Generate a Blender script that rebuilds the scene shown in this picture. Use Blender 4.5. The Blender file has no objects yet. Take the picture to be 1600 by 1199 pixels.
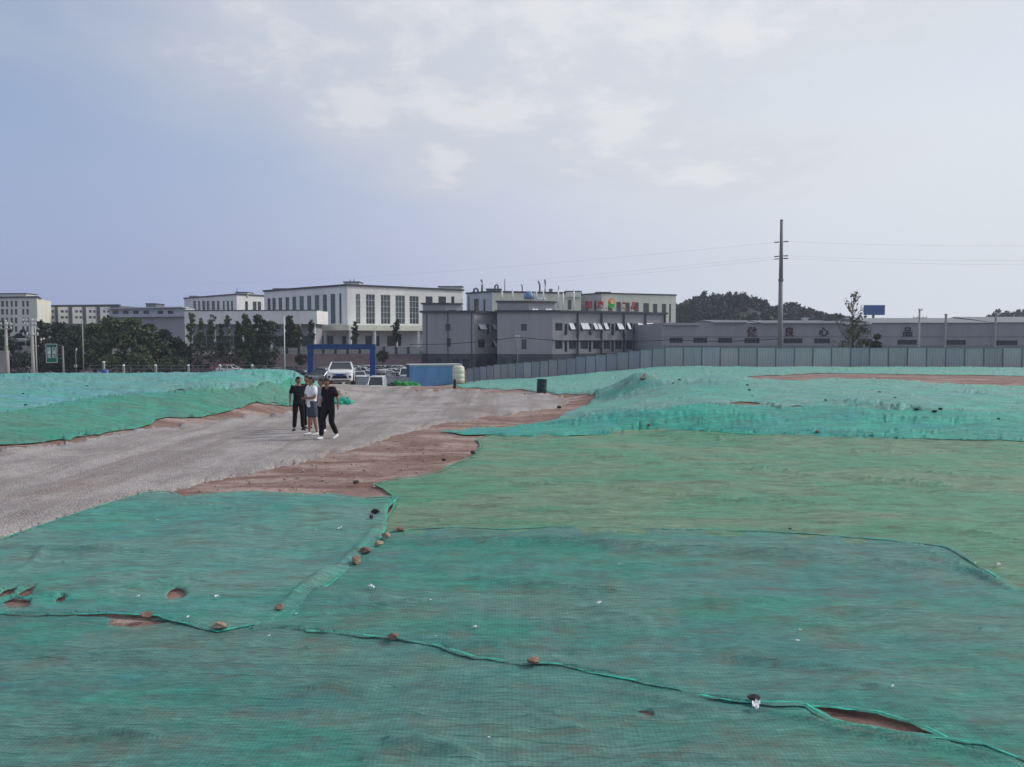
import bpy, bmesh, math, random
import numpy as np
from mathutils import Vector, Matrix
from mathutils.geometry import delaunay_2d_cdt

R = math.radians
SC = bpy.context.scene
COL = SC.collection
rnd = random.Random(11)

# ------------------------------------------------------------------ camera
F = 1250.0                 # focal length in pixels of a 1600 wide picture
HORIZON = 527.0
TH = math.atan((599.5 - HORIZON) / F)
H = 2.9                    # eye height above the gravel road
ct, st = math.cos(TH), math.sin(TH)
cam_d = bpy.data.cameras.new('camera')
cam_d.sensor_width = 36.0
cam_d.lens = F / 1600.0 * 36.0
cam_d.clip_start = 0.1
cam_d.clip_end = 9000
cam = bpy.data.objects.new('camera', cam_d)
cam.location = (0, 0, H)
cam.rotation_euler = (math.pi / 2 - TH, 0, 0)
COL.objects.link(cam)
SC.camera = cam

# ------------------------------------------------------------------ world, sun, exposure
SUN_AZ, SUN_EL = R(72), R(36)       # azimuth from +Y towards +X
SUNV = Vector((math.sin(SUN_AZ) * math.cos(SUN_EL), math.cos(SUN_AZ) * math.cos(SUN_EL), math.sin(SUN_EL)))
SC.view_settings.view_transform = 'Standard'
SC.view_settings.look = 'None'
SC.view_settings.exposure = 0.0
SC.view_settings.gamma = 1.0
SC.view_settings.use_curve_mapping = False
SC.cycles.max_bounces = 6
SC.cycles.transparent_max_bounces = 8
SC.cycles.use_denoising = True

world = bpy.data.worlds.new('World')
SC.world = world
world.use_nodes = True
wn = world.node_tree.nodes
wl = world.node_tree.links
wn.clear()


class NT:
    """small node-tree helper"""
    def __init__(s, tree):
        s.t = tree

    def n(s, kind, **kw):
        nd = s.t.nodes.new(kind)
        for k, v in kw.items():
            if k == 'ins':
                for kk, vv in v.items():
                    if isinstance(vv, bpy.types.NodeSocket):
                        s.t.links.new(vv, nd.inputs[kk])
                    else:
                        nd.inputs[kk].default_value = vv
            else:
                setattr(nd, k, v)
        return nd

    def m(s, op, a, b=None, c=None, clamp=False):
        nd = s.t.nodes.new('ShaderNodeMath')
        nd.operation = op
        nd.use_clamp = clamp
        for i, v in enumerate((a, b, c)):
            if v is None:
                continue
            if isinstance(v, bpy.types.NodeSocket):
                s.t.links.new(v, nd.inputs[i])
            else:
                nd.inputs[i].default_value = v
        return nd.outputs[0]

    def vm(s, op, a, b=None, out=0):
        nd = s.t.nodes.new('ShaderNodeVectorMath')
        nd.operation = op
        for i, v in enumerate((a, b)):
            if v is None:
                continue
            if isinstance(v, bpy.types.NodeSocket):
                s.t.links.new(v, nd.inputs[i])
            else:
                nd.inputs[i].default_value = v
        return nd.outputs[out]

    def mix(s, f, a, b, mode='MIX'):
        nd = s.t.nodes.new('ShaderNodeMix')
        nd.data_type = 'RGBA'
        nd.blend_type = mode
        for i, v in ((0, f), (6, a), (7, b)):
            if isinstance(v, bpy.types.NodeSocket):
                s.t.links.new(v, nd.inputs[i])
            else:
                nd.inputs[i].default_value = v if i == 0 else ((*v, 1) if len(v) == 3 else v)
        return nd.outputs[2]

    def rng(s, v, a, b, c=0.0, d=1.0, smooth=False):
        nd = s.t.nodes.new('ShaderNodeMapRange')
        if smooth:
            nd.interpolation_type = 'SMOOTHSTEP'
        s.t.links.new(v, nd.inputs[0])
        for i, x in enumerate((a, b, c, d)):
            nd.inputs[i + 1].default_value = x
        return nd.outputs[0]

    def noise(s, vec, scale, detail=4, rough=0.55, dist=0.0, out=0):
        nd = s.t.nodes.new('ShaderNodeTexNoise')
        nd.inputs['Scale'].default_value = scale
        nd.inputs['Detail'].default_value = detail
        nd.inputs['Roughness'].default_value = rough
        nd.inputs['Distortion'].default_value = dist
        if vec is not None:
            s.t.links.new(vec, nd.inputs['Vector'])
        return nd.outputs[out]

    def scl(s, vec, sc, loc=(0, 0, 0)):
        nd = s.t.nodes.new('ShaderNodeMapping')
        nd.inputs['Scale'].default_value = sc
        nd.inputs['Location'].default_value = loc
        s.t.links.new(vec, nd.inputs['Vector'])
        return nd.outputs[0]


W = NT(world.node_tree)
SKY_S = 0.1
sky = W.n('ShaderNodeTexSky', sky_type='NISHITA', sun_disc=False, sun_elevation=SUN_EL, sun_rotation=SUN_AZ,
          air_density=1.3, dust_density=0.6, ozone_density=2.2, altitude=100)
dirv = W.n('ShaderNodeTexCoord').outputs['Generated']
sep = W.n('ShaderNodeSeparateXYZ', ins={0: dirv})
dz = sep.outputs[2]
el = W.m('MAXIMUM', dz, 0.0)
# bright veil of haze round the sun, thinning away from it
glow = W.m('MAXIMUM', W.vm('DOT_PRODUCT', dirv, tuple(SUNV), 1), -1.0)
g1 = W.rng(glow, -0.20, 0.72, 0, 1, True)
K = 1.0 / SKY_S
veil = W.mix(g1, (0.325 * K, 0.385 * K, 0.64 * K), (0.755 * K, 0.80 * K, 0.86 * K))
# the veil is thickest low down
thick = W.m('ADD', W.rng(el, 0.0, 0.40, 0.95, 0.30, True), W.m('MULTIPLY', g1, 0.40), clamp=True)
base = W.mix(thick, W.vm('SCALE', sky.outputs[0], None), veil)
base.node.inputs[6].links[0].from_node.inputs['Scale'].default_value = 1.25
# cloud layer seen on a plane overhead
den = W.m('ADD', el, 0.16)
cp = W.n('ShaderNodeCombineXYZ', ins={0: W.m('DIVIDE', sep.outputs[0], den), 1: W.m('DIVIDE', sep.outputs[1], den)}).outputs[0]
big = W.noise(W.scl(cp, (1.1, 1.3, 1), (0.35, 0.1, 0)), 1.0, 3, 0.5, 0.3)
fine = W.noise(W.scl(cp, (3.6, 3.4, 1), (3.1, 1.4, 0)), 1.0, 9, 0.60, 0.15)
puff = W.noise(W.scl(cp, (7.5, 6.0, 1), (9.1, 4.4, 0)), 1.0, 8, 0.6, 0.1)
# a bank of soft heaped cloud ahead (direction and half-size in degrees), thin scattered cloud elsewhere
def cloud_at(az, elv, ra, re):
    d = (math.sin(R(az)) * math.cos(R(elv)), math.cos(R(az)) * math.cos(R(elv)), math.sin(R(elv)))
    k = d[2] + 0.16
    sx = math.cos(R(elv)) * R(ra) / k
    e2 = R(elv - re)
    sy = max(0.06, math.cos(e2) / (math.sin(e2) + 0.16) - math.cos(R(elv)) / k)
    v = W.vm('DIVIDE', W.vm('SUBTRACT', cp, (d[0] / k, d[1] / k, 0)), (sx, sy, 1))
    return W.m('SUBTRACT', 1.0, W.vm('LENGTH', v, None, 1))
field = None
for c in ((-8, 25, 17, 8.5), (-14, 19.5, 8, 3.8), (3, 25, 11, 8), (12, 21.5, 8, 5.2), (15.5, 20, 6, 3.2), (-10.5, 15.5, 5, 2.5), (-1, 15.6, 9, 2.9), (-4.5, 15.4, 5.5, 2.6), (7.5, 14.6, 6.5, 3.8), (-5.0, 12.0, 3.2, 1.8), (13, 11.0, 6, 1.7), (24, 24, 9, 5),
          (60, 30, 20, 8), (-55, 35, 12, 5), (-80, 22, 16, 5), (120, 28, 18, 8), (180, 40, 30, 12), (-130, 28, 18, 7)):
    b = cloud_at(*c)
    field = b if field is None else W.m('SMOOTH_MAX', field, b, 0.25)
cl = W.m('MULTIPLY_ADD', W.m('SUBTRACT', fine, 0.5), 2.2, W.m('MULTIPLY', W.m('MAXIMUM', field, -1.0), 0.8))
cl = W.m('ADD', cl, W.m('MULTIPLY', W.m('SUBTRACT', puff, 0.5), 1.3))
cl = W.m('ADD', cl, W.m('MULTIPLY', W.m('SUBTRACT', big, 0.5), 0.5))
cmask = W.m('MULTIPLY', W.rng(cl, -0.52, 0.66, 0, 1, True), 0.85)
cmask = W.m('MULTIPLY', cmask, W.rng(el, 0.08, 0.20, 0.0, 1.0, True))
core = W.rng(cl, 0.05, 0.80, 0, 1, True)
lit = W.mix(g1, (0.64 * K, 0.655 * K, 0.72 * K), (0.82 * K, 0.83 * K, 0.845 * K))
shade = W.mix(g1, (0.47 * K, 0.52 * K, 0.65 * K), (0.67 * K, 0.71 * K, 0.78 * K))
ccol = W.mix(core, shade, lit)
# thin milky sheet between and around the heaps
sheet = W.m('MULTIPLY', W.rng(W.m('ADD', W.m('MULTIPLY', field, 0.55), W.m('MULTIPLY', W.m('SUBTRACT', big, 0.5), 1.6)), -0.85, 0.30, 0, 0.85, True), W.rng(el, 0.06, 0.22, 0.0, 1.0, True))
base = W.mix(sheet, base, W.mix(g1, (0.50 * K, 0.54 * K, 0.64 * K), (0.74 * K, 0.77 * K, 0.815 * K)))
col = W.mix(cmask, base, ccol)
below = W.mix(W.rng(dz, -0.06, 0.0, 0, 1, True), (0.16 * K, 0.2 * K, 0.2 * K), col)
bg = W.n('ShaderNodeBackground', ins={'Color': below, 'Strength': SKY_S})
W.t.links.new(bg.outputs[0], W.n('ShaderNodeOutputWorld').inputs[0])

sun_d = bpy.data.lights.new('sun', 'SUN')
sun_d.energy = 2.3
sun_d.angle = R(12)
sun_d.color = (1.0, 0.95, 0.87)
sun = bpy.data.objects.new('sun', sun_d)
sun.rotation_euler = (-SUNV).to_track_quat('-Z', 'Y').to_euler()
sun.location = (60, 20, 60)
COL.objects.link(sun)


# ------------------------------------------------------------------ picture rays
def ray(px, py):
    v = (599.5 - py) / F
    return np.array([(px - 800.0) / F, ct + v * st, -st + v * ct])


def at(px, py, Y):
    """the point at distance Y ahead that shows at (px, py)"""
    d = ray(px, py)
    t = Y / d[1]
    return (d[0] * t, Y, H + d[2] * t)


def gx(px, Y, py=560.0):
    return at(px, py, Y)[0]


# ------------------------------------------------------------------ noise
class Perlin:
    def __init__(s, seed):
        r = np.random.RandomState(seed)
        s.p = r.permutation(512)
        a = r.rand(512) * 2 * np.pi
        s.g = np.stack([np.cos(a), np.sin(a)], 1)

    def __call__(s, x, y):
        x = np.asarray(x, float); y = np.asarray(y, float)
        xi = np.floor(x).astype(int); yi = np.floor(y).astype(int)
        xf = x - xi; yf = y - yi
        def gr(ix, iy, fx, fy):
            h = s.p[(s.p[ix & 511] + iy) & 511]
            return s.g[h, 0] * fx + s.g[h, 1] * fy
        u = xf * xf * xf * (xf * (xf * 6 - 15) + 10)
        v = yf * yf * yf * (yf * (yf * 6 - 15) + 10)
        a = gr(xi, yi, xf, yf); b = gr(xi + 1, yi, xf - 1, yf)
        c = gr(xi, yi + 1, xf, yf - 1); d = gr(xi + 1, yi + 1, xf - 1, yf - 1)
        return ((a + u * (b - a)) * (1 - v) + (c + u * (d - c)) * v) * 1.4

    def fbm(s, x, y, o=4, g=0.5):
        t = 0; amp = 1.0
        for i in range(o):
            t = t + amp * s(x * 2 ** i + 17.3 * i, y * 2 ** i - 9.1 * i)
            amp *= g
        return t


PN = [Perlin(i) for i in range(6)]


# ------------------------------------------------------------------ mesh and object helpers
class MB:
    def __init__(s):
        s.v = []; s.f = []

    def add(s, vs, fs):
        o = len(s.v)
        s.v += [tuple(map(float, p)) for p in vs]
        s.f += [tuple(i + o for i in f) for f in fs]

    def quad(s, a, b, c, d):
        s.add([a, b, c, d], [(0, 1, 2, 3)])

    def obox(s, o, ax, ay, az):
        """box from corner o spanned by three vectors"""
        o, ax, ay, az = map(np.array, (o, ax, ay, az))
        p = [o, o + ax, o + ax + ay, o + ay]
        p += [q + az for q in p]
        s.add(p, [(3, 2, 1, 0), (4, 5, 6, 7), (0, 1, 5, 4), (1, 2, 6, 5), (2, 3, 7, 6), (3, 0, 4, 7)])

    def box(s, cx, cy, z0, sx, sy, sz, rz=0.0):
        c, n = math.cos(rz), math.sin(rz)
        ax = np.array([c * sx, n * sx, 0]); ay = np.array([-n * sy, c * sy, 0])
        s.obox(np.array([cx, cy, z0]) - ax / 2 - ay / 2, ax, ay, (0, 0, sz))

    def tube(s, pts, rads, n=8, caps=True):
        pts = [np.array(p, float) for p in pts]
        if not hasattr(rads, '__len__'):
            rads = [rads] * len(pts)
        o = len(s.v)
        for i, p in enumerate(pts):
            t = pts[min(i + 1, len(pts) - 1)] - pts[max(i - 1, 0)]
            t = t / (np.linalg.norm(t) + 1e-9)
            a = np.cross(t, (0, 0, 1.0))
            if np.linalg.norm(a) < 1e-3:
                a = np.array([1.0, 0, 0])
            a /= np.linalg.norm(a)
            b = np.cross(t, a)
            for k in range(n):
                an = 2 * math.pi * k / n
                s.v.append(tuple(p + rads[i] * (math.cos(an) * a + math.sin(an) * b)))
        for i in range(len(pts) - 1):
            for k in range(n):
                k2 = (k + 1) % n
                s.f.append((o + i * n + k, o + i * n + k2, o + (i + 1) * n + k2, o + (i + 1) * n + k))
        if caps:
            s.f.append(tuple(o + k for k in range(n))[::-1])
            s.f.append(tuple(o + (len(pts) - 1) * n + k for k in range(n)))

    def lathe(s, prof, n=16, c=(0, 0, 0)):
        o = len(s.v)
        for r, z in prof:
            for k in range(n):
                an = 2 * math.pi * k / n
                s.v.append((c[0] + r * math.cos(an), c[1] + r * math.sin(an), c[2] + z))
        for i in range(len(prof) - 1):
            for k in range(n):
                k2 = (k + 1) % n
                s.f.append((o + i * n + k, o + i * n + k2, o + (i + 1) * n + k2, o + (i + 1) * n + k))
        s.f.append(tuple(o + k for k in range(n))[::-1])
        s.f.append(tuple(o + (len(prof) - 1) * n + k for k in range(n)))

    def prism(s, poly, z0, z1):
        n = len(poly)
        s.add([(x, y, z0) for x, y in poly] + [(x, y, z1) for x, y in poly],
              [tuple(range(n))[::-1], tuple(range(n, 2 * n))] + [(i, (i + 1) % n, n + (i + 1) % n, n + i) for i in range(n)])

    def mesh(s, name, mat, smooth=False, origin=(0, 0, 0)):
        me = bpy.data.meshes.new(name)
        o = origin
        me.from_pydata([(x - o[0], y - o[1], z - o[2]) for x, y, z in s.v], [], s.f)
        if mat is not None:
            me.materials.append(mat)
        if smooth:
            me.polygons.foreach_set('use_smooth', [True] * len(me.polygons))
        me.update()
        return me

    def build(s, name, mat, parent=None, smooth=False, origin=None, label=None):
        if origin is None:
            origin = (0, 0, 0)
            if parent is not None:
                r = parent
                while r.parent is not None:
                    r = r.parent
                if r.get('world_built'):
                    origin = tuple(r.location)
        o = bpy.data.objects.new(name, s.mesh(name, mat, smooth, origin))
        COL.objects.link(o)
        if parent is not None:
            o.parent = parent
        if label:
            o['label'] = label
        return o


def thing(name, label, cat, loc=(0, 0, 0), rz=0.0, group=None, wb=False):
    o = bpy.data.objects.new(name, None)
    o.empty_display_size = 0.3
    o.location = loc
    o.rotation_euler = (0, 0, rz)
    COL.objects.link(o)
    o['label'] = label
    o['category'] = cat
    if group:
        o['group'] = group
    if wb:
        o['world_built'] = 1      # its meshes are given in world coordinates
    return o


def tag(o, label=None, cat=None, group=None, kind=None):
    if label: o['label'] = label
    if cat: o['category'] = cat
    if group: o['group'] = group
    if kind: o['kind'] = kind
    return o


def dup(root, loc, rz, label, group=None, mats=None):
    """copy of a thing with copies of its parts and sub-parts"""
    r = root.copy()
    COL.objects.link(r)
    r.location = loc
    r.rotation_euler = (0, 0, rz)
    r['label'] = label
    if group:
        r['group'] = group
    def rec(src, dst):
        for ch in list(src.children):
            c = ch.copy()
            COL.objects.link(c)
            c.parent = dst
            if mats and c.type == 'MESH' and len(c.data.materials) and c.data.materials[0].name in mats:
                c.material_slots[0].link = 'OBJECT'
                c.material_slots[0].material = mats[c.data.materials[0].name]
            rec(ch, c)
    rec(root, r)
    return r


# ------------------------------------------------------------------ materials
def principled(name, rough=0.7, metal=0.0, spec=0.3):
    m = bpy.data.materials.new(name)
    m.use_nodes = True
    t = m.node_tree
    t.nodes.clear()
    T = NT(t)
    p = T.n('ShaderNodeBsdfPrincipled', ins={'Roughness': rough, 'Metallic': metal, 'Specular IOR Level': spec})
    out = T.n('ShaderNodeOutputMaterial')
    t.links.new(p.outputs[0], out.inputs[0])
    return m, T, p, out


def mat(name, c, rough=0.7, var=0.15, scale=1.5, metal=0.0, spec=0.3, dirt=0.0, bump=0.0, bscale=20, obj=0.0, streak=False):
    """plain surface: base colour with broad and fine variation, optional grime, relief and per-object variation"""
    m, T, p, out = principled(name, rough, metal, spec)
    pos = T.n('ShaderNodeNewGeometry').outputs['Position']
    v2 = T.scl(pos, (1, 1, 0.16)) if streak else pos
    n1 = T.noise(v2, scale, 5, 0.6)
    f = T.rng(n1, 0.3, 0.7, 1 - var, 1 + var)
    if obj:
        oi = T.n('ShaderNodeObjectInfo').outputs['Random']
        f = T.m('MULTIPLY', f, T.rng(oi, 0, 1, 1 - obj, 1 + obj))
    colr = T.vm('SCALE', (c[0], c[1], c[2]), None)
    T.t.links.new(f, colr.node.inputs['Scale'])
    if dirt:
        n2 = T.noise(v2, scale * 2.7, 6, 0.65)
        colr = T.mix(T.rng(n2, 0.5, 0.75, 0, dirt, True), colr, (0.10, 0.085, 0.07))
    T.t.links.new(colr, p.inputs['Base Color'])
    if bump:
        b = T.n('ShaderNodeBump', ins={'Height': T.noise(pos, bscale, 5, 0.6), 'Strength': bump, 'Distance': 0.05})
        T.t.links.new(b.outputs[0], p.inputs['Normal'])
    return m
# ================================================================== TERRAIN
LOW = -3.2
CP = []                                   # control points (x, y, z)
for yy in (-16, -6, 2, 8, 13):
    for xx in (-30, -18, -9, -3, 3, 9, 18, 30):
        CP.append((xx, yy, 0.0))
def cpx(px, py, Y):
    CP.append(at(px, py, Y))
for px, py in ((60, 800), (200, 740), (400, 690), (600, 645), (700, 640), (790, 640), (300, 760), (560, 740), (640, 700),
               (0, 703), (100, 693), (180, 680), (240, 668), (330, 656), (400, 648), (450, 641), (500, 628), (800, 760), (1000, 720), (1200, 730),
               (1400, 730), (1580, 740), (1700, 760)):
    d = ray(px, py); t = -H / d[2]
    CP.append((d[0] * t, d[1] * t, 0.0))
CP += [(-8, 42, 0), (-4, 43, 0), (0, 43, 0), (2.5, 41, 0), (-9, 48, -.1), (-4, 50, -.14), (1, 49, -.12), (-11.4, 54, -.36), (-7, 55, -.55),
       (-12, 62, -1.1), (-12, 70, -1.9), (-12, 80, -2.9), (-12, 90, LOW), (-20, 90, LOW), (-7, 64, -1.05), (-1, 60, -.62), (4, 56, -.32)]
# left berm
for a in ((0, 648, 24.6), (100, 628, 28.3), (220, 616, 30.5), (330, 609, 32.0), (420, 603, 35.0), (452, 594, 38.5), (-200, 655, 22.5),
          (0, 588, 45), (150, 586, 46.5), (300, 584, 46), (400, 586, 44), (450, 588, 41.5), (100, 606, 36), (250, 598, 38), (-200, 590, 44),
          (-250, 720, 20), (478, 606, 38)):
    cpx(*a)
for xx in (-50, -40, -30, -22, -17):
    CP.append((xx, 58, -1.6)); CP.append((xx * 1.1, 68, LOW))
CP += [(-60, 45, .6), (-60, 30, .6)]
# right mound
for a in ((700, 680, 23.6), (790, 684, 23.1), (870, 684, 23.0), (1000, 678, 24.1), (1150, 681, 23.3), (1300, 685, 22.8), (1450, 688, 22.4), (1600, 691, 22.0), (1750, 694, 21.8),
          (870, 655, 27.6), (950, 645, 27.0), (1100, 638, 26.2), (1300, 640, 26.0), (1450, 645, 25.4), (1600, 650, 24.6), (1750, 652, 24.0),
          (900, 640, 32.0), (925, 622, 37.5), (965, 612, 36.5), (1003, 594, 37.5), (1060, 597, 38), (1100, 600, 37.7), (1300, 602, 38.0), (1600, 613, 34.4), (1750, 615, 34),
          (1180, 592, 45), (1300, 591, 46.5), (1450, 594, 44.5), (1600, 600, 41.5), (1750, 602, 41), (1300, 583, 56), (1600, 587, 54), (1750, 588, 53),
          (1040, 573.2, 78), (1170, 573.5, 78), (1300, 573.5, 78), (1450, 573.5, 78), (1600, 574, 78), (1750, 574, 78),
          (1000, 576.5, 82), (940, 581, 91), (880, 585.5, 99), (800, 590, 106), (730, 597, 112),
          (1000, 585, 66), (950, 594, 62), (940, 606, 46), (900, 598, 62), (850, 602, 66), (760, 603, 82)):
    cpx(*a)
CP += [(-12, 100, LOW), (-20, 110, LOW), (-40, 100, LOW), (-70, 80, LOW), (-70, 120, LOW), (-20, 130, LOW), (0, 128, LOW), (20, 96, -.8), (45, 96, -.8), (70, 90, -.3), (30, 130, -1.6),
       (60, 130, -1.2), (90, 130, -1.2), (-40, 140, LOW), (0, 160, LOW), (40, 170, -2), (-100, 160, LOW), (120, 60, 0), (100, 20, 0), (-100, 20, 0), (-100, 60, -1),
       (-250, 200, LOW), (250, 200, -1.5), (0, 300, LOW), (-400, 0, -1), (400, 0, -1), (0, -300, -1), (0, 600, LOW), (-500, 500, LOW), (500, 500, LOW)]
CPA = np.array(CP)


def _phi(a, b):
    return np.sqrt(((a[:, None, :] - b[None, :, :]) ** 2).sum(2) + 0.5)


# distances are squeezed beyond the near field, so that far points do not swing the near ones
A_ = -_phi(CPA[:, :2], CPA[:, :2]) - np.eye(len(CPA)) * 0.35
z0_ = CPA[:, 2]
M_ = np.zeros((len(CPA) + 1,) * 2)
M_[:-1, :-1] = A_; M_[:-1, -1] = 1; M_[-1, :-1] = 1
SOL = np.linalg.solve(M_, np.append(z0_, 0))


def terrain(x, y):
    x = np.atleast_1d(np.asarray(x, float)); y = np.atleast_1d(np.asarray(y, float))
    out = np.empty(x.shape)
    P = np.stack([x.ravel(), y.ravel()], 1)
    o = np.empty(len(P))
    for i in range(0, len(P), 20000):
        q = P[i:i + 20000]
        o[i:i + 20000] = -_phi(q, CPA[:, :2]) @ SOL[:-1] + SOL[-1]
    o = np.clip(o, -3.6, 1.25)
    px, py = P[:, 0], P[:, 1]
    # gentle lumps everywhere, stronger on the heaps
    o += 0.05 * PN[0].fbm(px / 2.6, py / 2.6, 3) * np.clip(1.0 - np.abs(py - 20) / 90, 0.1, 1)
    o += 0.022 * np.clip(o, 0, 1) * PN[1].fbm(px / 2.2, py / 1.6, 2) * 2
    out.ravel()[:] = o
    return out.reshape(x.shape)


def tz(x, y):
    return float(terrain([x], [y])[0])


def hit(px, py, ymin=2.0, ymax=140):
    """first point of the terrain that shows at (px, py)"""
    d = ray(px, py)
    ys = np.geomspace(ymin, ymax, 500)
    t = ys / d[1]
    g = (H + d[2] * t) - terrain(d[0] * t, ys)
    k = np.where(g <= 0)[0]
    if len(k) == 0:
        i = len(ys) - 1
        return (d[0] * t[i], ys[i])
    i = max(k[0], 1)
    f = g[i - 1] / (g[i - 1] - g[i] + 1e-12)
    yy = ys[i - 1] + f * (ys[i] - ys[i - 1])
    return (d[0] * yy / d[1], yy)


def hit3(px, py):
    x, y = hit(px, py)
    return (x, y, tz(x, y))


# ------------------------------------------------------------------ ground materials
def soil_material():
    m, T, p, out = principled('soil', 0.95, 0, 0.15)
    pos = T.n('ShaderNodeNewGeometry').outputs['Position']
    a = T.noise(T.scl(pos, (0.30, 1.25, 1)), 1.0, 8, 0.66, 0.6)      # scraped roughly along x by the blade
    b = T.noise(pos, 0.55, 6, 0.62, 0.5)
    c = T.noise(pos, 7.0, 8, 0.74)
    d = T.noise(pos, 2.2, 7, 0.68, 0.3)
    col = T.mix(T.rng(a, 0.40, 0.62, 0, 1, True), (0.225, 0.128, 0.105), (0.43, 0.325, 0.285))
    col = T.mix(T.rng(b, 0.44, 0.60, 0, 0.65, True), col, (0.235, 0.15, 0.125))
    col = T.mix(T.rng(d, 0.52, 0.66, 0, 0.6, True), col, (0.135, 0.085, 0.072))
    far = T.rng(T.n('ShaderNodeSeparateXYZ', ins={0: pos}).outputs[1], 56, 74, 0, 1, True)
    col = T.mix(T.m('MULTIPLY', T.rng(c, 0.44, 0.64, 0, 1), 0.4), col, (0.12, 0.078, 0.065))
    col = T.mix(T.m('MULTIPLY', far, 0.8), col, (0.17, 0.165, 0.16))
    T.t.links.new(col, p.inputs['Base Color'])
    hgt = T.m('ADD', T.m('MULTIPLY', d, 0.7), T.m('MULTIPLY', c, 0.3))
    bm = T.n('ShaderNodeBump', ins={'Height': hgt, 'Strength': 0.9, 'Distance': 0.10})
    T.t.links.new(bm.outputs[0], p.inputs['Normal'])
    return m


def gravel_material():
    m, T, p, out = principled('gravel', 0.95, 0, 0.15)
    pos = T.n('ShaderNodeNewGeometry').outputs['Position']
    v = T.n('ShaderNodeTexVoronoi', ins={'Vector': pos, 'Scale': 26.0})
    stone = T.rng(T.n('ShaderNodeSeparateColor', ins={0: v.outputs['Color']}).outputs[0], 0, 1, 0.80, 1.20)
    a = T.noise(T.scl(pos, (0.5, 0.22, 1)), 1.0, 5, 0.6)
    b = T.noise(pos, 0.55, 6, 0.65)
    col = T.mix(T.rng(b, 0.38, 0.62, 0, 1, True), (0.30, 0.268, 0.258), (0.40, 0.36, 0.345))
    col = T.mix(T.rng(a, 0.56, 0.74, 0, 0.65, True), col, (0.23, 0.155, 0.125))
    along = T.n('ShaderNodeMapping', ins={'Vector': pos, 'Rotation': (0, 0, R(27)), 'Scale': (0.85, 0.035, 1)}).outputs[0]
    ruts = T.noise(along, 1.0, 4, 0.6, 0.4)
    col = T.mix(T.rng(ruts, 0.50, 0.62, 0, 0.5, True), col, (0.225, 0.185, 0.165))
    col = T.mix(T.rng(ruts, 0.48, 0.38, 0, 0.4, True), col, (0.45, 0.42, 0.41))
    sc = T.vm('SCALE', col, None)
    T.t.links.new(stone, sc.node.inputs['Scale'])
    T.t.links.new(sc, p.inputs['Base Color'])
    hgt = T.m('ADD', T.m('MULTIPLY', v.outputs['Distance'], -1.0), T.m('MULTIPLY', T.noise(pos, 3, 5, 0.6), 1.2))
    bm = T.n('ShaderNodeBump', ins={'Height': hgt, 'Strength': 0.8, 'Distance': 0.03})
    T.t.links.new(bm.outputs[0], p.inputs['Normal'])
    return m


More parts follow.
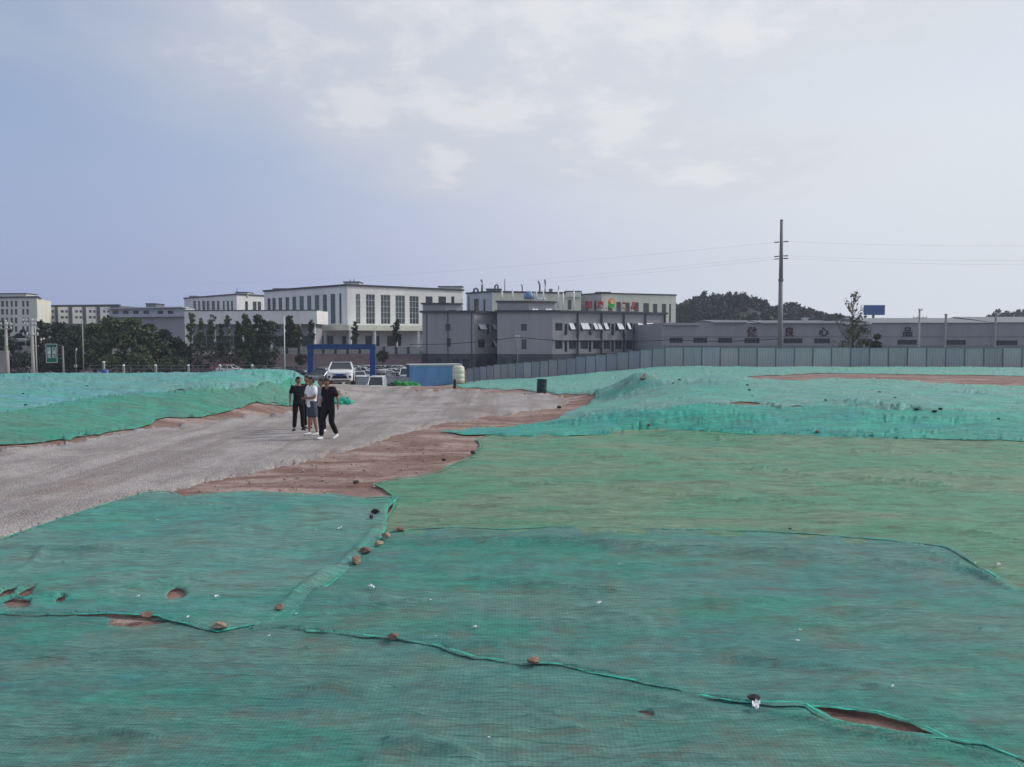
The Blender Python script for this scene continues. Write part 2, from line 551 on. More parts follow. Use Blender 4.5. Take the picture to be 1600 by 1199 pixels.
def net_material(name, c, dusty, opac, dust=0.5, sheen=0.35, along=0.0, grime=(0.24, 0.225, 0.18), cool=(0.05, 0.24, 0.25)):
    """knitted shade netting: bright fibre under dust, open enough to let the soil show between the threads"""
    m, T, p, out = principled(name, 0.55, 0, sheen)
    pos = T.n('ShaderNodeNewGeometry').outputs['Position']
    pos2 = T.n('ShaderNodeMapping', ins={'Vector': pos, 'Rotation': (0, 0, along)}).outputs[0] if along else pos
    broad = T.noise(T.scl(pos2, (0.22, 0.55, 1)), 1.0, 5, 0.6, 0.4)
    hue = T.noise(T.scl(pos2, (0.30, 0.8, 1), (13, 5, 0)), 1.0, 4, 0.55, 0.3)
    streak = T.noise(T.scl(pos2, (1.1, 8.0, 1)), 1.0, 7, 0.68, 0.2)
    fine = T.noise(T.scl(pos2, (6, 34, 1)), 1.0, 5, 0.72)
    mott = T.noise(pos, 1.9, 7, 0.66)
    speck = T.noise(T.scl(pos2, (1.5, 3.2, 1), (7, 3, 0)), 1.0, 8, 0.72, 0.3)
    cr = T.noise(T.scl(pos2, (0.42, 2.6, 1), (3, 8, 0)), 1.0, 3, 0.45, 0.5)
    warp = T.n('ShaderNodeTexWave', wave_type='BANDS', bands_direction='X', ins={'Vector': pos2, 'Scale': 9.0, 'Distortion': 3.5, 'Detail': 3.0, 'Detail Scale': 0.5}).outputs['Fac']
    col = T.mix(T.rng(hue, 0.42, 0.58, 0, 0.9, True), c, cool)
    d = T.m('ADD', T.rng(broad, 0.42, 0.58, 0, 0.95, True), T.rng(mott, 0.44, 0.62, 0, 0.45, True))
    col = T.mix(T.m('MULTIPLY', d, dust, clamp=True), col, dusty)
    gr = T.rng(speck, 0.52, 0.64, 0, 1, True)
    col = T.mix(T.m('MULTIPLY', gr, 0.42 * dust + 0.04, clamp=True), col, grime)
    # long creases, cloth doubled: shade of the folds painted as darker colour
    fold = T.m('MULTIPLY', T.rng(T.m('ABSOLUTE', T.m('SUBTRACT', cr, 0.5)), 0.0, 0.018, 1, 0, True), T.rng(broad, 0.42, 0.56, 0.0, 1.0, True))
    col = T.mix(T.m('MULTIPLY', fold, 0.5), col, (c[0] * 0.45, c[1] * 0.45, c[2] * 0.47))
    sc = T.vm('SCALE', col, None)
    k = T.m('MULTIPLY', T.rng(streak, 0.36, 0.64, 0.86, 1.13), T.rng(fine, 0.36, 0.64, 0.74, 1.26))
    k = T.m('MULTIPLY', k, T.rng(warp, 0, 1, 0.93, 1.07))
    T.t.links.new(k, sc.node.inputs['Scale'])
    T.t.links.new(sc, p.inputs['Base Color'])
    hgt = T.m('ADD', T.m('ADD', T.m('MULTIPLY', streak, 0.6), T.m('MULTIPLY', mott, 0.45)), T.m('MULTIPLY', fine, 0.16))
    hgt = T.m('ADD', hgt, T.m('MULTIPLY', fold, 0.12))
    bm = T.n('ShaderNodeBump', ins={'Height': hgt, 'Strength': 0.8, 'Distance': 0.18})
    T.t.links.new(bm.outputs[0], p.inputs['Normal'])
    tr = T.n('ShaderNodeBsdfTransparent')
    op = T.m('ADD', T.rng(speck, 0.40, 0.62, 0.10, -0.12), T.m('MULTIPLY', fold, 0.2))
    op = T.m('ADD', op, opac, clamp=True)
    mx = T.n('ShaderNodeMixShader', ins={0: op})
    T.t.links.new(tr.outputs[0], mx.inputs[1]); T.t.links.new(p.outputs[0], mx.inputs[2])
    T.t.links.new(mx.outputs[0], out.inputs[0])
    return m


M_SOIL = soil_material()
M_GRAVEL = gravel_material()
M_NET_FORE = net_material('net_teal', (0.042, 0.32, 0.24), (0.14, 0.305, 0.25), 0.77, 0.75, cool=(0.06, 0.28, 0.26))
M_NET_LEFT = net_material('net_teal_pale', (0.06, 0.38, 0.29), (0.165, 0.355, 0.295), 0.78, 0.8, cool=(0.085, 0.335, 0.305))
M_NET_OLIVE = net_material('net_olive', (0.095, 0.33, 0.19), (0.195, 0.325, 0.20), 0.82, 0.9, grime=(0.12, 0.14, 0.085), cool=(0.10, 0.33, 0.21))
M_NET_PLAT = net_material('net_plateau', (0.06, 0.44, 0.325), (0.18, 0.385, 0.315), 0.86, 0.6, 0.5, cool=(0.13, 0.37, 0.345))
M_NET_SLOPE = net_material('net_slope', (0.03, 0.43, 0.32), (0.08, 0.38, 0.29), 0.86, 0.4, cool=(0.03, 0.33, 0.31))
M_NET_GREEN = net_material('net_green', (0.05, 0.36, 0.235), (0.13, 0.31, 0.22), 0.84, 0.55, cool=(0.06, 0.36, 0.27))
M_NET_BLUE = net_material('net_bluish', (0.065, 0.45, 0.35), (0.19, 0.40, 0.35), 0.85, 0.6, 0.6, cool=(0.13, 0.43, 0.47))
M_HEM = mat('net_hem', (0.045, 0.43, 0.31), 0.75, 0.4, 9.0, spec=0.2, dirt=0.45)
M_BUNDLE = mat('net_bundle', (0.02, 0.26, 0.05), 0.6, 0.4, 3.0)

# ------------------------------------------------------------------ the ground sheet
def sym(parts):
    a = np.concatenate(parts)
    return np.concatenate([-a[::-1][:-1], a]) if a[0] == 0 else np.concatenate([-a[::-1], a])

ys = np.concatenate([np.linspace(-40, 3, 24)[:-1], 3 * 1.017 ** np.arange(0, 236), np.array([175, 200, 240, 300, 400, 550, 800, 1200, 2000, 3500, 6000])])
xs = sym([np.arange(0, 14, 0.17), np.arange(14, 60, 0.6), 60 * 1.12 ** np.arange(0, 30), np.array([2500, 6000])])
X, Y = np.meshgrid(xs, ys)
Z = terrain(X, Y) - 0.016
Z = Z - 0.14 * np.clip((Z - 0.25) / 0.25, 0, 1) * np.clip((-X - 7.5) / 1.5, 0, 1) * (Y > 20) * (Y < 60)
nx, ny = len(xs), len(ys)
idx = np.arange(nx * ny).reshape(ny, nx)
faces = np.stack([idx[:-1, :-1], idx[:-1, 1:], idx[1:, 1:], idx[1:, :-1]], -1).reshape(-1, 4)
me = bpy.data.meshes.new('ground')
me.from_pydata(np.stack([X, Y, Z], -1).reshape(-1, 3).tolist(), [], faces.tolist())
me.polygons.foreach_set('use_smooth', [True] * len(me.polygons))
me.materials.append(M_SOIL)
ground = bpy.data.objects.new('ground', me)
COL.objects.link(ground)
ground['kind'] = 'structure'


# ------------------------------------------------------------------ sheets draped over the terrain
def pt(p):
    return (p[1], p[2]) if p[0] == 'w' else hit(p[0], p[1])


def to_uw(p):
    return (p[0] / p[1], -H / p[1])          # evens out the density of near and far


def refine(poly, step, wob=0.0, seed=0):
    """subdivide a polygon given in uw; wob makes the edge ragged"""
    out = []
    r = random.Random(seed)
    for i, a in enumerate(poly):
        b = poly[(i + 1) % len(poly)]
        L = math.hypot(b[0] - a[0], b[1] - a[1])
        n = max(1, int(L / step))
        for k in range(n):
            f = k / n
            x = a[0] + f * (b[0] - a[0]); y = a[1] + f * (b[1] - a[1])
            if k and wob:
                w = wob * (0.5 + 0.5 * float(PN[2](x * 40 + seed, y * 40)))
                x += float(PN[3].fbm(x * 55 + seed, y * 90, 3)) * w
                y += float(PN[4].fbm(x * 55, y * 90 + seed, 3)) * w * 0.6
            out.append((x, y))
    return out


def inside(poly, pts):
    P = np.array(poly); x, y = pts[:, 0], pts[:, 1]
    res = np.zeros(len(pts), bool)
    j = len(P) - 1
    for i in range(len(P)):
        xi, yi = P[i]; xj, yj = P[j]
        c = (yi > y) != (yj > y)
        with np.errstate(divide='ignore', invalid='ignore'):
            c &= x < (xj - xi) * (y - yi) / (yj - yi) + xi
        res ^= c
        j = i
    return res


def sheet_mesh(name, outline, material, off=0.03, wr=None, du=0.0034, dw=0.0026, holes=(), wob=0.0, seed=0, skirt=0.0, hug=None):
    """triangulated sheet over the terrain; wr(x, y) adds folds"""
    poly = refine([to_uw(pt(p)) for p in outline], du * 1.6, wob, seed)
    hol = [refine([to_uw(pt(p)) for p in h], du * 0.9, wob * 0.5, seed + 7) for h in holes]
    P = np.array(poly)
    u0, w0 = P.min(0); u1, w1 = P.max(0)
    gu = np.arange(u0, u1, du); gw = np.arange(w0, w1, dw)
    G = np.stack(np.meshgrid(gu, gw), -1).reshape(-1, 2)
    r = np.random.RandomState(seed + 3)
    G = G + (r.rand(*G.shape) - 0.5) * np.array([du, dw]) * 0.5
    G = G[inside(poly, G)]
    vs = [tuple(p) for p in poly]
    es = [(i, (i + 1) % len(poly)) for i in range(len(poly))]
    for h in hol:
        o = len(vs)
        vs += [tuple(p) for p in h]
        es += [(o + i, o + (i + 1) % len(h)) for i in range(len(h))]
    vs += [tuple(p) for p in G]
    V, E, Fc, *_ = delaunay_2d_cdt([Vector(v) for v in vs], es, [], 0, 1e-7)
    V = np.array([(v[0], v[1]) for v in V])
    Fc = np.array([f for f in Fc if len(f) == 3])
    cen = V[Fc].mean(1)
    keep = inside(poly, cen)
    for h in hol:
        keep &= ~inside(h, cen)
    Fc = Fc[keep]
    used = np.unique(Fc)
    re = -np.ones(len(V), int); re[used] = np.arange(len(used))
    V = V[used]; Fc = re[Fc]
    y = -H / V[:, 1]; x = V[:, 0] * y
    z = terrain(x, y) + off
    if wr is not None:
        z = z + wr(x, y)
    if skirt or hug is not None:
        ed = np.sort(np.concatenate([Fc[:, [0, 1]], Fc[:, [1, 2]], Fc[:, [2, 0]]]), 1)
        ue, cnt = np.unique(ed, axis=0, return_counts=True)
        bv = np.unique(ue[cnt == 1])
        z[bv] = terrain(x[bv], y[bv]) + (hug if hug is not None else -skirt)
    a, b, c = Fc[:, 0], Fc[:, 1], Fc[:, 2]
    cr = (x[b] - x[a]) * (y[c] - y[a]) - (x[c] - x[a]) * (y[b] - y[a])
    Fc[cr < 0] = Fc[cr < 0][:, ::-1]
    m = bpy.data.meshes.new(name)
    m.from_pydata(np.stack([x, y, z], 1).tolist(), [], Fc.tolist())
    m.polygons.foreach_set('use_smooth', [True] * len(m.polygons))
    m.materials.append(material)
    return m


def creases(base, lines):
    """adds single long folds: (picked polyline, height, width) to the general folds"""
    L = [([np.array(pt(p)) for p in ln], h, w) for ln, h, w in lines]
    P = Perlin(55)
    def f(x, y):
        z = base(x, y)
        for ln, h, w in L:
            best = np.full(x.shape, 1e9); tt = np.zeros(x.shape)
            acc = 0.0
            tot = sum(np.linalg.norm(b - a) for a, b in zip(ln[:-1], ln[1:]))
            for a, b in zip(ln[:-1], ln[1:]):
                d = b - a; n = np.linalg.norm(d)
                t = np.clip(((x - a[0]) * d[0] + (y - a[1]) * d[1]) / (n * n), 0, 1)
                wob = 0.8 * w * P.fbm(x / w / 22, y / w / 14, 2)
                q = np.hypot(x - a[0] - t * d[0], y - a[1] - t * d[1] + wob)
                k = q < best
                best = np.where(k, q, best); tt = np.where(k, (acc + t * n) / tot, tt)
                acc += n
            z = z + h * np.exp(-(best / w) ** 2) * np.sqrt(np.clip(4 * tt * (1 - tt), 0, 1)) * (0.75 + 0.5 * P(x / w / 16, y / w / 9))
        return z
    return f


def folds(amp=0.02, lx=1.2, ly=0.28, seed=0, crease=0.02, ang=0.0, near=1.0):
    P = Perlin(100 + seed)
    c, s = math.cos(ang), math.sin(ang)
    def f(x, y):
        xx = c * x + s * y; yy = -s * x + c * y
        k = np.clip(y / 14.0, 0.55, 3.0)                # longer slacker folds further off, as the sheets there are larger
        q = xx / lx / k + 0.5 * P(xx / 3, yy / 3); w = yy / ly / k + 0.8 * P.fbm(xx / 2.2, yy / 2.2, 2)
        a = P.fbm(q, w, 3)
        rid = 1 - np.abs(P.fbm(q * 0.6 + 31, w * 0.55 - 7, 3))
        return amp * a * k * 0.8 + crease * np.clip(rid - 0.62, 0, 1) * 2.4 * k * 0.8 * (0.5 + 0.5 * P(xx / 1.7 + 9, yy / 1.7))
    return f


ROAD = [('w', -60, 17.0), (-60, 708), (0, 701), (100, 692), (245, 667), (330, 656), (440, 645), (500, 634), (540, 630), ('w', -9.6, 41), ('w', -12.2, 49), ('w', -14.2, 56),
        ('w', -15.5, 70), ('w', -16, 92), ('w', -8.3, 92), ('w', -7.5, 70), ('w', -6.8, 60), (640, 607.5), (740, 608.5), (850, 613), (905, 621), (880, 634), (830, 643), (780, 651),
        (700, 660), (640, 676), (580, 694), (540, 706), (420, 734), (330, 752), (270, 768), (225, 770), (100, 811), (0, 844), (-90, 878), ('w', -22, 8.2), ('w', -60, 6)]
rm = sheet_mesh('gravel_road', ROAD, M_GRAVEL, 0.028, lambda x, y: 0.016 * PN[5].fbm(x * 1.6, y * 1.6, 4), 0.005, 0.0036, wob=0.008, seed=5, skirt=0.045)
road = bpy.data.objects.new('gravel_road', rm)
COL.objects.link(road)
road['kind'] = 'structure'


def strand(mb, pts, rad, seed, lift=0.0, wide=1.5, tall=.85):
    """rope-like bunched edge following world points (x, y)"""
    pts = [np.array(p, float) for p in pts]
    P = Perlin(300 + seed)
    seg = []
    for a, b in zip(pts[:-1], pts[1:]):
        n = max(2, int(np.linalg.norm(b - a) / max(0.05, 0.009 * (a[1] + b[1]) / 2)))
        for k in range(n):
            seg.append(a + (b - a) * k / n)
    seg.append(pts[-1])
    S = np.array(seg)
    t = np.arange(len(S)) * 0.11
    S[:, 0] += 0.03 * P.fbm(t, t * 0 + 1.5, 3); S[:, 1] += 0.045 * P.fbm(t + 40, t * 0 + 3.5, 3)
    z = terrain(S[:, 0], S[:, 1]) + 0.034 + lift
    rr = rad * (0.75 + 0.7 * P.fbm(t * 1.7, t * 0 + 7.1, 2))
    rr = np.clip(rr, rad * 0.3, rad * 1.8)
    o = len(mb.v)
    n = 7
    for i in range(len(S)):
        d = S[min(i + 1, len(S) - 1)] - S[max(i - 1, 0)]
        d = d / (np.linalg.norm(d) + 1e-9)
        nrm = np.array([-d[1], d[0]])
        tw = 1.8 * float(P(t[i] * 0.7, 5.0))
        for k in range(n):
            a = 2 * math.pi * k / n + tw
            rk = rr[i] * (1 + 0.35 * math.sin(3 * a + tw * 3))
            p = S[i] + nrm * math.cos(a) * rk * wide
            mb.v.append((p[0], p[1], z[i] + math.sin(a) * rk * tall))
    for i in range(len(S) - 1):
        for k in range(n):
            k2 = (k + 1) % n
            mb.f.append((o + i * n + k, o + i * n + k2, o + (i + 1) * n + k2, o + (i + 1) * n + k))


def ruffle(mb, pts, width, seed):
    """loose doubled strip of netting that wanders along an edge"""
    pts = [np.array(p, float) for p in pts]
    P = Perlin(400 + seed)
    S = []
    for a, b in zip(pts[:-1], pts[1:]):
        n = max(2, int(np.linalg.norm(b - a) / max(0.04, 0.006 * (a[1] + b[1]) / 2)))
        S += [a + (b - a) * k / n for k in range(n)]
    S.append(pts[-1]); S = np.array(S)
    d = np.gradient(S, axis=0); d /= np.linalg.norm(d, axis=1)[:, None] + 1e-9
    nr = np.stack([-d[:, 1], d[:, 0]], 1)
    t = np.arange(len(S)) * 0.13
    w0 = width * (0.6 + 0.8 * P.fbm(t, t * 0 + 2, 3)); w1 = width * (0.6 + 0.8 * P.fbm(t + 60, t * 0 + 4, 3))
    rows = []
    for f in (-1, -.5, 0, .5, 1):
        q = S + nr * (np.where(f < 0, w0, w1) * f)[:, None] + nr * (0.4 * width * P(t * .6, t * 0 + 9))[:, None]
        z = terrain(q[:, 0], q[:, 1]) + 0.03 + 0.12 * width * (P.fbm(t * 2.1 + f * 3, t * 0 + f * 2, 3) * .8 + .45 * (1 - abs(f)))
        rows.append(np.stack([q[:, 0], q[:, 1], np.maximum(z, terrain(q[:, 0], q[:, 1]) + .03)], 1))
    n = len(S); o = len(mb.v)
    for r_ in rows:
        mb.v += [tuple(p) for p in r_]
    for j in range(4):
        for i in range(n - 1):
            mb.f.append((o + j * n + i, o + j * n + i + 1, o + (j + 1) * n + i + 1, o + (j + 1) * n + i))


def net(label, outline, material, off=0.03, wr=None, holes=(), wob=0.004, seed=0, hems=(), rad=0.022, **kw):
    me = sheet_mesh('safety_net', outline, material, off, wr, holes=holes, wob=wob, seed=seed, hug=off * .45, **kw)
    o = bpy.data.objects.new('safety_net', me)
    COL.objects.link(o)
    tag(o, label, 'netting', 'green nets laid over the bare ground')
    for i, hm in enumerate(hems):
        mb = MB()
        w = [pt(p) for p in hm]
        strand(mb, w, rad * .40, seed * 10 + i, -0.004, 2.3, .4)
        strand(mb, [(x + rad * 0.9, y + rad * 2.2) for x, y in w], rad * 0.22, seed * 10 + i + 5, -0.012, 1.6, .6)
        mb2 = MB(); ruffle(mb2, w, rad * 2.4, seed * 10 + i + 3); mb2.build('loose_edge', material, o, smooth=True)
        mb.build('folded_hem', M_HEM, o, smooth=True)
    return o


def blob(cx, cy, rx, ry, n=9, seed=0, ang=0.0):
    r = random.Random(seed)
    out = []
    for k in range(n):
        a = 2 * math.pi * k / n
        q = r.uniform(0.75, 1.15)
        x, y = rx * q * math.cos(a), ry * q * math.sin(a)
        out.append((cx + x * math.cos(ang) - y * math.sin(ang), cy + x * math.sin(ang) + y * math.cos(ang)))
    return out


# left foreground sheet, its corner pinned by stones
L_TOP = [(-80, 880), (0, 846), (110, 808), (180, 786), (228, 772), (262, 770), (285, 779), (340, 773), (400, 770), (455, 774), (510, 774), (570, 781), (622, 778)]
L_RIGHT = [(622, 778), (604, 797), (602, 828), (588, 852), (560, 880), (520, 910), (476, 946), (455, 968)]
L_BOT = [(455, 968), (420, 975), (340, 990), (300, 980), (250, 966), (180, 962), (90, 964), (0, 963), (-90, 966)]
net('pale teal net corner in the left foreground, torn open at its left edge', L_TOP + L_RIGHT[1:] + L_BOT[1:] + [('w', -10.5, 8.6)], M_NET_LEFT, 0.034,
    creases(folds(0.022, 1.0, 0.5, 1, 0.028), [([(60, 858), (160, 862), (280, 866)], .07, .10), ([(18, 900), (55, 884), (68, 858)], .06, .07), ([(445, 955), (490, 915), (555, 868), (598, 815)], .06, .07),
        ([(425, 965), (470, 925), (520, 885)], .05, .05), ([(150, 935), (250, 912), (330, 905)], .06, .10), ([(300, 835), (400, 830), (520, 838)], .05, .12), ([(190, 800), (300, 792), (420, 800)], .05, .10), ([(0, 925), (60, 932), (130, 944)], .05, .05)]), holes=[blob(276, 931, 17, 9, 9, 1, -0.3), [(4, 945), (22, 937), (48, 941), (44, 952), (14, 953)], [(27, 932), (40, 924), (56, 918), (50, 932), (38, 936)],
                                             blob(95, 940, 11, 5, 7, 4, -.3), [(-6, 936), (6, 926), (26, 920), (20, 930), (6, 935)]], seed=1,
    hems=[L_TOP[:7], L_TOP[6:], L_RIGHT, L_BOT], rad=0.02)
# foreground sheet on the right
N2_TOP = [(590, 838), (620, 832), (700, 827), (780, 830), (850, 826), (1000, 828), (1120, 831), (1250, 836), (1380, 846), (1475, 856)]
N2_RT = [(1475, 856), (1500, 868), (1530, 889), (1570, 912), (1610, 932), (1700, 985)]
SEAM = [(480, 990), (560, 996), (630, 1003), (690, 1015), (740, 1032), (800, 1040), (870, 1042), (940, 1056), (1010, 1072), (1090, 1090), (1165, 1103), (1260, 1107)]
SEAM2 = [(1260, 1107), (1300, 1131), (1390, 1148), (1480, 1160), (1540, 1168), (1620, 1200), (1740, 1260)]
SL_UP = [(1260, 1107), (1310, 1110), (1370, 1119), (1430, 1136), (1480, 1160)]
net('large teal net across the right foreground, ending above the long seam', N2_TOP + N2_RT[1:] + [('w', 8.0, 6.3), (1740, 1262), (1620, 1202)] + [(1480, 1160)] + SL_UP[::-1][1:] + SEAM[::-1][1:] + [(440, 985), (380, 988), (420, 968), (470, 940), (520, 905), (560, 874)], M_NET_FORE, 0.026,
    creases(folds(0.024, 0.95, 0.42, 2, 0.03), [([(612, 845), (850, 851), (1000, 857), (1120, 864), (1330, 875), (1490, 892)], .12, .13), ([(730, 905), (800, 914), (900, 922), (1000, 925)], .08, .09), ([(1130, 1035), (1220, 1041), (1290, 1047), (1380, 1066)], .07, .07),
        ([(1225, 978), (1330, 962), (1440, 957)], .07, .09), ([(1385, 1106), (1440, 1112), (1500, 1127)], .05, .05), ([(500, 962), (560, 956), (640, 944), (700, 940)], .05, .04), ([(690, 1010), (800, 1012), (930, 1018)], .06, .07), ([(1420, 868), (1470, 880), (1560, 915)], .07, .06),
        ([(1440, 862), (1500, 885), (1590, 930)], .06, .05), ([(1050, 940), (1150, 948), (1230, 940)], .06, .09), ([(1290, 1085), (1340, 1072), (1400, 1080)], .05, .06), ([(880, 955), (960, 962), (1020, 972)], .05, .07)]), seed=2, hems=[N2_TOP, N2_RT, SEAM, SEAM2, SL_UP], rad=0.019)
net('dark teal net along the bottom of the picture, slit open on the right', [(-90, 962), (0, 961), (60, 962), (170, 966), (205, 973), (250, 966), (300, 970), (345, 976), (420, 968), (480, 975)] + [(x, y - 12) for x, y in SEAM[1:-1]] + SEAM[-1:] + SEAM2[1:] +
    [('w', 9.2, 5.1), ('w', 8, 2.9), ('w', -6.5, 2.9), ('w', -8.5, 6.4)], M_NET_FORE, 0.016, creases(folds(0.024, 0.9, 0.5, 3, 0.03, 0.12), [([(110, 1158), (180, 1148), (260, 1153)], .07, .05), ([(600, 1160), (690, 1174), (750, 1192)], .09, .06), ([(820, 1120), (860, 1132), (910, 1140)], .05, .06), ([(380, 1090), (480, 1078), (590, 1082)], .06, .09), ([(60, 1030), (190, 1020), (330, 1024)], .05, .08),
        ([(1180, 1112), (1300, 1140), (1480, 1172), (1600, 1205)], .06, .05), ([(900, 1075), (1000, 1092), (1120, 1112)], .05, .05), ([(560, 1190), (640, 1175), (700, 1150)], .05, .06)]),
    holes=[[(172, 969), (225, 968), (266, 972), (238, 978), (200, 981), (170, 978)], blob(1010, 1116, 14, 4, 7, 8, .3)], seed=3, du=0.0036, dw=0.0036)
# olive sheet across the middle
OL_L = [(598, 832), (604, 812), (618, 790), (614, 776), (600, 766), (584, 758), (640, 748), (690, 738), (706, 728), (738, 716), (752, 700), (745, 688), (772, 678)]
net('olive green net with long stretched creases across the middle', OL_L + [(870, 676), (1000, 670), (1150, 674), (1300, 679), (1450, 682), (1600, 685), (1700, 688), ('w', 34, 21.5), ('w', 30, 8), ('w', 9.2, 5.2), ('w', 8.1, 6.2), (1690, 995), (1620, 945), (1530, 900), (1475, 866), (1380, 856), (1250, 845), (1000, 838), (800, 836), (640, 840)],
    M_NET_OLIVE, 0.02, creases(folds(0.022, 2.4, 0.30, 4, 0.05), [([(1130, 733), (1200, 736), (1290, 746)], .14, .12), ([(1300, 745), (1380, 752), (1500, 764)], .10, .12), ([(1400, 735), (1500, 742), (1600, 752)], .08, .10), ([(700, 790), (850, 795), (960, 800)], .07, .12), ([(760, 755), (900, 760), (1100, 768)], .07, .13),
        ([(1020, 775), (1150, 782), (1330, 790)], .09, .13), ([(1480, 830), (1540, 838), (1620, 852)], .09, .12), ([(900, 715), (1050, 720), (1200, 716)], .07, .12), ([(1180, 700), (1350, 708), (1550, 705)], .07, .10), ([(640, 815), (740, 818), (830, 815)], .06, .10), ([(1000, 690), (1100, 686), (1230, 690)], .08, .10)]), seed=4, hems=[OL_L], rad=0.014)
# right mound: dark front slope and pale top
SL_LOW = [(688, 676), (730, 681), (770, 680), (870, 683), (940, 680), (1000, 672), (1100, 674), (1200, 681), (1350, 685), (1500, 688), (1600, 691), (1720, 694)]
SL_TOP = [(1720, 652), (1600, 646), (1450, 640), (1300, 634), (1150, 634), (1050, 637), (980, 642), (930, 650), (870, 659), (800, 668), (740, 670)]
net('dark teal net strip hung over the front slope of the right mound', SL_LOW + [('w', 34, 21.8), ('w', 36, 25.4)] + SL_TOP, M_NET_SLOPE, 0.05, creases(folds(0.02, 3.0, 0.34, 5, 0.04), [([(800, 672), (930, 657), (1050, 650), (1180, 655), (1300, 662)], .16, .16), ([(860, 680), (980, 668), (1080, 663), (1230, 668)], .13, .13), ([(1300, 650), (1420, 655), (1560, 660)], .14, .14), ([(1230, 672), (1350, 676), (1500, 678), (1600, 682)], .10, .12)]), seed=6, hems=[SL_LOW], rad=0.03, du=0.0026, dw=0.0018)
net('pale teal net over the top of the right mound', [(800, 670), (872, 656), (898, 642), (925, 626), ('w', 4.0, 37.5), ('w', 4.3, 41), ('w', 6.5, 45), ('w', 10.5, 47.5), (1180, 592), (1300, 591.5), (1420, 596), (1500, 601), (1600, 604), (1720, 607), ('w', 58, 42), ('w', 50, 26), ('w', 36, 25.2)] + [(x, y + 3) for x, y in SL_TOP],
    M_NET_PLAT, 0.03, creases(folds(0.026, 1.9, 0.45, 6, 0.045), [([(1195, 633), (1222, 640), (1250, 648)], .2, .16), ([(1290, 627), (1360, 634), (1450, 640)], .16, .18), ([(930, 632), (960, 624), (1000, 618)], .2, .16), ([(1000, 602), (1060, 598), (1130, 600)], .2, .25), ([(960, 640), (1040, 628), (1120, 622)], .14, .2), ([(1480, 612), (1540, 618), (1600, 625)], .15, .2)]), holes=[blob(1163, 631, 22, 3, 9, 2), blob(1243, 639, 21, 4.5, 9, 3), blob(1195, 640, 8, 2.2, 7, 5)], seed=7, hems=[[(800, 670), (872, 656), (898, 642), (925, 626), ('w', 4.0, 37.5), ('w', 4.3, 41)]], rad=0.03, du=0.0026, dw=0.0016)
net('bright teal net strip between the bare soil and the grey fence', [(1180, 588), (1300, 583.5), (1450, 586), (1600, 588), (1720, 589), ('w', 60, 76.5), ('w', 38, 77.2), ('w', 14.6, 77.4), ('w', 11.5, 81), ('w', 6, 89), ('w', 0, 99), ('w', -5, 108), ('w', -9, 88), (722, 606.5), (780, 608.5), (850, 612),
    (905, 617.5), (925, 618), ('w', 4.6, 40), ('w', 6.0, 43), ('w', 8.5, 46), ('w', 10.5, 48)], M_NET_PLAT, 0.035, folds(0.02, 2.4, 0.6, 7, 0.03), seed=8, du=0.0028, dw=0.0012)
# left berm
B_LOW = [(-120, 710), (0, 696), (60, 692), (140, 681), (200, 672), (234, 664), (240, 657), (262, 652), (300, 653), (340, 647), (370, 638), (400, 628), (440, 634), (480, 634), (545, 634)]
net('green net over the front slope of the left berm', [(-160, 652)] + B_LOW + [(548, 622), (500, 614), (480, 600), (462, 590), (445, 593), (400, 605), (330, 608), (220, 614), (100, 627), (0, 647)], M_NET_GREEN, 0.05, folds(0.032, 1.3, 0.5, 8, 0.03), seed=9, hems=[B_LOW], rad=0.026, du=0.0026, dw=0.0018)
net('bluish green net over the flat top of the left berm', [(-160, 654), (0, 649), (100, 629), (220, 616), (330, 610), (400, 607), (445, 600), (466, 602), ('w', -9.4, 39.5), ('w', -9.8, 43), ('w', -13, 50), ('w', -20, 53), ('w', -30, 53), ('w', -42, 52), ('w', -44, 30)], M_NET_BLUE, 0.035, folds(0.028, 2.4, 0.5, 9, 0.045), seed=10, du=0.0028, dw=0.0015)

# crumpled net bundles
def bundle(label, px, py, rx, ry, h, material, seed, at3=None):
    x, y, z = at3 or hit3(px, py)
    bm = bmesh.new()
    bmesh.ops.create_icosphere(bm, subdivisions=4, radius=1.0)
    P = Perlin(seed)
    for v in bm.verts:
        n = v.co.copy()
        q = 0.75 + 0.55 * float(P.fbm(n.x * 2.2 + n.z * 1.1, n.y * 2.2 - n.z * 0.7, 4))
        v.co = Vector((n.x * rx * q, n.y * ry * q, max(-0.05, n.z * h * q)))
    m = bpy.data.meshes.new('net_bundle'); bm.to_mesh(m); bm.free()
    m.materials.append(material)
    m.polygons.foreach_set('use_smooth', [True] * len(m.polygons))
    o = bpy.data.objects.new('net_bundle', m)
    o.location = (x, y, z)
    COL.objects.link(o)
    tag(o, label, 'net bundle', 'heaps of gathered netting')


bundle('small heap of green netting on the road edge right of the people', 537, 633, 0.55, 0.4, 0.42, M_HEM, 61)

# ------------------------------------------------------------------ stones, clods, litter
M_ROCK = mat('rock', (0.24, 0.15, 0.115), 0.9, 0.35, 9, bump=0.6, bscale=30, obj=0.25)
M_ROCK_PALE = mat('rock_pale', (0.36, 0.27, 0.2), 0.9, 0.3, 9, bump=0.6, bscale=30, obj=0.2)
M_CLODG = mat('netted_clod', (0.025, 0.06, 0.052), 0.9, 0.4, 9)
M_CLOD = mat('dark_clod', (0.045, 0.04, 0.04), 0.95, 0.3, 9, bump=0.5, bscale=30)
M_PAPER = mat('paper', (0.78, 0.78, 0.78), 0.7, 0.05, 5)


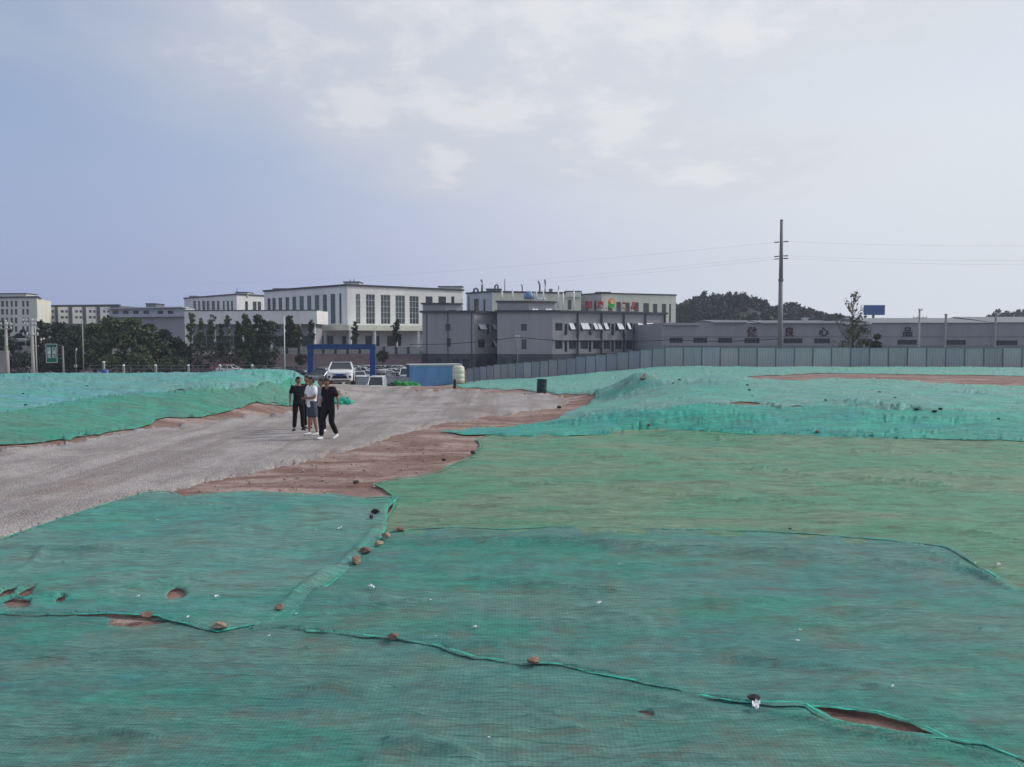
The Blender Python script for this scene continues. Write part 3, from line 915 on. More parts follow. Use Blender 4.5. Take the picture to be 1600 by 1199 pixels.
def rock_mesh(sx, sy, sz, seed, material, sub=3, rough=0.42):
    bm = bmesh.new()
    bmesh.ops.create_icosphere(bm, subdivisions=sub, radius=0.5)
    P = Perlin(seed)
    r = random.Random(seed)
    cuts = [(Vector((r.gauss(0, 1), r.gauss(0, 1), r.gauss(0, 1))).normalized(), r.uniform(0.26, 0.42)) for _ in range(9)]
    for v in bm.verts:
        c = v.co
        for n, d in cuts:
            k = c.dot(n) - d
            if k > 0:
                c = c - n * k
        c = c * (1 + rough * 0.35 * float(P.fbm(c.x * 4 + c.z * 3, c.y * 4 - c.z * 2, 3)))
        v.co = Vector((c.x * sx, c.y * sy, c.z * sz)) * 1.25
    m = bpy.data.meshes.new('stone'); bm.to_mesh(m); bm.free()
    m.materials.append(material)
    return m


def stone(label, px, py, w, hgt=None, material=None, seed=0, name='stone', group='stones weighing down the net edges'):
    """w, hgt in photo pixels"""
    x, y, z = hit3(px, py)
    s = w * y / F
    h = (hgt or w * 0.7) * y / F
    o = bpy.data.objects.new(name, rock_mesh(s, s * 0.8, h, seed, material or M_ROCK))
    o.location = (x, y, z + 0.05 + h * 0.32)
    o.rotation_euler = (0, 0, seed * 1.3)
    COL.objects.link(o)
    tag(o, label, 'stone', group)


stone('large round pale brown stone on the seam between the two foreground nets', 557, 885, 17, 13, M_ROCK_PALE, 1)
stone('flat dark broken stone beside the large round stone', 572, 869, 19, 9, M_ROCK, 2)
stone('small pinkish stone above the flat dark stone', 592, 857, 12, 7, M_ROCK_PALE, 3)
stone('pale angular stone at the corner where three nets meet', 603, 845, 14, 9, M_ROCK_PALE, 4)
stone('brown stone lying on bare soil at the olive net corner', 626, 833, 16, 6, M_ROCK, 5)
stone('reddish brick bit at the tip of the pale teal net corner', 438, 958, 17, 7, M_ROCK, 6)
stone('flat pink stone at the lowest point of the pale teal net', 343, 988, 22, 9, M_ROCK_PALE, 7)
stone('brown stone in the soil gap under the left net edge', 228, 971, 17, 8, M_ROCK, 8)
stone('brown stone alone on the long seam, left end', 614, 1005, 17, 10, M_ROCK, 9)
stone('flat brown stone midway along the long seam', 834, 1043, 20, 9, M_ROCK, 10)
stone('dark stone on the seam beside a scrap of white rag', 1179, 1103, 22, 7, M_CLOD, 11)
stone('small brown stone on the lower edge of the right mound net', 1014, 669, 6, 5, M_ROCK, 12)
stone('stone at the foot of the right mound under its dark slope', 1277, 679, 8, 5, M_ROCK, 13)
stone('stone at the top corner of the right mound', 1004, 594, 8, 4, M_ROCK, 14)
stone('dark clod on the pale teal net near its right edge', 588, 806, 13, 7, M_CLOD, 15, 'clod', 'dark clods on the nets')
stone('smaller dark clod just below the other one near the olive net', 580, 814, 8, 5, M_CLOD, 16, 'clod', 'dark clods on the nets')
stone('dark clod where soil meets the olive net edge', 739, 712, 8, 5, M_CLOD, 17, 'clod', 'dark clods on the nets')
stone('brown clod on bare soil left of the olive net', 556, 759, 11, 5, M_CLOD, 18, 'clod', 'dark clods on the nets')
stone('dark clod at the end of a bare soil streak', 694, 723, 7, 4, M_CLOD, 19, 'clod', 'dark clods on the nets')
stone('dark clod where the bare shoulder meets the right mound', 874, 640, 7, 5, M_CLOD, 20, 'clod', 'dark clods on the nets')
CLODS = [
    (1168, 604, 6, 'dark clod highest of a short row on the right mound'),
    (1171, 612, 6, 'dark clod in the middle of the short row on the right mound'),
    (1175, 621, 4, 'tiny dark clod at the foot of the short row on the right mound'),
    (1357, 602, 4, 'first tiny clod below the bare soil strip on the right'),
    (1362, 612, 5, 'second clod of the slanting row below the bare soil strip'),
    (1374, 616, 7, 'third clod of the slanting row below the bare soil strip'),
    (1398, 625, 8, 'last and largest clod of the slanting row below the bare soil strip'),
    (1290, 628, 5, 'lone clod on the right mound between the row and the soil holes'),
    (1432, 643, 9, 'left of three clods close together at the right of the mound'),
    (1460, 646, 9, 'lowest of three clods close together at the right of the mound'),
    (1108, 662, 7, 'clod on the dark front slope of the right mound'),
    (1062, 596, 7, 'right clod near the peak of the right mound'),
    (1052, 601, 5, 'left clod near the peak of the right mound'),
    (1470, 642, 8, 'upper right of three clods close together on the mound'),
    (1500, 661, 6, 'clod low on the slope left of the last one at the right edge'),
    (1560, 658, 7, 'clod nearest the right edge on the mound slope'),
    (136, 606, 7, 'dark clod furthest right on the left berm'),
    (36, 618, 5, 'dark clod near the left edge on the berm top'),
    (40, 636, 7, 'dark clod lowest on the left berm near its front crease'),
    (102, 611, 5, 'small clod in the middle of the left berm top'),
    (1234, 832, 6, 'small clod on the olive net just above the teal net edge'),
    (1515, 897, 12, 'dark lump under the bunched net at the right edge'),
]
for i, (px, py, w, lb) in enumerate(CLODS):
    stone(lb, px, py, w * 0.8, w * 0.34, M_CLODG, 40 + i, 'clod', 'little clods scattered over the nets')


def scrap(px, py, w, seed, name='paper_scrap'):
    x, y, z = hit3(px, py)
    s = w * y / F
    r = random.Random(seed)
    P = Perlin(seed)
    n = 6
    vs = []; fs = []
    for j in range(n):
        for i in range(n):
            u, v = i / (n - 1) - .5, j / (n - 1) - .5
            q = 1 + 0.3 * float(P(u * 3, v * 3))
            vs.append((u * s * q, v * s * 0.6 * q, 0.35 * s * float(P.fbm(u * 3 + 5, v * 3, 2))))
    for j in range(n - 1):
        for i in range(n - 1):
            fs.append((j * n + i, j * n + i + 1, (j + 1) * n + i + 1, (j + 1) * n + i))
    m = bpy.data.meshes.new(name); m.from_pydata(vs, [], fs); m.materials.append(M_PAPER)
    o = bpy.data.objects.new(name, m)
    o.location = (x, y, z + 0.05 + 0.25 * s)
    o.rotation_euler = (0, 0, r.uniform(0, 3))
    COL.objects.link(o)
    return o


SCRAPS = [
    (246, 818, 4, 'white scrap on the pale teal net below its top edge, left'),
    (531, 832, 7, 'largest white scrap on the pale teal net, near its right edge'),
    (393, 834, 3, 'speck of white litter in the middle of the pale teal net'),
    (216, 940, 6, 'white scrap left of the round red hole in the pale teal net'),
    (340, 941, 9, 'white scrap right of the round red hole in the pale teal net'),
    (294, 973, 7, 'white scrap caught in the lower hem of the pale teal net'),
    (421, 1002, 5, 'white scrap just below the pinned corner of the pale teal net'),
    (581, 925, 10, 'long white scrap right of the pinned net corner'),
    (673, 945, 4, 'small white scrap right of the long one on the middle net'),
    (743, 988, 7, 'white scrap above the long seam, left of centre'),
    (936, 950, 8, 'white scrap in the middle of the large right net'),
    (681, 1002, 3, 'white speck just above the long seam near the brown stone'),
    (764, 1163, 4, 'white speck near the bottom edge of the picture'),
    (968, 888, 4, 'white speck on the large right net below its top edge'),
    (494, 833, 3, 'white speck left of the largest scrap on the pale teal net'),
    (464, 967, 4, 'white speck beside the reddish brick bit'),
    (1250, 993, 6, 'upper of two white scraps on the large right net, right half'),
    (1395, 1082, 6, 'white scrap above the slit in the net on the right'),
    (1560, 889, 8, 'white scrap on the olive net at the right edge'),
    (1525, 886, 5, 'smaller white scrap on the olive net near the right edge'),
    (1110, 661, 9, 'white scrap on the dark front slope of the right mound'),
    (1246, 1010, 6, 'lower of two white scraps on the large right net, right half'),
]
for i, (px, py, w, lb) in enumerate(SCRAPS):
    tag(scrap(px, py, w, 70 + i), lb, 'litter', 'white scraps littering the nets')
tag(scrap(1181, 1114, 20, 99, 'rag'), 'crumpled white rag beside the dark stone on the seam', 'litter')

# loose gravel on the road, clods on the bare shoulder: uncountable
def scatter(name, polys, n, s0, s1, material, seed, label, lo=0.3):
    r = np.random.RandomState(seed)
    pol = [to_uw(pt(p)) for p in polys]
    P = np.array(pol); a, b = P.min(0), P.max(0)
    b[1] = min(b[1], -H / 45.0)
    Q = a + r.rand(n * 4, 2) * (b - a)
    Q = Q[inside(pol, Q)][:n]
    y = -H / Q[:, 1]; x = Q[:, 0] * y
    k = (np.abs(x) < 30)
    x, y = x[k], y[k]
    z = terrain(x, y)
    s = (s0 + (s1 - s0) * r.rand(len(x)) ** 3) * np.clip(y / 12, 0.7, 1.3)
    base = np.array([(1, 0, 0), (0, 1, 0), (-1, 0, 0), (0, -1, 0), (0, 0, .7), (0, 0, -.7)], float)
    V = base[None] * (0.6 + 0.8 * r.rand(len(x), 6, 1)) * s[:, None, None]
    an = r.rand(len(x)) * 6.28
    c, sn = np.cos(an)[:, None], np.sin(an)[:, None]
    V = np.stack([V[..., 0] * c - V[..., 1] * sn, V[..., 0] * sn + V[..., 1] * c, V[..., 2]], -1)
    V += np.stack([x, y, z + s * 0.25 + 0.01], 1)[:, None, :]
    ft = np.array([(0, 1, 4), (1, 2, 4), (2, 3, 4), (3, 0, 4), (1, 0, 5), (2, 1, 5), (3, 2, 5), (0, 3, 5)])
    Fc = (ft[None] + 6 * np.arange(len(x))[:, None, None]).reshape(-1, 3)
    m = bpy.data.meshes.new(name); m.from_pydata(V.reshape(-1, 3).tolist(), [], Fc.tolist())
    m.materials.append(material)
    o = bpy.data.objects.new(name, m); COL.objects.link(o)
    o['kind'] = 'stuff'; o['label'] = label; o['category'] = name.replace('_', ' ')


M_PEB = mat('pebbles', (0.36, 0.325, 0.31), 0.9, 0.4, 40)
M_DCL = mat('soil_clods', (0.34, 0.245, 0.215), 0.95, 0.4, 30)
scatter('loose_gravel', ROAD, 8000, 0.005, 0.028, M_PEB, 3, 'loose grey gravel spread over the road')
scatter('soil_crumbs', [(270, 776), (420, 738), (540, 708), (640, 678), (700, 660), (780, 652), (870, 640), (872, 655), (760, 676), (690, 676), (745, 690), (740, 712), (690, 732), (590, 756), (610, 772), (510, 772), (400, 768)],
        500, 0.004, 0.032, M_DCL, 4, 'reddish crumbs of earth on the bare shoulder')
# ================================================================== BUILDINGS
M_WHITE = mat('white_render', (0.78, 0.765, 0.745), 0.8, 0.10, 0.25, dirt=0.12, streak=True)
M_CREAM = mat('cream_render', (0.68, 0.69, 0.58), 0.8, 0.10, 0.25, dirt=0.15, streak=True)
M_PALEGR = mat('pale_greenish_render', (0.52, 0.55, 0.50), 0.8, 0.10, 0.3, dirt=0.12, streak=True)
M_GREY = mat('grey_render', (0.33, 0.325, 0.345), 0.85, 0.10, 0.25, dirt=0.18, streak=True)
M_GREYD = mat('dark_grey_plinth', (0.075, 0.085, 0.105), 0.85, 0.15, 0.5)
M_TRIM = mat('dark_trim', (0.05, 0.055, 0.07), 0.6, 0.1, 1)
M_ROOF = mat('roof_grey', (0.22, 0.23, 0.24), 0.8, 0.15, 0.4)
M_METAL = mat('sheet_metal_wall', (0.26, 0.275, 0.30), 0.55, 0.08, 0.5, spec=0.4, dirt=0.15, streak=True)
M_METALD = mat('sheet_metal_roof', (0.15, 0.165, 0.18), 0.5, 0.1, 0.4, spec=0.4)
M_GUTTER = mat('white_gutter', (0.55, 0.56, 0.57), 0.6, 0.06, 1)
M_DARKWIN = mat('dark_opening', (0.02, 0.025, 0.035), 0.35, 0.2, 3, spec=0.5)
M_FRAME = mat('window_frame', (0.10, 0.11, 0.12), 0.5, 0.1, 2)
M_FRAMEW = mat('window_frame_pale', (0.5, 0.52, 0.53), 0.5, 0.1, 2)
M_SASH = mat('sky_pale_sash_glass', (0.72, 0.74, 0.76), 0.15, 0.08, 2, spec=0.6)  # sky reflected in the open sashes, painted as a pale base colour
M_PIPE = mat('white_duct', (0.74, 0.75, 0.76), 0.5, 0.05, 2)
M_STEEL = mat('dull_steel', (0.17, 0.18, 0.20), 0.5, 0.15, 1.5, spec=0.4)
M_CONC = mat('concrete', (0.34, 0.34, 0.33), 0.9, 0.15, 0.8, dirt=0.2, streak=True)
M_RED = mat('red_letters', (0.33, 0.02, 0.035), 0.5, 0.1, 2)
M_ORANGE = mat('orange_emblem', (0.75, 0.26, 0.06), 0.5, 0.15, 2)
M_GREEN = mat('green_emblem', (0.05, 0.42, 0.06), 0.5, 0.15, 2)


def glass(name, c, rough=0.12):
    m, T, p, out = principled(name, rough, 0, 0.6)
    oi = T.n('ShaderNodeObjectInfo').outputs['Random']
    pos = T.n('ShaderNodeNewGeometry').outputs['Position']
    f = T.m('MULTIPLY', T.rng(oi, 0, 1, 0.5, 1.7), T.rng(T.noise(pos, 0.9, 3, 0.5), 0.3, 0.7, 0.7, 1.4))
    sc = T.vm('SCALE', c, None); T.t.links.new(f, sc.node.inputs['Scale'])
    T.t.links.new(sc, p.inputs['Base Color'])
    return m


M_GLASS = glass('dark_glass', (0.035, 0.045, 0.055))
M_GLASSG = glass('greenish_glass', (0.045, 0.085, 0.095))


class Wall:
    def __init__(s, A, B, z0, z1):
        s.A = np.array(A[:2], float); s.B = np.array(B[:2], float)
        s.L = float(np.linalg.norm(s.B - s.A)); s.T = (s.B - s.A) / s.L
        s.N = np.array([s.T[1], -s.T[0]])          # outward when A is on the left seen from outside
        s.z0, s.z1 = z0, z1

    def P(s, a, z, d=0.0):
        q = s.A + s.T * a + s.N * d
        return (q[0], q[1], z)

    def loc(s, px, py):
        d = ray(px, py)
        # A + T a = (dx, dy) t
        m = np.array([[s.T[0], -d[0]], [s.T[1], -d[1]]])
        a, t = np.linalg.solve(m, -s.A)
        return a, H + d[2] * t

    def rect(s, r):
        x0, y0, x1, y1 = r
        ym, xm = (y0 + y1) / 2, (x0 + x1) / 2
        a0 = s.loc(x0, ym)[0]; a1 = s.loc(x1, ym)[0]
        zt = s.loc(xm, y0)[1]; zb = s.loc(xm, y1)[1]
        return (min(a0, a1), max(zb, s.z0 + 0.02), max(a0, a1), min(zt, s.z1 - 0.05))

    def box(s, mb, a0, a1, z0, z1, d0, d1):
        mb.obox(s.P(a0, z0, d0), tuple(np.append(s.T * (a1 - a0), 0)), tuple(np.append(s.N * (d1 - d0), 0)), (0, 0, z1 - z0))

    def skin(s, mb, rects, depth=0.22):
        S = sorted({0.0, s.L, *[r[0] for r in rects], *[r[2] for r in rects]})
        Z = sorted({s.z0, s.z1, *[r[1] for r in rects], *[r[3] for r in rects]})
        S = [q for q in S if -1e-6 <= q <= s.L + 1e-6]
        for i in range(len(S) - 1):
            for j in range(len(Z) - 1):
                a, z = (S[i] + S[i + 1]) / 2, (Z[j] + Z[j + 1]) / 2
                if any(r[0] < a < r[2] and r[1] < z < r[3] for r in rects):
                    continue
                mb.quad(s.P(S[i], Z[j]), s.P(S[i + 1], Z[j]), s.P(S[i + 1], Z[j + 1]), s.P(S[i], Z[j + 1]))
        for a0, z0, a1, z1 in rects:
            for p, q in (((a0, z0), (a1, z0)), ((a1, z0), (a1, z1)), ((a1, z1), (a0, z1)), ((a0, z1), (a0, z0))):
                mb.quad(s.P(*p), s.P(*p, -depth), s.P(*q, -depth), s.P(*q))

    def window(s, parent, r, fm=None, gm=None, nx=2, nz=1, name='window', depth=0.2, bar=0.06, opened=None, label=None):
        a0, z0, a1, z1 = r
        e = 0.003
        mb = MB()
        d0, d1 = -depth + 0.02, -depth + 0.09
        s.box(mb, a0 + e, a0 + bar, z0 + e, z1 - e, d0, d1); s.box(mb, a1 - bar, a1 - e, z0 + e, z1 - e, d0, d1)
        s.box(mb, a0 + bar, a1 - bar, z0 + e, z0 + bar, d0, d1); s.box(mb, a0 + bar, a1 - bar, z1 - bar, z1 - e, d0, d1)
        for i in range(1, nx):
            c = a0 + (a1 - a0) * i / nx
            s.box(mb, c - bar / 2, c + bar / 2, z0 + bar, z1 - bar, d0, d1 - 0.01)
        for i in range(1, nz):
            c = z0 + (z1 - z0) * i / nz
            s.box(mb, a0 + bar, a1 - bar, c - bar / 2, c + bar / 2, d0, d1 - 0.02)
        w = mb.build(name, fm or M_FRAME, parent, label=label)
        mb = MB()
        s.box(mb, a0 + e, a1 - e, z0 + e, z1 - e, -depth - 0.03, -depth)
        mb.build('pane', gm or M_GLASS, w)
        if opened:                                   # top-hung sashes pushed outwards
            for (f0, f1) in opened:
                b0, b1 = a0 + (a1 - a0) * f0, a0 + (a1 - a0) * f1
                hgt = (z1 - z0) * 0.97
                tilt = R(33)
                mb = MB()
                o = np.array(s.P(b0 + .02, z1 - 0.03, -0.03))
                ax = np.append(s.T * (b1 - b0 - .04), 0)
                dn = np.append(s.N * math.sin(tilt) * hgt, -math.cos(tilt) * hgt)
                th = np.append(s.N * 0.04 * math.cos(tilt), 0.04 * math.sin(tilt))
                mb.obox(o, ax, dn, th)
                mb.build('sash', M_SASH, w)
        return w


def building(name, label, cat, walls, parent_at, wall_mat, z0, z1, foot, roof_mat=None, parapet=0.0):
    """walls: list of (Wall, [window specs (rect px, kwargs)], material or None); foot closes the plan behind"""
    root = thing(name, label, cat, parent_at, 0, None, True)
    by = {}
    wins = []
    for w, specs, wm in walls:
        wm = wm or wall_mat
        mb = by.setdefault(wm.name, (MB(), wm))[0]
        rs = []
        for sp in specs:
            r = w.rect(sp[0])
            if r[2] - r[0] < 0.1 or r[3] - r[1] < 0.1 or r[0] < 0 or r[2] > w.L:
                continue
            rs.append((r, sp[1] if len(sp) > 1 else {}))
        w.skin(mb, [r for r, _ in rs])
        wins += [(w, r, kw) for r, kw in rs]
    mb0 = by.setdefault(wall_mat.name, (MB(), wall_mat))[0]
    # plain walls at the back
    for i in range(len(foot) - 1):
        a, b = foot[i], foot[i + 1]
        mb0.quad((a[0], a[1], z0), (b[0], b[1], z0), (b[0], b[1], z1), (a[0], a[1], z1))
    for mb, m in by.values():
        mb.build('wall', m, root)
    for w, r, kw in wins:
        w.window(root, r, **kw)
    ring = [tuple(w.A) for w, _, _ in walls] + [tuple(walls[-1][0].B)] + [tuple(p[:2]) for p in foot[1:-1]]
    rb = MB()
    n = len(ring)
    rb.add([(x, y, z1 - parapet) for x, y in ring], [tuple(range(n))])
    rb.build('roof', roof_mat or M_ROOF, root)
    return root


def coping(root, ws, z, h=0.3, out=0.25, m=None, name='coping', back=0.4):
    mb = MB()
    for w in ws:
        w.box(mb, -out, w.L + out * 0.98, z, z + h, -back, out)
    return mb.build(name, m or M_TRIM, root)


def P2(px, py, Y):
    return at(px, py, Y)[:2]


def off(p, q, d):
    """point p moved by d away from the camera along q"""
    return (p[0] + q[0] * d, p[1] + q[1] * d)


# ---- white office block with tall windows and a colonnade
zr = at(543, 447, 190)[2]
C = P2(543, 480, 190); Lp = P2(413, 480, 215); Rp = P2(723, 480, 211)
wl_, wr_ = Wall(Lp, C, 0.3, zr), Wall(C, Rp, 0.3, zr)
lw = [(418, 423), (425.5, 431), (435.5, 441), (446, 452), (457, 463), (468, 475), (480, 486.5), (492, 499), (504.5, 511), (516.5, 524), (530, 533.5)]
ls = [((a, 466.5 - 8 * (a - 418) / 115, b, 506), dict(gm=M_GLASSG, fm=M_FRAME, nx=2, nz=4)) for a, b in lw]
rw = [(556, 563), (572, 586), (595, 610), (618, 633), (640, 654.5)]
rs_ = [((a, 459.5 + 4 * (a - 556) / 100, b, 506.5), dict(nx=3, nz=5, fm=M_FRAMEW, bar=.09)) for a, b in rw]
rs_ += [((a, 463.5, b, 475), dict(nx=2, nz=1)) for a, b in ((665, 676), (685, 697), (705, 710))]
gl = [((a, 525, b, 541), dict(gm=M_DARKWIN, nx=2)) for a, b in ((498, 506), (511, 521), (534.5, 541))]
gr_ = [((a, 525, b, 541), dict(gm=M_DARKWIN, nx=3)) for a, b in ((550, 558.5), (571, 581), (586, 593), (605, 627))]
white = building('office_building', 'large white flat roofed office block with tall window strips above a colonnade', 'building',
                 [(wl_, ls + gl, None), (wr_, rs_ + gr_, None)], (C[0], C[1], 0.3), M_WHITE, 0.3, zr,
                 [Rp, (Rp[0] - 20, Rp[1] + 30), (Lp[0] + 10, Lp[1] + 32), Lp], parapet=0.8)
coping(white, (wl_, wr_), zr, 0.45, 0.3)
for w in (wl_, wr_):                                   # pale string course under the strips of glass
    mb = MB(); za = w.loc(543, 508)[1]
    w.box(mb, 0, w.L, za - .35, za, 0.003, 0.18); mb.build('string_course', M_PALEGR, white)
cA, cB, cC = P2(462, 512, 200), P2(545, 512, 184), P2(661, 512, 197)
zc0, zc1 = at(545, 516.5, 184)[2], at(545, 508.5, 184)[2]
mb = MB(); mb.prism([cA, cB, cC, (Rp[0] - 8, Rp[1] - 6), (C[0] + .1, C[1] - .25), (C[0] - 17, C[1] + 13)], zc0, zc1)
mb.build('canopy', M_CREAM, white)
for px in (469.5, 508.5, 546.5, 583, 617, 653):
    f = (px - 545) / 116 if px > 545 else (545 - px) / 83
    q = (np.array(cB) * (1 - f) + np.array(cC if px > 545 else cA) * f) + np.array([0, 0.5])
    mb = MB(); mb.box(q[0], q[1], 0.3, 0.5, 0.5, zc0 - 0.3); mb.build('column', M_WHITE, white)


def penthouse(root, px0, px1, ytop, ybot, Y, m, depth=5, cap=True):
    a, b = at(px0, ytop, Y), at(px1, ytop, Y)
    z0_, z1_ = at(px0, ybot, Y)[2], a[2]
    mb = MB(); mb.prism([a[:2], b[:2], (b[0], Y + depth), (a[0], Y + depth)], z0_ - 0.5, z1_)
    o = mb.build('stair_head', m, root)
    if cap:
        mb = MB(); mb.prism([(a[0] - .15, Y - .15), (b[0] + .15, Y - .15), (b[0] + .15, Y + depth + .15), (a[0] - .15, Y + depth + .15)], z1_ + .002, z1_ + 0.22)
        mb.build('cap', M_TRIM, o)
    return o


penthouse(white, 537, 561, 441.5, 447.5, 196, M_PALEGR)
penthouse(white, 685, 722, 448.5, 454, 212, M_PALEGR)
penthouse(white, 427, 447, 452, 455.5, 214, M_PALEGR)
mb = MB(); mb.tube([at(547, 442, 198), at(547, 437, 198)], 0.12, 5); mb.tube([at(553, 440.5, 198), at(553, 436.5, 198)], 0.12, 5); mb.build('roof_vent', M_STEEL, white)

# ---- left wing behind it
zr2 = at(370, 461, 237)[2]
C2 = P2(370, 480, 237); L2 = P2(288, 480, 262); R2 = P2(414, 480, 246)
a2, b2 = Wall(L2, C2, 0.3, zr2), Wall(C2, R2, 0.3, zr2)
l2 = [(302, 306.5), (309.5, 313), (316, 321), (323, 327.5), (331, 336), (339, 343), (348, 351), (354.5, 358), (361, 364)]
wing = building('office_wing', 'lower pale wing with narrow windows left of the white office block', 'building',
                [(a2, [((a, 470.5, b, 486), dict(nx=1, nz=2)) for a, b in l2], None), (b2, [((383, 471, 387.5, 485), dict(nx=1, nz=2)), ((395, 471.5, 401, 485), dict(nx=1, nz=2)), ((402.5, 471.5, 408, 485), dict(nx=1, nz=2))], None)],
                (C2[0], C2[1], 0.3), M_WHITE, 0.3, zr2, [R2, (R2[0] - 8, R2[1] + 25), (L2[0] + 8, L2[1] + 22), L2], parapet=0.8)
coping(wing, (a2, b2), zr2, 0.4, 0.25)
penthouse(wing, 368, 387, 457.5, 462, 240, M_PALEGR)
penthouse(wing, 296, 306, 463.5, 467, 262, M_PALEGR)
mb = MB(); mb.tube([at(370.5, 458, 241), at(370.5, 450, 241)], 0.1, 5); mb.build('roof_vent', M_STEEL, wing)

# ---- low white hall with a blank wall band
hA, hB = P2(288, 495, 181), P2(495, 495, 178)
zh1, zhm = at(495, 485.5, 178)[2], at(495, 506.5, 178)[2]
wh = Wall(hA, hB, zhm, zh1)
hb = [hB, (hB[0] + .3, 187.5), (hA[0] + 3, 190), hA]
hall = building('white_hall', 'low hall with a broad blank white wall band behind the slender trees', 'building', [(wh, [], None)], (hA[0], hA[1], 0), M_WHITE, zhm, zh1, hb)
coping(hall, (wh,), zh1, 0.18, 0.1)
mb = MB(); mb.prism([(hA[0] + 1, hA[1] + 2.2), (hB[0] - 1, hB[1] + 2.2), (hB[0] - 1, 187), (hA[0] + 3, 189)], -0.2, zhm - .003); mb.build('lower_wall', M_GREY, hall)
wlow = Wall((hA[0] + 1, hA[1] + 2.2), (hB[0] - 1, hB[1] + 2.2), -0.2, zhm)
for k in range(9):
    c = wlow.L * (k + .5) / 9
    mb = MB(); wlow.box(mb, c - 1.5, c + 1.5, 0.9, 3.2, 0.004, 0.07); mb.build('window', M_DARKWIN, hall)
for k in range(10):
    q = np.array(hA) + (np.array(hB) - np.array(hA)) * (k + .1) / 9.3 + np.array([0, .4])
    mb = MB(); mb.box(q[0], q[1], -0.2, .35, .35, zhm + 0.195); mb.build('column', M_WHITE, hall)
# ---- grey hall beyond, under a flat eave
gA, gB = P2(170, 488, 205), P2(289, 488, 196)
zg = at(230, 482, 200)[2]; zg2 = at(230, 495.5, 200)[2]
wg = Wall(gA, gB, zg2, zg)
ghall = building('grey_hall', 'low grey flat roofed hall between the far white blocks and the blank white hall', 'building', [(wg, [((a, 485.5, a + 9, 491), dict(nx=3)) for a in (176, 192, 208, 224, 246, 262)], None)],
                 (gA[0], gA[1], -.2), mat('pale_metal_wall', (.46, .48, .52), .6, .1, .5), zg2, zg, [gB, (gB[0], gB[1] + 6), (gA[0] + 2, gA[1] + 12), gA])
mb = MB(); mb.prism([(gA[0] + .5, gA[1] + 1), (gB[0] - .5, gB[1] + 1), (gB[0] - .5, gB[1] + 5), (gA[0] + 2, gA[1] + 10)], -0.2, zg2 - .003); mb.build('lower_wall', M_GREY, ghall)
mb = MB(); wg.box(mb, -.8, wg.L + .2, zg + .003, zg + .25, -1, .9); mb.build('eave', M_GUTTER, ghall)
penthouse(ghall, 228, 243, 475.5, 482, 202, M_METALD)

# ---- far left blocks
kA, kB, kC = P2(-70, 480, 226), P2(58, 480, 218), P2(63, 480, 228)
zk = at(58, 465, 218)[2]
wk, wk2 = Wall(kA, kB, -0.5, zk), Wall(kB, kC, -0.5, zk)
kx = [(1.5, 6), (9, 12.5), (16.5, 20), (23, 27), (34.5, 38), (41, 45), (-8, -4), (-17, -13), (-28, -24), (-36, -32), (-47, -43), (-57, -53)]
ky = [(470.5, 479.5), (483, 492), (496.5, 505.5), (510, 519)]
cream = building('cream_block', 'four storey cream block at the far left edge', 'building', [(wk, [((a, y0, b, y1), dict(nx=1, nz=2)) for a, b in kx for y0, y1 in ky], None), (wk2, [], None)],
                 (kB[0], kB[1], -.5), M_CREAM, -0.5, zk, [kC, (kC[0] - 5, kC[1] + 14), (kA[0], kA[1] + 16), kA], parapet=.6)
coping(cream, (wk, wk2), zk, .35, .35)
penthouse(cream, -6, 41, 459.5, 465, 224, M_PALEGR, 5)
jA, jB = P2(69, 490, 246), P2(186, 490, 240)
zj = at(120, 478.5, 243)[2]
wj = Wall(jA, jB, -0.5, zj)
jw = []
block = thing('dormitory_block', 'pale block with paired windows in white bays behind the dark trees', 'building', (jA[0], jA[1], -.5), 0, None, True)
bays = [(78, 86.5), (93, 108), (115.5, 130), (137, 151.5), (159, 172.5)]
mb = MB(); wj.skin(mb, []); mb.quad((jB[0], jB[1], -.5), (jB[0], jB[1] + 14, -.5), (jB[0], jB[1] + 14, zj), (jB[0], jB[1], zj))
mb.quad((jA[0], jA[1] + 14, -.5), (jA[0], jA[1], -.5), (jA[0], jA[1], zj), (jA[0], jA[1] + 14, zj)); mb.build('wall', mat('slate_render', (0.13, 0.14, 0.15), .8, .1, .4), block)
mb = MB(); mb.add([(*jA, zj), (*jB, zj), (jB[0], jB[1] + 14, zj), (jA[0], jA[1] + 14, zj)], [(0, 1, 2, 3)]); mb.build('roof', M_ROOF, block)
for a, b in bays:
    r = wj.rect((a, 480, b, 506))
    wb_ = Wall(wj.P(r[0], 0, .6), wj.P(r[2], 0, .6), r[1], r[3])
    m_ = (a + b) / 2
    wn_ = [(a + 1.5, m_ - 1), (m_ + 1, b - 1.5)] if b - a > 10 else [(a + 2, b - 1.5)]
    rr = [wb_.rect((x0, y0, x1, y1)) for x0, x1 in wn_ for y0, y1 in ((485, 488.8), (494.3, 498))]
    mb = MB(); wb_.skin(mb, rr)
    for q in ((0,), (wb_.L,)):
        mb.quad(wb_.P(q[0], wb_.z0), wb_.P(q[0], wb_.z0, -.6), wb_.P(q[0], wb_.z1, -.6), wb_.P(q[0], wb_.z1))
    mb.quad(wb_.P(0, wb_.z1), wb_.P(wb_.L, wb_.z1), wb_.P(wb_.L, wb_.z1, -.6), wb_.P(0, wb_.z1, -.6))
    bo = mb.build('bay', M_WHITE, block)
    for q in rr:
        wb_.window(bo, q, M_FRAME, M_DARKWIN) if False else None
        m2 = MB(); wb_.box(m2, q[0], q[2], q[1], q[3], -.25, -.2); m2.build('window', M_GLASS, bo)
coping(block, (wj,), zj, .4, .3)

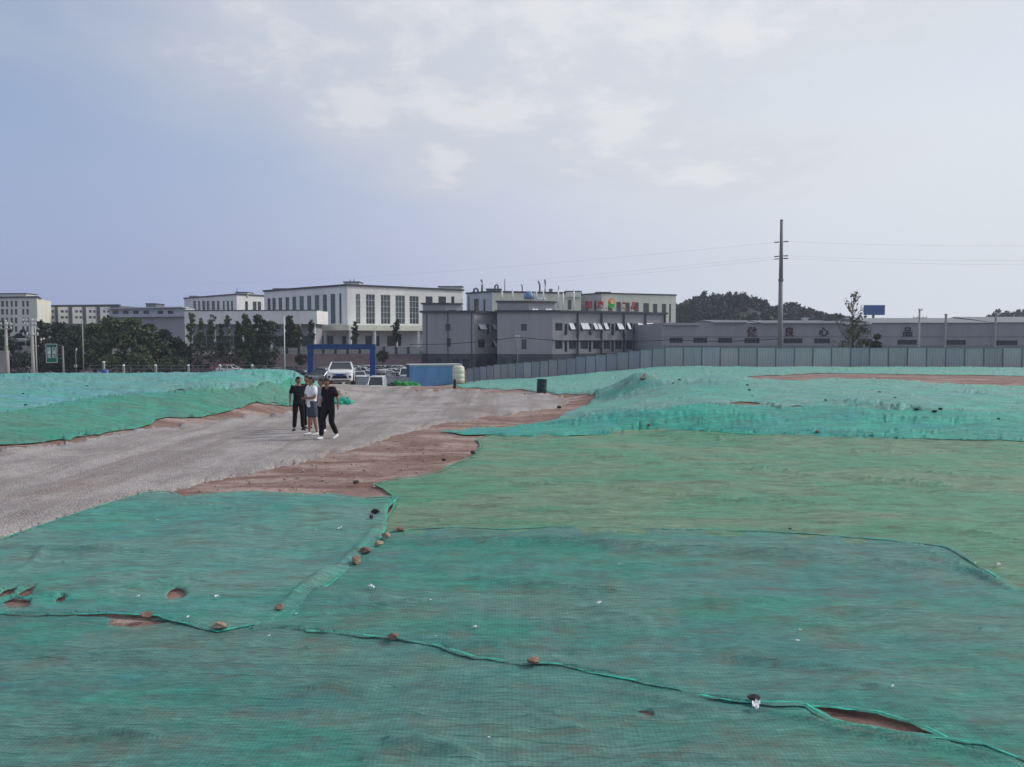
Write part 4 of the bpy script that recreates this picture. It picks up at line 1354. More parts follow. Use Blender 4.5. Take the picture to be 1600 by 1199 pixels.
# ---- factory with ducts on its roof
fA, fC, fB = P2(729, 470, 206), P2(769, 470, 198), P2(908, 470, 206)
zf = at(769, 457, 198)[2]
wf1, wf2 = Wall(fA, fC, -1, zf), Wall(fC, fB, -1, zf)
fac = building('factory_building', 'pale factory block with dark stacks and white ducts on its roof', 'building',
               [(wf1, [((740.5, 467, 748, 490), dict(nx=1, nz=3)), ((755, 468, 758.5, 490), dict(nx=1, nz=3)), ((731.5, 463, 733.5, 490), dict(nx=1, nz=2))], mat('bluish_render', (0.42, 0.45, 0.50), .8, .1, .3)), (wf2, [((887, 469, 893, 484), dict(nx=1, nz=3))], None)],
               (fC[0], fC[1], -1), M_CREAM, -1, zf, [fB, (fB[0], fB[1] + 20), (fA[0] + 4, fA[1] + 18), fA], parapet=.5)
coping(fac, (wf1, wf2), zf, .4, .2)
penthouse(fac, 760, 783, 452.5, 458, 204, M_STEEL, 4)
penthouse(fac, 884, 908, 456, 461, 204, M_CREAM, 4)


def stack(pts, r, m=None, name='stack', Y=204, n=8):
    mb = MB()
    mb.tube([at(x, y, Y) for x, y in pts], r, n)
    return mb.build(name, m or M_STEEL, fac, smooth=True)


stack([(753, 458), (753.5, 446), (753.2, 440), (751.5, 437.2)], .26)
stack([(740, 458), (741, 452), (744.5, 451), (746.5, 453), (747, 458)], .28)
stack([(773, 455), (773.5, 447), (776, 445), (778, 446), (778.4, 453)], .22)
stack([(788.6, 458), (788.8, 436)], .11, name='mast')
stack([(816, 458), (816, 449), (815, 444.5)], .16)
stack([(843.5, 458), (843.3, 446), (842, 441), (840.5, 439.5)], .22)
stack([(851.5, 458), (852, 441), (851, 437)], .24)
stack([(872.5, 458), (873, 447)], .13, name='mast')
mb = MB(); q = at(860.5, 457, 203); mb.box(q[0], q[1], q[2], .9, .9, .85); mb.build('roof_unit', M_STEEL, fac)
for px, y0, y1 in ((784.3, 455.5, 473), (800.8, 452.5, 473), (872.3, 453, 481), (880, 458, 488), (896.5, 453, 488)):
    Yd = 196.6 + max(0, (px - 784)) * .045
    mb = MB(); mb.tube([at(px, y1, Yd), at(px, y0, Yd)], .2, 8); mb.build('duct', M_PIPE, fac, smooth=True)
tq = at(826.5, 468, 196.5)
mb = MB(); mb.lathe([(1.25, 0), (1.25, 1.0), (.75, 1.5), (.5, 1.9), (.1, 2.0)], 12, tq); mb.build('tank', mat('blue_tank', (.12, .22, .42), .4, .1, 2), fac, smooth=True)
for px, y0, y1 in ((829.5, 455, 470), (834.5, 457.5, 470), (838, 455.5, 468), (849, 454, 470)):
    mb = MB(); mb.tube([at(px, y1, 196.4), at(px, y0, 196.4)], .17, 7); mb.build('duct', M_PIPE, fac, smooth=True)
for px in (842, 846, 851):
    mb = MB(); q = at(px, 469, 196.2); mb.lathe([(.3, 0), (.34, .3), (.05, .55)], 8, q); mb.build('roof_vent', M_PIPE, fac)

# ---- cream block behind on the right
eA, eC, eB = P2(907, 480, 222), P2(940, 480, 215), P2(1056, 480, 224)
ze = at(940, 459.5, 215)[2]
we1, we2 = Wall(eA, eC, -1, ze), Wall(eC, eB, -1, ze)
ew = [((1005, 474, 1014, 500), dict(nx=2, nz=3)), ((1020, 475, 1027, 500), dict(nx=2, nz=3)), ((1034, 475, 1041, 500), dict(nx=2, nz=3)), ((1045.5, 475, 1048.5, 504), dict(nx=1, nz=3)),
      ((950, 472, 957, 490), dict(nx=2, nz=3)), ((963, 472, 970, 490), dict(nx=2, nz=3)), ((977, 473, 984, 490), dict(nx=2, nz=3)), ((991, 473, 998, 490), dict(nx=2, nz=3))]
east = building('cream_office', 'cream block behind the red rooftop letters, right of the factory', 'building', [(we1, [((914, 471, 919, 490), dict(nx=1, nz=3)), ((928, 470, 932, 490), dict(nx=1, nz=3))], M_GREY), (we2, ew, None)],
                (eC[0], eC[1], -1), M_CREAM, -1, ze, [eB, (eB[0] - 2, eB[1] + 16), (eA[0], eA[1] + 16), eA], parapet=.6)
coping(east, (we1, we2), ze, .35, .2)
penthouse(east, 932, 954, 457.5, 461, 220, M_PALEGR, 5)
penthouse(east, 1024, 1056, 462, 467, 224, M_PALEGR, 5)

# ---- grey three storey building in front
zg0 = LOW
zgr = at(863, 488, 150)[2]
g0, g1, g2 = P2(660, 520, 153.5), P2(741, 520, 152), P2(777, 520, 158)
g3, g4, g5 = P2(777, 520, 150.5), P2(863, 520, 150), P2(1039, 520, 165)
v1, v2, v3, v4, v5 = Wall(g0, g1, zg0, zgr), Wall(g1, g2, zg0, zgr), Wall(g2, g3, zg0, zgr), Wall(g3, g4, zg0, zgr), Wall(g4, g5, zg0, zgr)
pairs = [(867.5, 879), (889, 900.5), (907, 919), (926.5, 938), (943, 953.5), (961.5, 972), (978, 988.5), (995, 1005), (1010.5, 1020.5), (1027.5, 1035.5)]
opn = [None, [(.0, .6)], [(.0, .5), (.5, 1)], [(0, .45), (.55, 1)], [(0, .5)], [(.2, .6), (.6, 1)], [(.1, .5)], [(.1, .5), (.5, .95)], [(.0, .45), (.5, 1)], [(.1, .6)]]
s5 = []
for (a, b), op in zip(pairs, opn):
    s5.append(((a, 505, b, 517), dict(nx=2, opened=op, label='window with its sky-white sashes propped open' if op else None)))
    s5.append(((a, 532, b, 545.5), dict(nx=2)))
for a, b in ((882, 886.5), (919.8, 924), (955, 959.5), (989.3, 993.8), (1021.2, 1025)):
    s5.append(((a, 506, b, 524), dict(nx=1, nz=2))); s5.append(((a, 530.5, b, 550), dict(nx=1, nz=2)))
grey = building('grey_building', 'three storey grey building with dark trim behind the fence', 'building',
                [(v1, [((696, 506.5, 704, 517), dict(nx=2)), ((698, 528.5, 704.5, 542), dict(nx=2))], None),
                 (v2, [((747, 507, 758.5, 516.5), dict(nx=2, opened=[(.05, .5), (.5, .95)], label='window with its sky-white sashes propped open')), ((760.5, 506.5, 765, 523), dict(nx=1)), ((768, 507, 774.5, 516.5), dict(nx=2, opened=[(.1, .9)], label='window with its sky-white sash propped open')),
                       ((747, 530.5, 758.5, 543.5), dict(nx=2)), ((768.5, 530.5, 774.5, 543.5), dict(nx=2, opened=[(.1, .6)]))], None),
                 (v3, [], None),
                 (v4, [((814, 506.5, 823, 517), dict(nx=2)), ((815, 530.5, 822.5, 546), dict(nx=2))], None), (v5, s5, None)],
                (g4[0], g4[1], zg0), M_GREY, zg0, zgr, [g5, (g5[0] - 4, g5[1] + 11), (g0[0] + 2, g0[1] + 15), g0], parapet=.4)
coping(grey, (v1, v2, v4, v5), zgr, .38, .45, back=.6)
zpl = at(830, 553.5, 150)[2]
for w in (v1, v2, v4, v5):
    mb = MB(); w.box(mb, 0.003, w.L - .003, zg0 + .01, zpl, .003, .07); mb.build('plinth', M_GREYD, grey)
mb = MB(); zb = v5.loc(900, 529.5)[1]; v5.box(mb, .1, v5.L - .1, zb - .3, zb + .1, .003, .22); mb.build('string_course', M_GREY, grey)
for px in (902, 939, 974, 1007.5, 1038):
    a = min(v5.loc(px, 520)[0], v5.L - .2)
    mb = MB(); v5.box(mb, a - .16, a + .16, zg0 + .02, zgr - .01, .004, .3); mb.build('downpipe', M_TRIM, grey)
for px in (667, 700, 737):
    a = v1.loc(px, 520)[0]
    mb = MB(); v1.box(mb, a - .06, a + .06, zg0 + .02, zgr - .01, .004, .15); mb.build('downpipe', M_TRIM, grey)
for w, pp in ((v1, ((682, 690), (707, 717), (723, 733))), (v2, ((744, 752), (760, 768))), (v4, ((782, 790), (800, 806)))):
    for a, b in pp:
        r = w.rect((a, 560, b, 574))
        mb = MB(); w.box(mb, r[0], r[2], zg0 + .05, r[3], .075, .11); mb.build('door', M_DARKWIN, grey)
# roof storeys
for p0, p1, p2, yt, d in ((660.5, 695, 720, 475.8, 154.2), (777, 826, 867, 472.5, 151.5)):
    zt = at(p0, yt, d)[2]
    q0, q1 = P2(p0, 480, d + .4), P2(p1, 480, d)
    q2 = P2(p2, 480, d + (p2 - p1) * .075)
    u1, u2 = Wall(q0, q1, zgr - .39, zt), Wall(q1, q2, zgr - .39, zt)
    mb = MB()
    hol = [u2.rect((831, 482.5, 841, 487)), u2.rect((852, 482.5, 862, 487))] if p0 > 700 else [u2.rect((701, 484.5, 712, 489.5))]
    u1.skin(mb, []); u2.skin(mb, hol)
    bq = [(q2[0], q2[1]), (q2[0] - .6, q2[1] + 5), (q0[0] + .5, q0[1] + 6), (q0[0], q0[1])]
    for i in range(3):
        mb.quad((*bq[i], zgr - .39), (*bq[i + 1], zgr - .39), (*bq[i + 1], zt), (*bq[i], zt))
    mb.add([(*q0, zt), (*q1, zt), (*q2, zt), (*bq[1], zt), (*bq[2], zt)], [(0, 1, 2, 3, 4)])
    o = mb.build('roof_storey', M_GREY, grey)
    for r in hol:
        mb = MB(); u2.box(mb, r[0], r[2], r[1], r[3], -.25, -.2); mb.build('window', M_GLASS, o)
        if p0 > 700:
            for f in (.02, .52):
                mb = MB(); c0 = np.array(u2.P(r[0] + (r[2] - r[0]) * f, r[3] - .02, -.02)); hh = r[3] - r[1]
                mb.obox(c0, np.append(u2.T * (r[2] - r[0]) * .44, 0), np.append(u2.N * .55 * hh, -.8 * hh), np.append(u2.N * .03, .02)); mb.build('sash', M_SASH, o)
    mb = MB()
    u1.box(mb, -.3, u1.L + .3, zt + .003, zt + .3, -.4, .3); u2.box(mb, .31, u2.L + .3, zt + .003, zt + .299, -.4, .3)
    mb.build('coping', M_TRIM, o)

# ---- lettering: glyphs turned to solid letters
def glyph(ch, size, depth, material, name, parent, bold=0.0):
    cu = bpy.data.curves.new(name, 'FONT')
    cu.body = ch; cu.size = size; cu.extrude = depth / 2; cu.offset = bold
    cu.align_x = 'CENTER'; cu.resolution_u = 2
    o = bpy.data.objects.new('tmp', cu); COL.objects.link(o)
    dg = bpy.context.evaluated_depsgraph_get()
    m = bpy.data.meshes.new_from_object(o.evaluated_get(dg))
    bpy.data.objects.remove(o); bpy.data.curves.remove(cu)
    m.materials.clear(); m.materials.append(material)
    n = bpy.data.objects.new(name, m); COL.objects.link(n)
    n.parent = parent
    return n


def upright(o, w, a, z, d, org):
    """stand a glyph on a wall"""
    p = w.P(a, z, d)
    o.location = (p[0] - org[0], p[1] - org[1], p[2] - org[2])
    o.rotation_euler = (math.pi / 2, 0, math.atan2(w.T[1], w.T[0]))


ws = v5
sgo = ws.P(ws.loc(915, 489)[0], zgr + .38, -.3)
rsign = thing('rooftop_sign', 'red rooftop letters with an orange and green emblem on the grey building', 'sign', sgo, 0, None, True)
for ch, px, sz in (('湖', 921.5, 1.5), ('康', 939.5, 1.5), ('食', 976, 1.6), ('品', 992, 1.6)):
    a = ws.loc(px, 480)[0]
    zb_ = ws.loc(px, 481.5 if px < 960 else 483.5)[1]
    o = glyph(ch, sz, .15, M_RED, 'letter', rsign, .05)
    upright(o, ws, a, zb_ + .1, -.25, sgo)
mb = MB()
for px in (917, 926, 935, 944, 950, 964, 972, 981, 988, 997):
    a = ws.loc(px, 480)[0]; zt_ = ws.loc(px, 479)[1]
    mb.tube([ws.P(a, zgr + .35, -.4), ws.P(a, zt_, -.36)], .035, 5); mb.tube([ws.P(a, zgr + .35, -1.5), ws.P(a, zt_, -.4)], .03, 5)
a0_, a1_ = ws.loc(915, 480)[0], ws.loc(999, 480)[0]
for zz in (ws.loc(957, 482.5)[1], ws.loc(957, 486)[1]):
    mb.tube([ws.P(a0_, zz, -.38), ws.P(a1_, zz, -.38)], .035, 5)
mb.build('frame', M_STEEL, rsign)
a = ws.loc(957, 475)[0]; zc_ = ws.loc(957, 474.5)[1]
def disc(a, z, r, t0, t1, sy, d, m, name):
    mb = MB(); n = 14
    ring = [(a + r * math.cos(t0 + (t1 - t0) * k / n), z + sy * r * math.sin(t0 + (t1 - t0) * k / n)) for k in range(n + 1)]
    f = [ws.P(x, y, d + .1) for x, y in ring]; b = [ws.P(x, y, d) for x, y in ring]
    k = len(ring)
    mb.add(f + b, [tuple(range(k))[::-1], tuple(range(k, 2 * k))] + [(i, (i + 1) % k, k + (i + 1) % k, k + i) for i in range(k)])
    return mb.build(name, m, rsign)
disc(a, zc_ + .03, .85, 0, math.pi, 1.25, -.3, M_ORANGE, 'emblem_dome')
disc(a, zc_ - .03, .9, math.pi, 2 * math.pi, 1.0, -.3, M_GREEN, 'emblem_bowl')
disc(a, zc_ + .35, .45, 0, 2 * math.pi, 1.0, -.17, mat('pale_orange', (.85, .5, .25), .5), 'emblem_centre')

# ---- long sheet-metal warehouse on the right
zw1 = at(1300, 504.5, 130)[2]
wA, wB = P2(1034, 520, 131), P2(1760, 520, 129)
ww = Wall(wA, wB, -2, zw1)
wspec = [((a, y0, b, y0 + 8), dict(nx=4, gm=M_DARKWIN, depth=.12)) for a, b, y0 in ((1046, 1067, 528), (1083, 1105, 528), (1122, 1144, 528.2), (1163, 1187, 528.5), (1224, 1254, 528.8), (1272, 1297, 529), (1340, 1363, 530), (1402, 1433, 531), (1475, 1509, 531.5), (1553, 1590, 532), (1625, 1660, 532), (1700, 1735, 532))]
ware = building('warehouse', 'long blue-grey sheet metal warehouse behind the fence on the right', 'building', [(ww, wspec, None)], (wA[0], wA[1], -2), M_METAL, -2, zw1, [wB, (wB[0], wB[1] + 30), (wA[0], wA[1] + 30), wA], M_METALD)
# separate gable roofs, stepped
def roof_bay(px0, px1, ye, yr, rise=9.0, gut=True, end=0.6):
    a0_, a1_ = ww.loc(px0, 505)[0], ww.loc(px1, 505)[0]
    ze_ = ww.loc((px0 + px1) / 2, ye)[1]
    zr_ = at((px0 + px1) / 2, yr, 130 + rise)[2]
    mb = MB()
    A, B = ww.P(a0_, ze_, .35), ww.P(a1_, ze_, .35)
    Cc, D = ww.P(a1_, zr_, -rise), ww.P(a0_, zr_, -rise)
    E, Fp = ww.P(a1_, ze_, -2 * rise), ww.P(a0_, ze_, -2 * rise)
    zl = zw1 - .05
    lo = [ww.P(a0_, zl, .003), ww.P(a1_, zl, .003)]
    mb.add([A, B, Cc, D, E, Fp, ww.P(a0_, zl, -2 * rise), ww.P(a1_, zl, -2 * rise), *lo],
           [(0, 1, 2, 3), (3, 2, 4, 5), (0, 3, 5, 6, 8), (1, 9, 7, 4, 2), (0, 8, 9, 1)])
    o = mb.build('roof_bay', M_METALD, ware)
    if gut:
        mb = MB(); ww.box(mb, a0_, a1_, ze_ - .12, ze_ + .22, .36, .56); mb.build('gutter', M_GUTTER, o)
    return o
roof_bay(1036, 1093, 508.5, 506.5, gut=False)
roof_bay(1114, 1167, 503.0, 500.2)
roof_bay(1172, 1189, 505, 502.5, gut=False)
roof_bay(1190, 1312, 504, 501.0)
roof_bay(1313, 1360, 506, 503.0)
roof_bay(1361, 1550, 504.5, 497.2, 12, gut=False)
roof_bay(1551, 1760, 504.0, 495.5, 12, gut=False)
for px, y0 in ((1474, 493), (1551.5, 491)):
    a = ww.loc(px, 505)[0]
    mb = MB(); mb.tube([ww.P(a, -1.9, .75), ww.P(a, ww.loc(px, y0)[1], .75)], .17, 8); mb.lathe([(.3, 0), (.3, .12), (.05, .25)], 8, ww.P(a, ww.loc(px, y0)[1], .75)); mb.build('vent_pipe', M_CONC, ware)
a = ww.loc(1261.5, 500)[0]
mb = MB(); q = ww.P(a, 0, -1.2); zq = at(1261, 503, 131)[2]; mb.box(q[0], q[1], zq - .3, .8, .8, .85); mb.box(q[0], q[1], zq + .56, 1.0, 1.0, .12); mb.build('roof_unit', M_GUTTER, ware)
mb = MB()
zz = ww.loc(1300, 526.3)[1]
ww.box(mb, .2, ww.L - .2, zz - .05, zz + .03, .003, .06)
zz = ww.loc(1300, 541)[1]
ww.box(mb, .2, ww.L - .2, zz - .05, zz + .05, .003, .06)
mb.build('flashing', M_METALD, ware)
for ch, px in (('做', 1175), ('良', 1233), ('心', 1287), ('产', 1347), ('品', 1418)):
    a = ww.loc(px, 520)[0]; z_ = ww.loc(px, 526.2)[1]
    o = glyph(ch, 1.62, .1, mat('maroon_letters', (0.07, 0.015, 0.03), .5) if ch in '做良' else mat('navy_letters', (0.03, 0.028, 0.06), .5), 'letter', ware, .035)
    upright(o, ww, a, z_ + .18, .08, (wA[0], wA[1], -2))

# ---- blue billboard beyond the warehouse
bq = at(1365.5, 501, 190)
bill = thing('billboard', 'blue blank billboard on a single post above the warehouse roof', 'billboard', (bq[0], bq[1], -2), 0, None, True)
p0, p1 = at(1350, 477, 190), at(1382, 492.5, 190)
mb = MB(); mb.box((p0[0] + p1[0]) / 2, 190, p1[2], p1[0] - p0[0], .35, p0[2] - p1[2], 0); mb.build('panel', mat('blue_panel', (0.055, 0.12, 0.30), .5, .05, 1), bill)
mb = MB(); mb.tube([(bq[0], 190.4, -2), (bq[0], 190.4, p1[2])], .3, 10); mb.build('post', M_STEEL, bill)
mb = MB(); mb.tube([(p0[0] - .55, 190.4, p1[2]), (p0[0] - .55, 190.4, p0[2])], .06, 6)
for k in range(5):
    z = p1[2] + (p0[2] - p1[2]) * k / 4; mb.tube([(p0[0] - .55, 190.4, z), (p0[0], 190.4, z)], .05, 5)
mb.build('ladder', M_STEEL, bill)

# ================================================================== GREY SHEET FENCE
def corr_panel(mb, w, h, t=0.035, ribs=7):
    """corrugated sheet standing on x, from 0 to w"""
    n = ribs * 4
    vs = []
    for i in range(n + 1):
        x = w * i / n
        y = t * (1 if (i % 4) in (1, 2) else 0)
        vs += [(x, -y, 0), (x, -y, h)]
    m = len(vs)
    vs += [(x, y + 0.03, z) for x, y, z in vs]
    fs = []
    for i in range(n):
        a = 2 * i
        fs.append((a, a + 2, a + 3, a + 1)); fs.append((m + a, m + a + 1, m + a + 3, m + a + 2))
        fs.append((a + 1, a + 3, m + a + 3, m + a + 1))
    mb.add(vs, fs)


def fence_material(name, c):
    m, T, p, out = principled(name, 0.5, 0, 0.4)
    oi = T.n('ShaderNodeObjectInfo').outputs['Random']
    pos = T.n('ShaderNodeNewGeometry').outputs['Position']
    n = T.noise(T.scl(pos, (3, 3, .35)), 1.0, 5, .6)
    hue = T.mix(T.rng(oi, 0.0, 1.0, 0, 1), c, (c[0] * .84, c[1] * .90, c[2] * 1.0))
    hue = T.mix(T.rng(n, .45, .75, 0, .35, True), hue, (.19, .19, .18))
    sc = T.vm('SCALE', hue, None)
    f = T.m('FRACT', T.m('MULTIPLY', oi, 7.31))
    T.t.links.new(T.rng(f, 0, 1, .84, 1.12), sc.node.inputs['Scale'])
    T.t.links.new(sc, p.inputs['Base Color'])
    return m


M_FENCE = fence_material('fence_sheet', (0.40, 0.40, 0.395))
M_FPOST = mat('fence_post', (0.15, 0.165, 0.185), .5, .1, 3)


def fence(label, pts, h, pw, name='fence', group=None, rail=True, m=None):
    """pts: (x, y) run; panels of about pw metres follow the ground"""
    root = thing(name, label, 'fence', (pts[0][0], pts[0][1], tz(*pts[0])), 0, group)
    ox, oy, oz = root.location
    first = None
    for a, b in zip(pts[:-1], pts[1:]):
        a = np.array(a); b = np.array(b)
        L = np.linalg.norm(b - a); n = max(1, round(L / pw)); w = L / n
        ang = math.atan2(b[1] - a[1], b[0] - a[0])
        key = 'panel_%s_%.4f' % (label[:6], w)
        me = bpy.data.meshes.get(key)
        if me is None:
            mb = MB(); corr_panel(mb, w - .07, h); me = mb.mesh(key, m or M_FENCE)
            mb = MB(); mb.box(0, 0, -.25, .075, .1, h + .27); pm = mb.mesh('post', M_FPOST)
            mb = MB()
            for zz in (.25, h * .52, h - .12):
                mb.obox((0, .034, zz), (w - .07, 0, 0), (0, .04, 0), (0, 0, .05))
            rm_ = mb.mesh('rail', M_FPOST)
            mb = MB(); mb.obox((0, -.05, h - .005), (w - .07, 0, 0), (0, .1, 0), (0, 0, .045)); cm_ = mb.mesh('cap_strip', M_FPOST)
        for k in range(n):
            p = a + (b - a) * k / n; q = a + (b - a) * (k + 1) / n
            z = (tz(*p) + tz(*q)) / 2 - .08
            z += rnd.uniform(-.025, .025)
            o = bpy.data.objects.new('post', pm); o.location = (p[0] - ox, p[1] - oy, z - oz); o.rotation_euler = (0, 0, ang); COL.objects.link(o); o.parent = root
            t = (b - a) / L * .035
            o = bpy.data.objects.new('panel', me); o.location = (p[0] + t[0] - ox, p[1] + t[1] - oy, z - oz); o.rotation_euler = (rnd.uniform(-.012, .012), 0, ang); COL.objects.link(o); o.parent = root
            if rail:
                c = bpy.data.objects.new('rail', rm_); COL.objects.link(c); c.parent = o
                c = bpy.data.objects.new('cap_strip', cm_); COL.objects.link(c); c.parent = o
    return root


fx0 = at(1040, 573, 78)[0]
fp = [(at(730, 597, 112)[0], 112), (fx0, 78.4), (at(1300, 573, 77.6)[0], 77.8), (at(1720, 573, 77.2)[0], 77.6)]
fence('long grey corrugated sheet fence running along the far side of the site', fp, 1.93, 1.78)
lf0, lf1 = at(556, 596, 99), at(642, 596, 97)
fence('low grey hoarding in front of the parked cars, left of the blue container', [(lf0[0], 99), (lf1[0], 97)], 1.35, 1.7)

# ================================================================== BANK AND STREET BEYOND
M_BANK = mat('bank_stone', (0.078, 0.056, 0.066), .95, .25, .7, bump=.6, bscale=3, dirt=.3)
M_ASPH = mat('asphalt', (0.085, 0.085, 0.09), .9, .15, .4)
M_PLAT = mat('plateau_ground', (0.10, 0.10, 0.085), .95, .3, .2)
zt_, zb_ = at(400, 553.5, 150)[2], LOW - .3
mb = MB()
prof = [(143.0, zb_), (146.0, zb_ + 1.2), (149.6, zt_ - .1), (150.2, zt_), (178, .28), (330, .3)]
xsb = np.linspace(-190, at(658, 560, 148)[0], 60)
PB = Perlin(77)
vs = []
for x in xsb:
    for i, (y, z) in enumerate(prof):
        vs.append((x + 0, y + (.5 * float(PB(x * .3, i * .7)) if 0 < i < 3 else 0), z + (.18 * float(PB(x * .4 + 5, i)) if 0 < i < 3 else 0)))
n = len(prof); fs = [(i * n + k, (i + 1) * n + k, (i + 1) * n + k + 1, i * n + k + 1) for i in range(len(xsb) - 1) for k in range(n - 1)]
fs.append(tuple(range((len(xsb) - 1) * n, len(xsb) * n)))
vs.append((xsb[-1], 330, zb_)); fs[-1] = fs[-1] + (len(vs) - 1,)
mb.add(vs, fs)
o = mb.build('embankment', M_BANK); o['kind'] = 'structure'
pl = MB(); pl.add([(-190, 150.6, zt_ + .012), (xsb[-1], 150.6, zt_ + .012), (xsb[-1], 178, .292), (-190, 178, .292)], [(0, 1, 2, 3)]); o = pl.build('plateau', M_PLAT); o['kind'] = 'structure'
# car park sheet follows the terrain a little above it
gxs = np.linspace(-150, -4, 60); gys = np.linspace(98, 145, 16)
GX, GY = np.meshgrid(gxs, gys); GZ = terrain(GX, GY) + .05
ii = np.arange(GX.size).reshape(GX.shape)
m = bpy.data.meshes.new('car_park')
m.from_pydata(np.stack([GX, GY, GZ], -1).reshape(-1, 3).tolist(), [], np.stack([ii[:-1, :-1], ii[:-1, 1:], ii[1:, 1:], ii[1:, :-1]], -1).reshape(-1, 4).tolist())
m.materials.append(M_ASPH)
o = bpy.data.objects.new('car_park', m); COL.objects.link(o); o['kind'] = 'structure'
# parapet on the bank with dark posts
pa = thing('parapet_wall', 'pale parapet wall with dark piers on top of the dark bank', 'wall', (at(370, 548, 151)[0], 151, zt_), 0, None, True)
x0, x1 = at(372, 548, 151)[0], at(657, 548, 151)[0]
zp = at(500, 543, 151)[2]
npn = 15
for k in range(npn):
    a = x0 + (x1 - x0) * k / npn; b = x0 + (x1 - x0) * (k + 1) / npn
    mb = MB(); mb.obox((a + .25, 151, zt_ - .1), (b - a - .5, 0, 0), (0, .25, 0), (0, 0, zp - zt_)); mb.build('panel', M_CONC, pa)
    mb = MB(); mb.obox((a - .22, 150.9, zt_ - .1), (.44, 0, 0), (0, .45, 0), (0, 0, zp - zt_ + .25)); mb.build('pier', M_TRIM, pa)
# ================================================================== TREES
def leaf_material(name, c, c2):
    m, T, p, out = principled(name, 0.7, 0, 0.2)
    geo = T.n('ShaderNodeNewGeometry')
    pos = geo.outputs['Position']
    oi = T.n('ShaderNodeObjectInfo').outputs['Random']
    per = geo.outputs['Random Per Island']
    col = T.mix(T.rng(T.noise(pos, .7, 4, .6), .35, .65, 0, 1, True), c, c2)
    sc = T.vm('SCALE', col, None)
    T.t.links.new(T.m('MULTIPLY', T.rng(per, 0, 1, .55, 1.5), T.rng(oi, 0, 1, .8, 1.2)), sc.node.inputs['Scale'])
    T.t.links.new(sc, p.inputs['Base Color'])
    return m


M_LEAFD = leaf_material('leaf_dark', (0.034, 0.050, 0.036), (0.056, 0.074, 0.048))
M_LEAFG = leaf_material('leaf_green', (0.050, 0.078, 0.037), (0.080, 0.108, 0.050))
M_LEAFY = leaf_material('leaf_slender', (0.055, 0.08, 0.042), (0.10, 0.12, 0.058))
M_LEAFR = leaf_material('leaf_clipped', (0.020, 0.024, 0.020), (0.030, 0.032, 0.024))
M_LEAFH = leaf_material('leaf_hill', (0.026, 0.038, 0.036), (0.046, 0.058, 0.046))
M_LEAFB = leaf_material('leaf_brownish', (0.075, 0.085, 0.05), (0.12, 0.12, 0.07))
M_BARK = mat('bark', (0.085, 0.07, 0.058), .95, .3, 4)
M_BARKP = mat('bark_pale', (0.16, 0.15, 0.135), .95, .2, 4)


def leaves(cent, n_each, spread, size, rs, squash=.8):
    """leaf-sized quads scattered round clump centres"""
    cent = np.array(cent)
    N = len(cent) * n_each
    c = np.repeat(cent, n_each, 0)
    sp = spread if np.isscalar(spread) else np.repeat(np.array(spread), n_each)[:, None]
    d = rs.randn(N, 3); d /= np.linalg.norm(d, axis=1)[:, None]
    p = c + d * (rs.rand(N, 1) ** .5) * sp * np.array([1, 1, squash])
    a = rs.randn(N, 3); a /= np.linalg.norm(a, axis=1)[:, None]
    b = np.cross(a, rs.randn(N, 3)); b /= np.linalg.norm(b, axis=1)[:, None]
    s = size * (.55 + .9 * rs.rand(N, 1))
    a = a * s; b = b * s * .62
    V = np.stack([p - a * .5, p + b * .5, p + a * .5, p - b * .5], 1).reshape(-1, 3)
    return V, np.arange(N * 4).reshape(-1, 4)


def np_mesh(name, V, Fc, m):
    me = bpy.data.meshes.new(name)
    me.from_pydata(V.tolist(), [], Fc.tolist())
    me.materials.append(m)
    return me


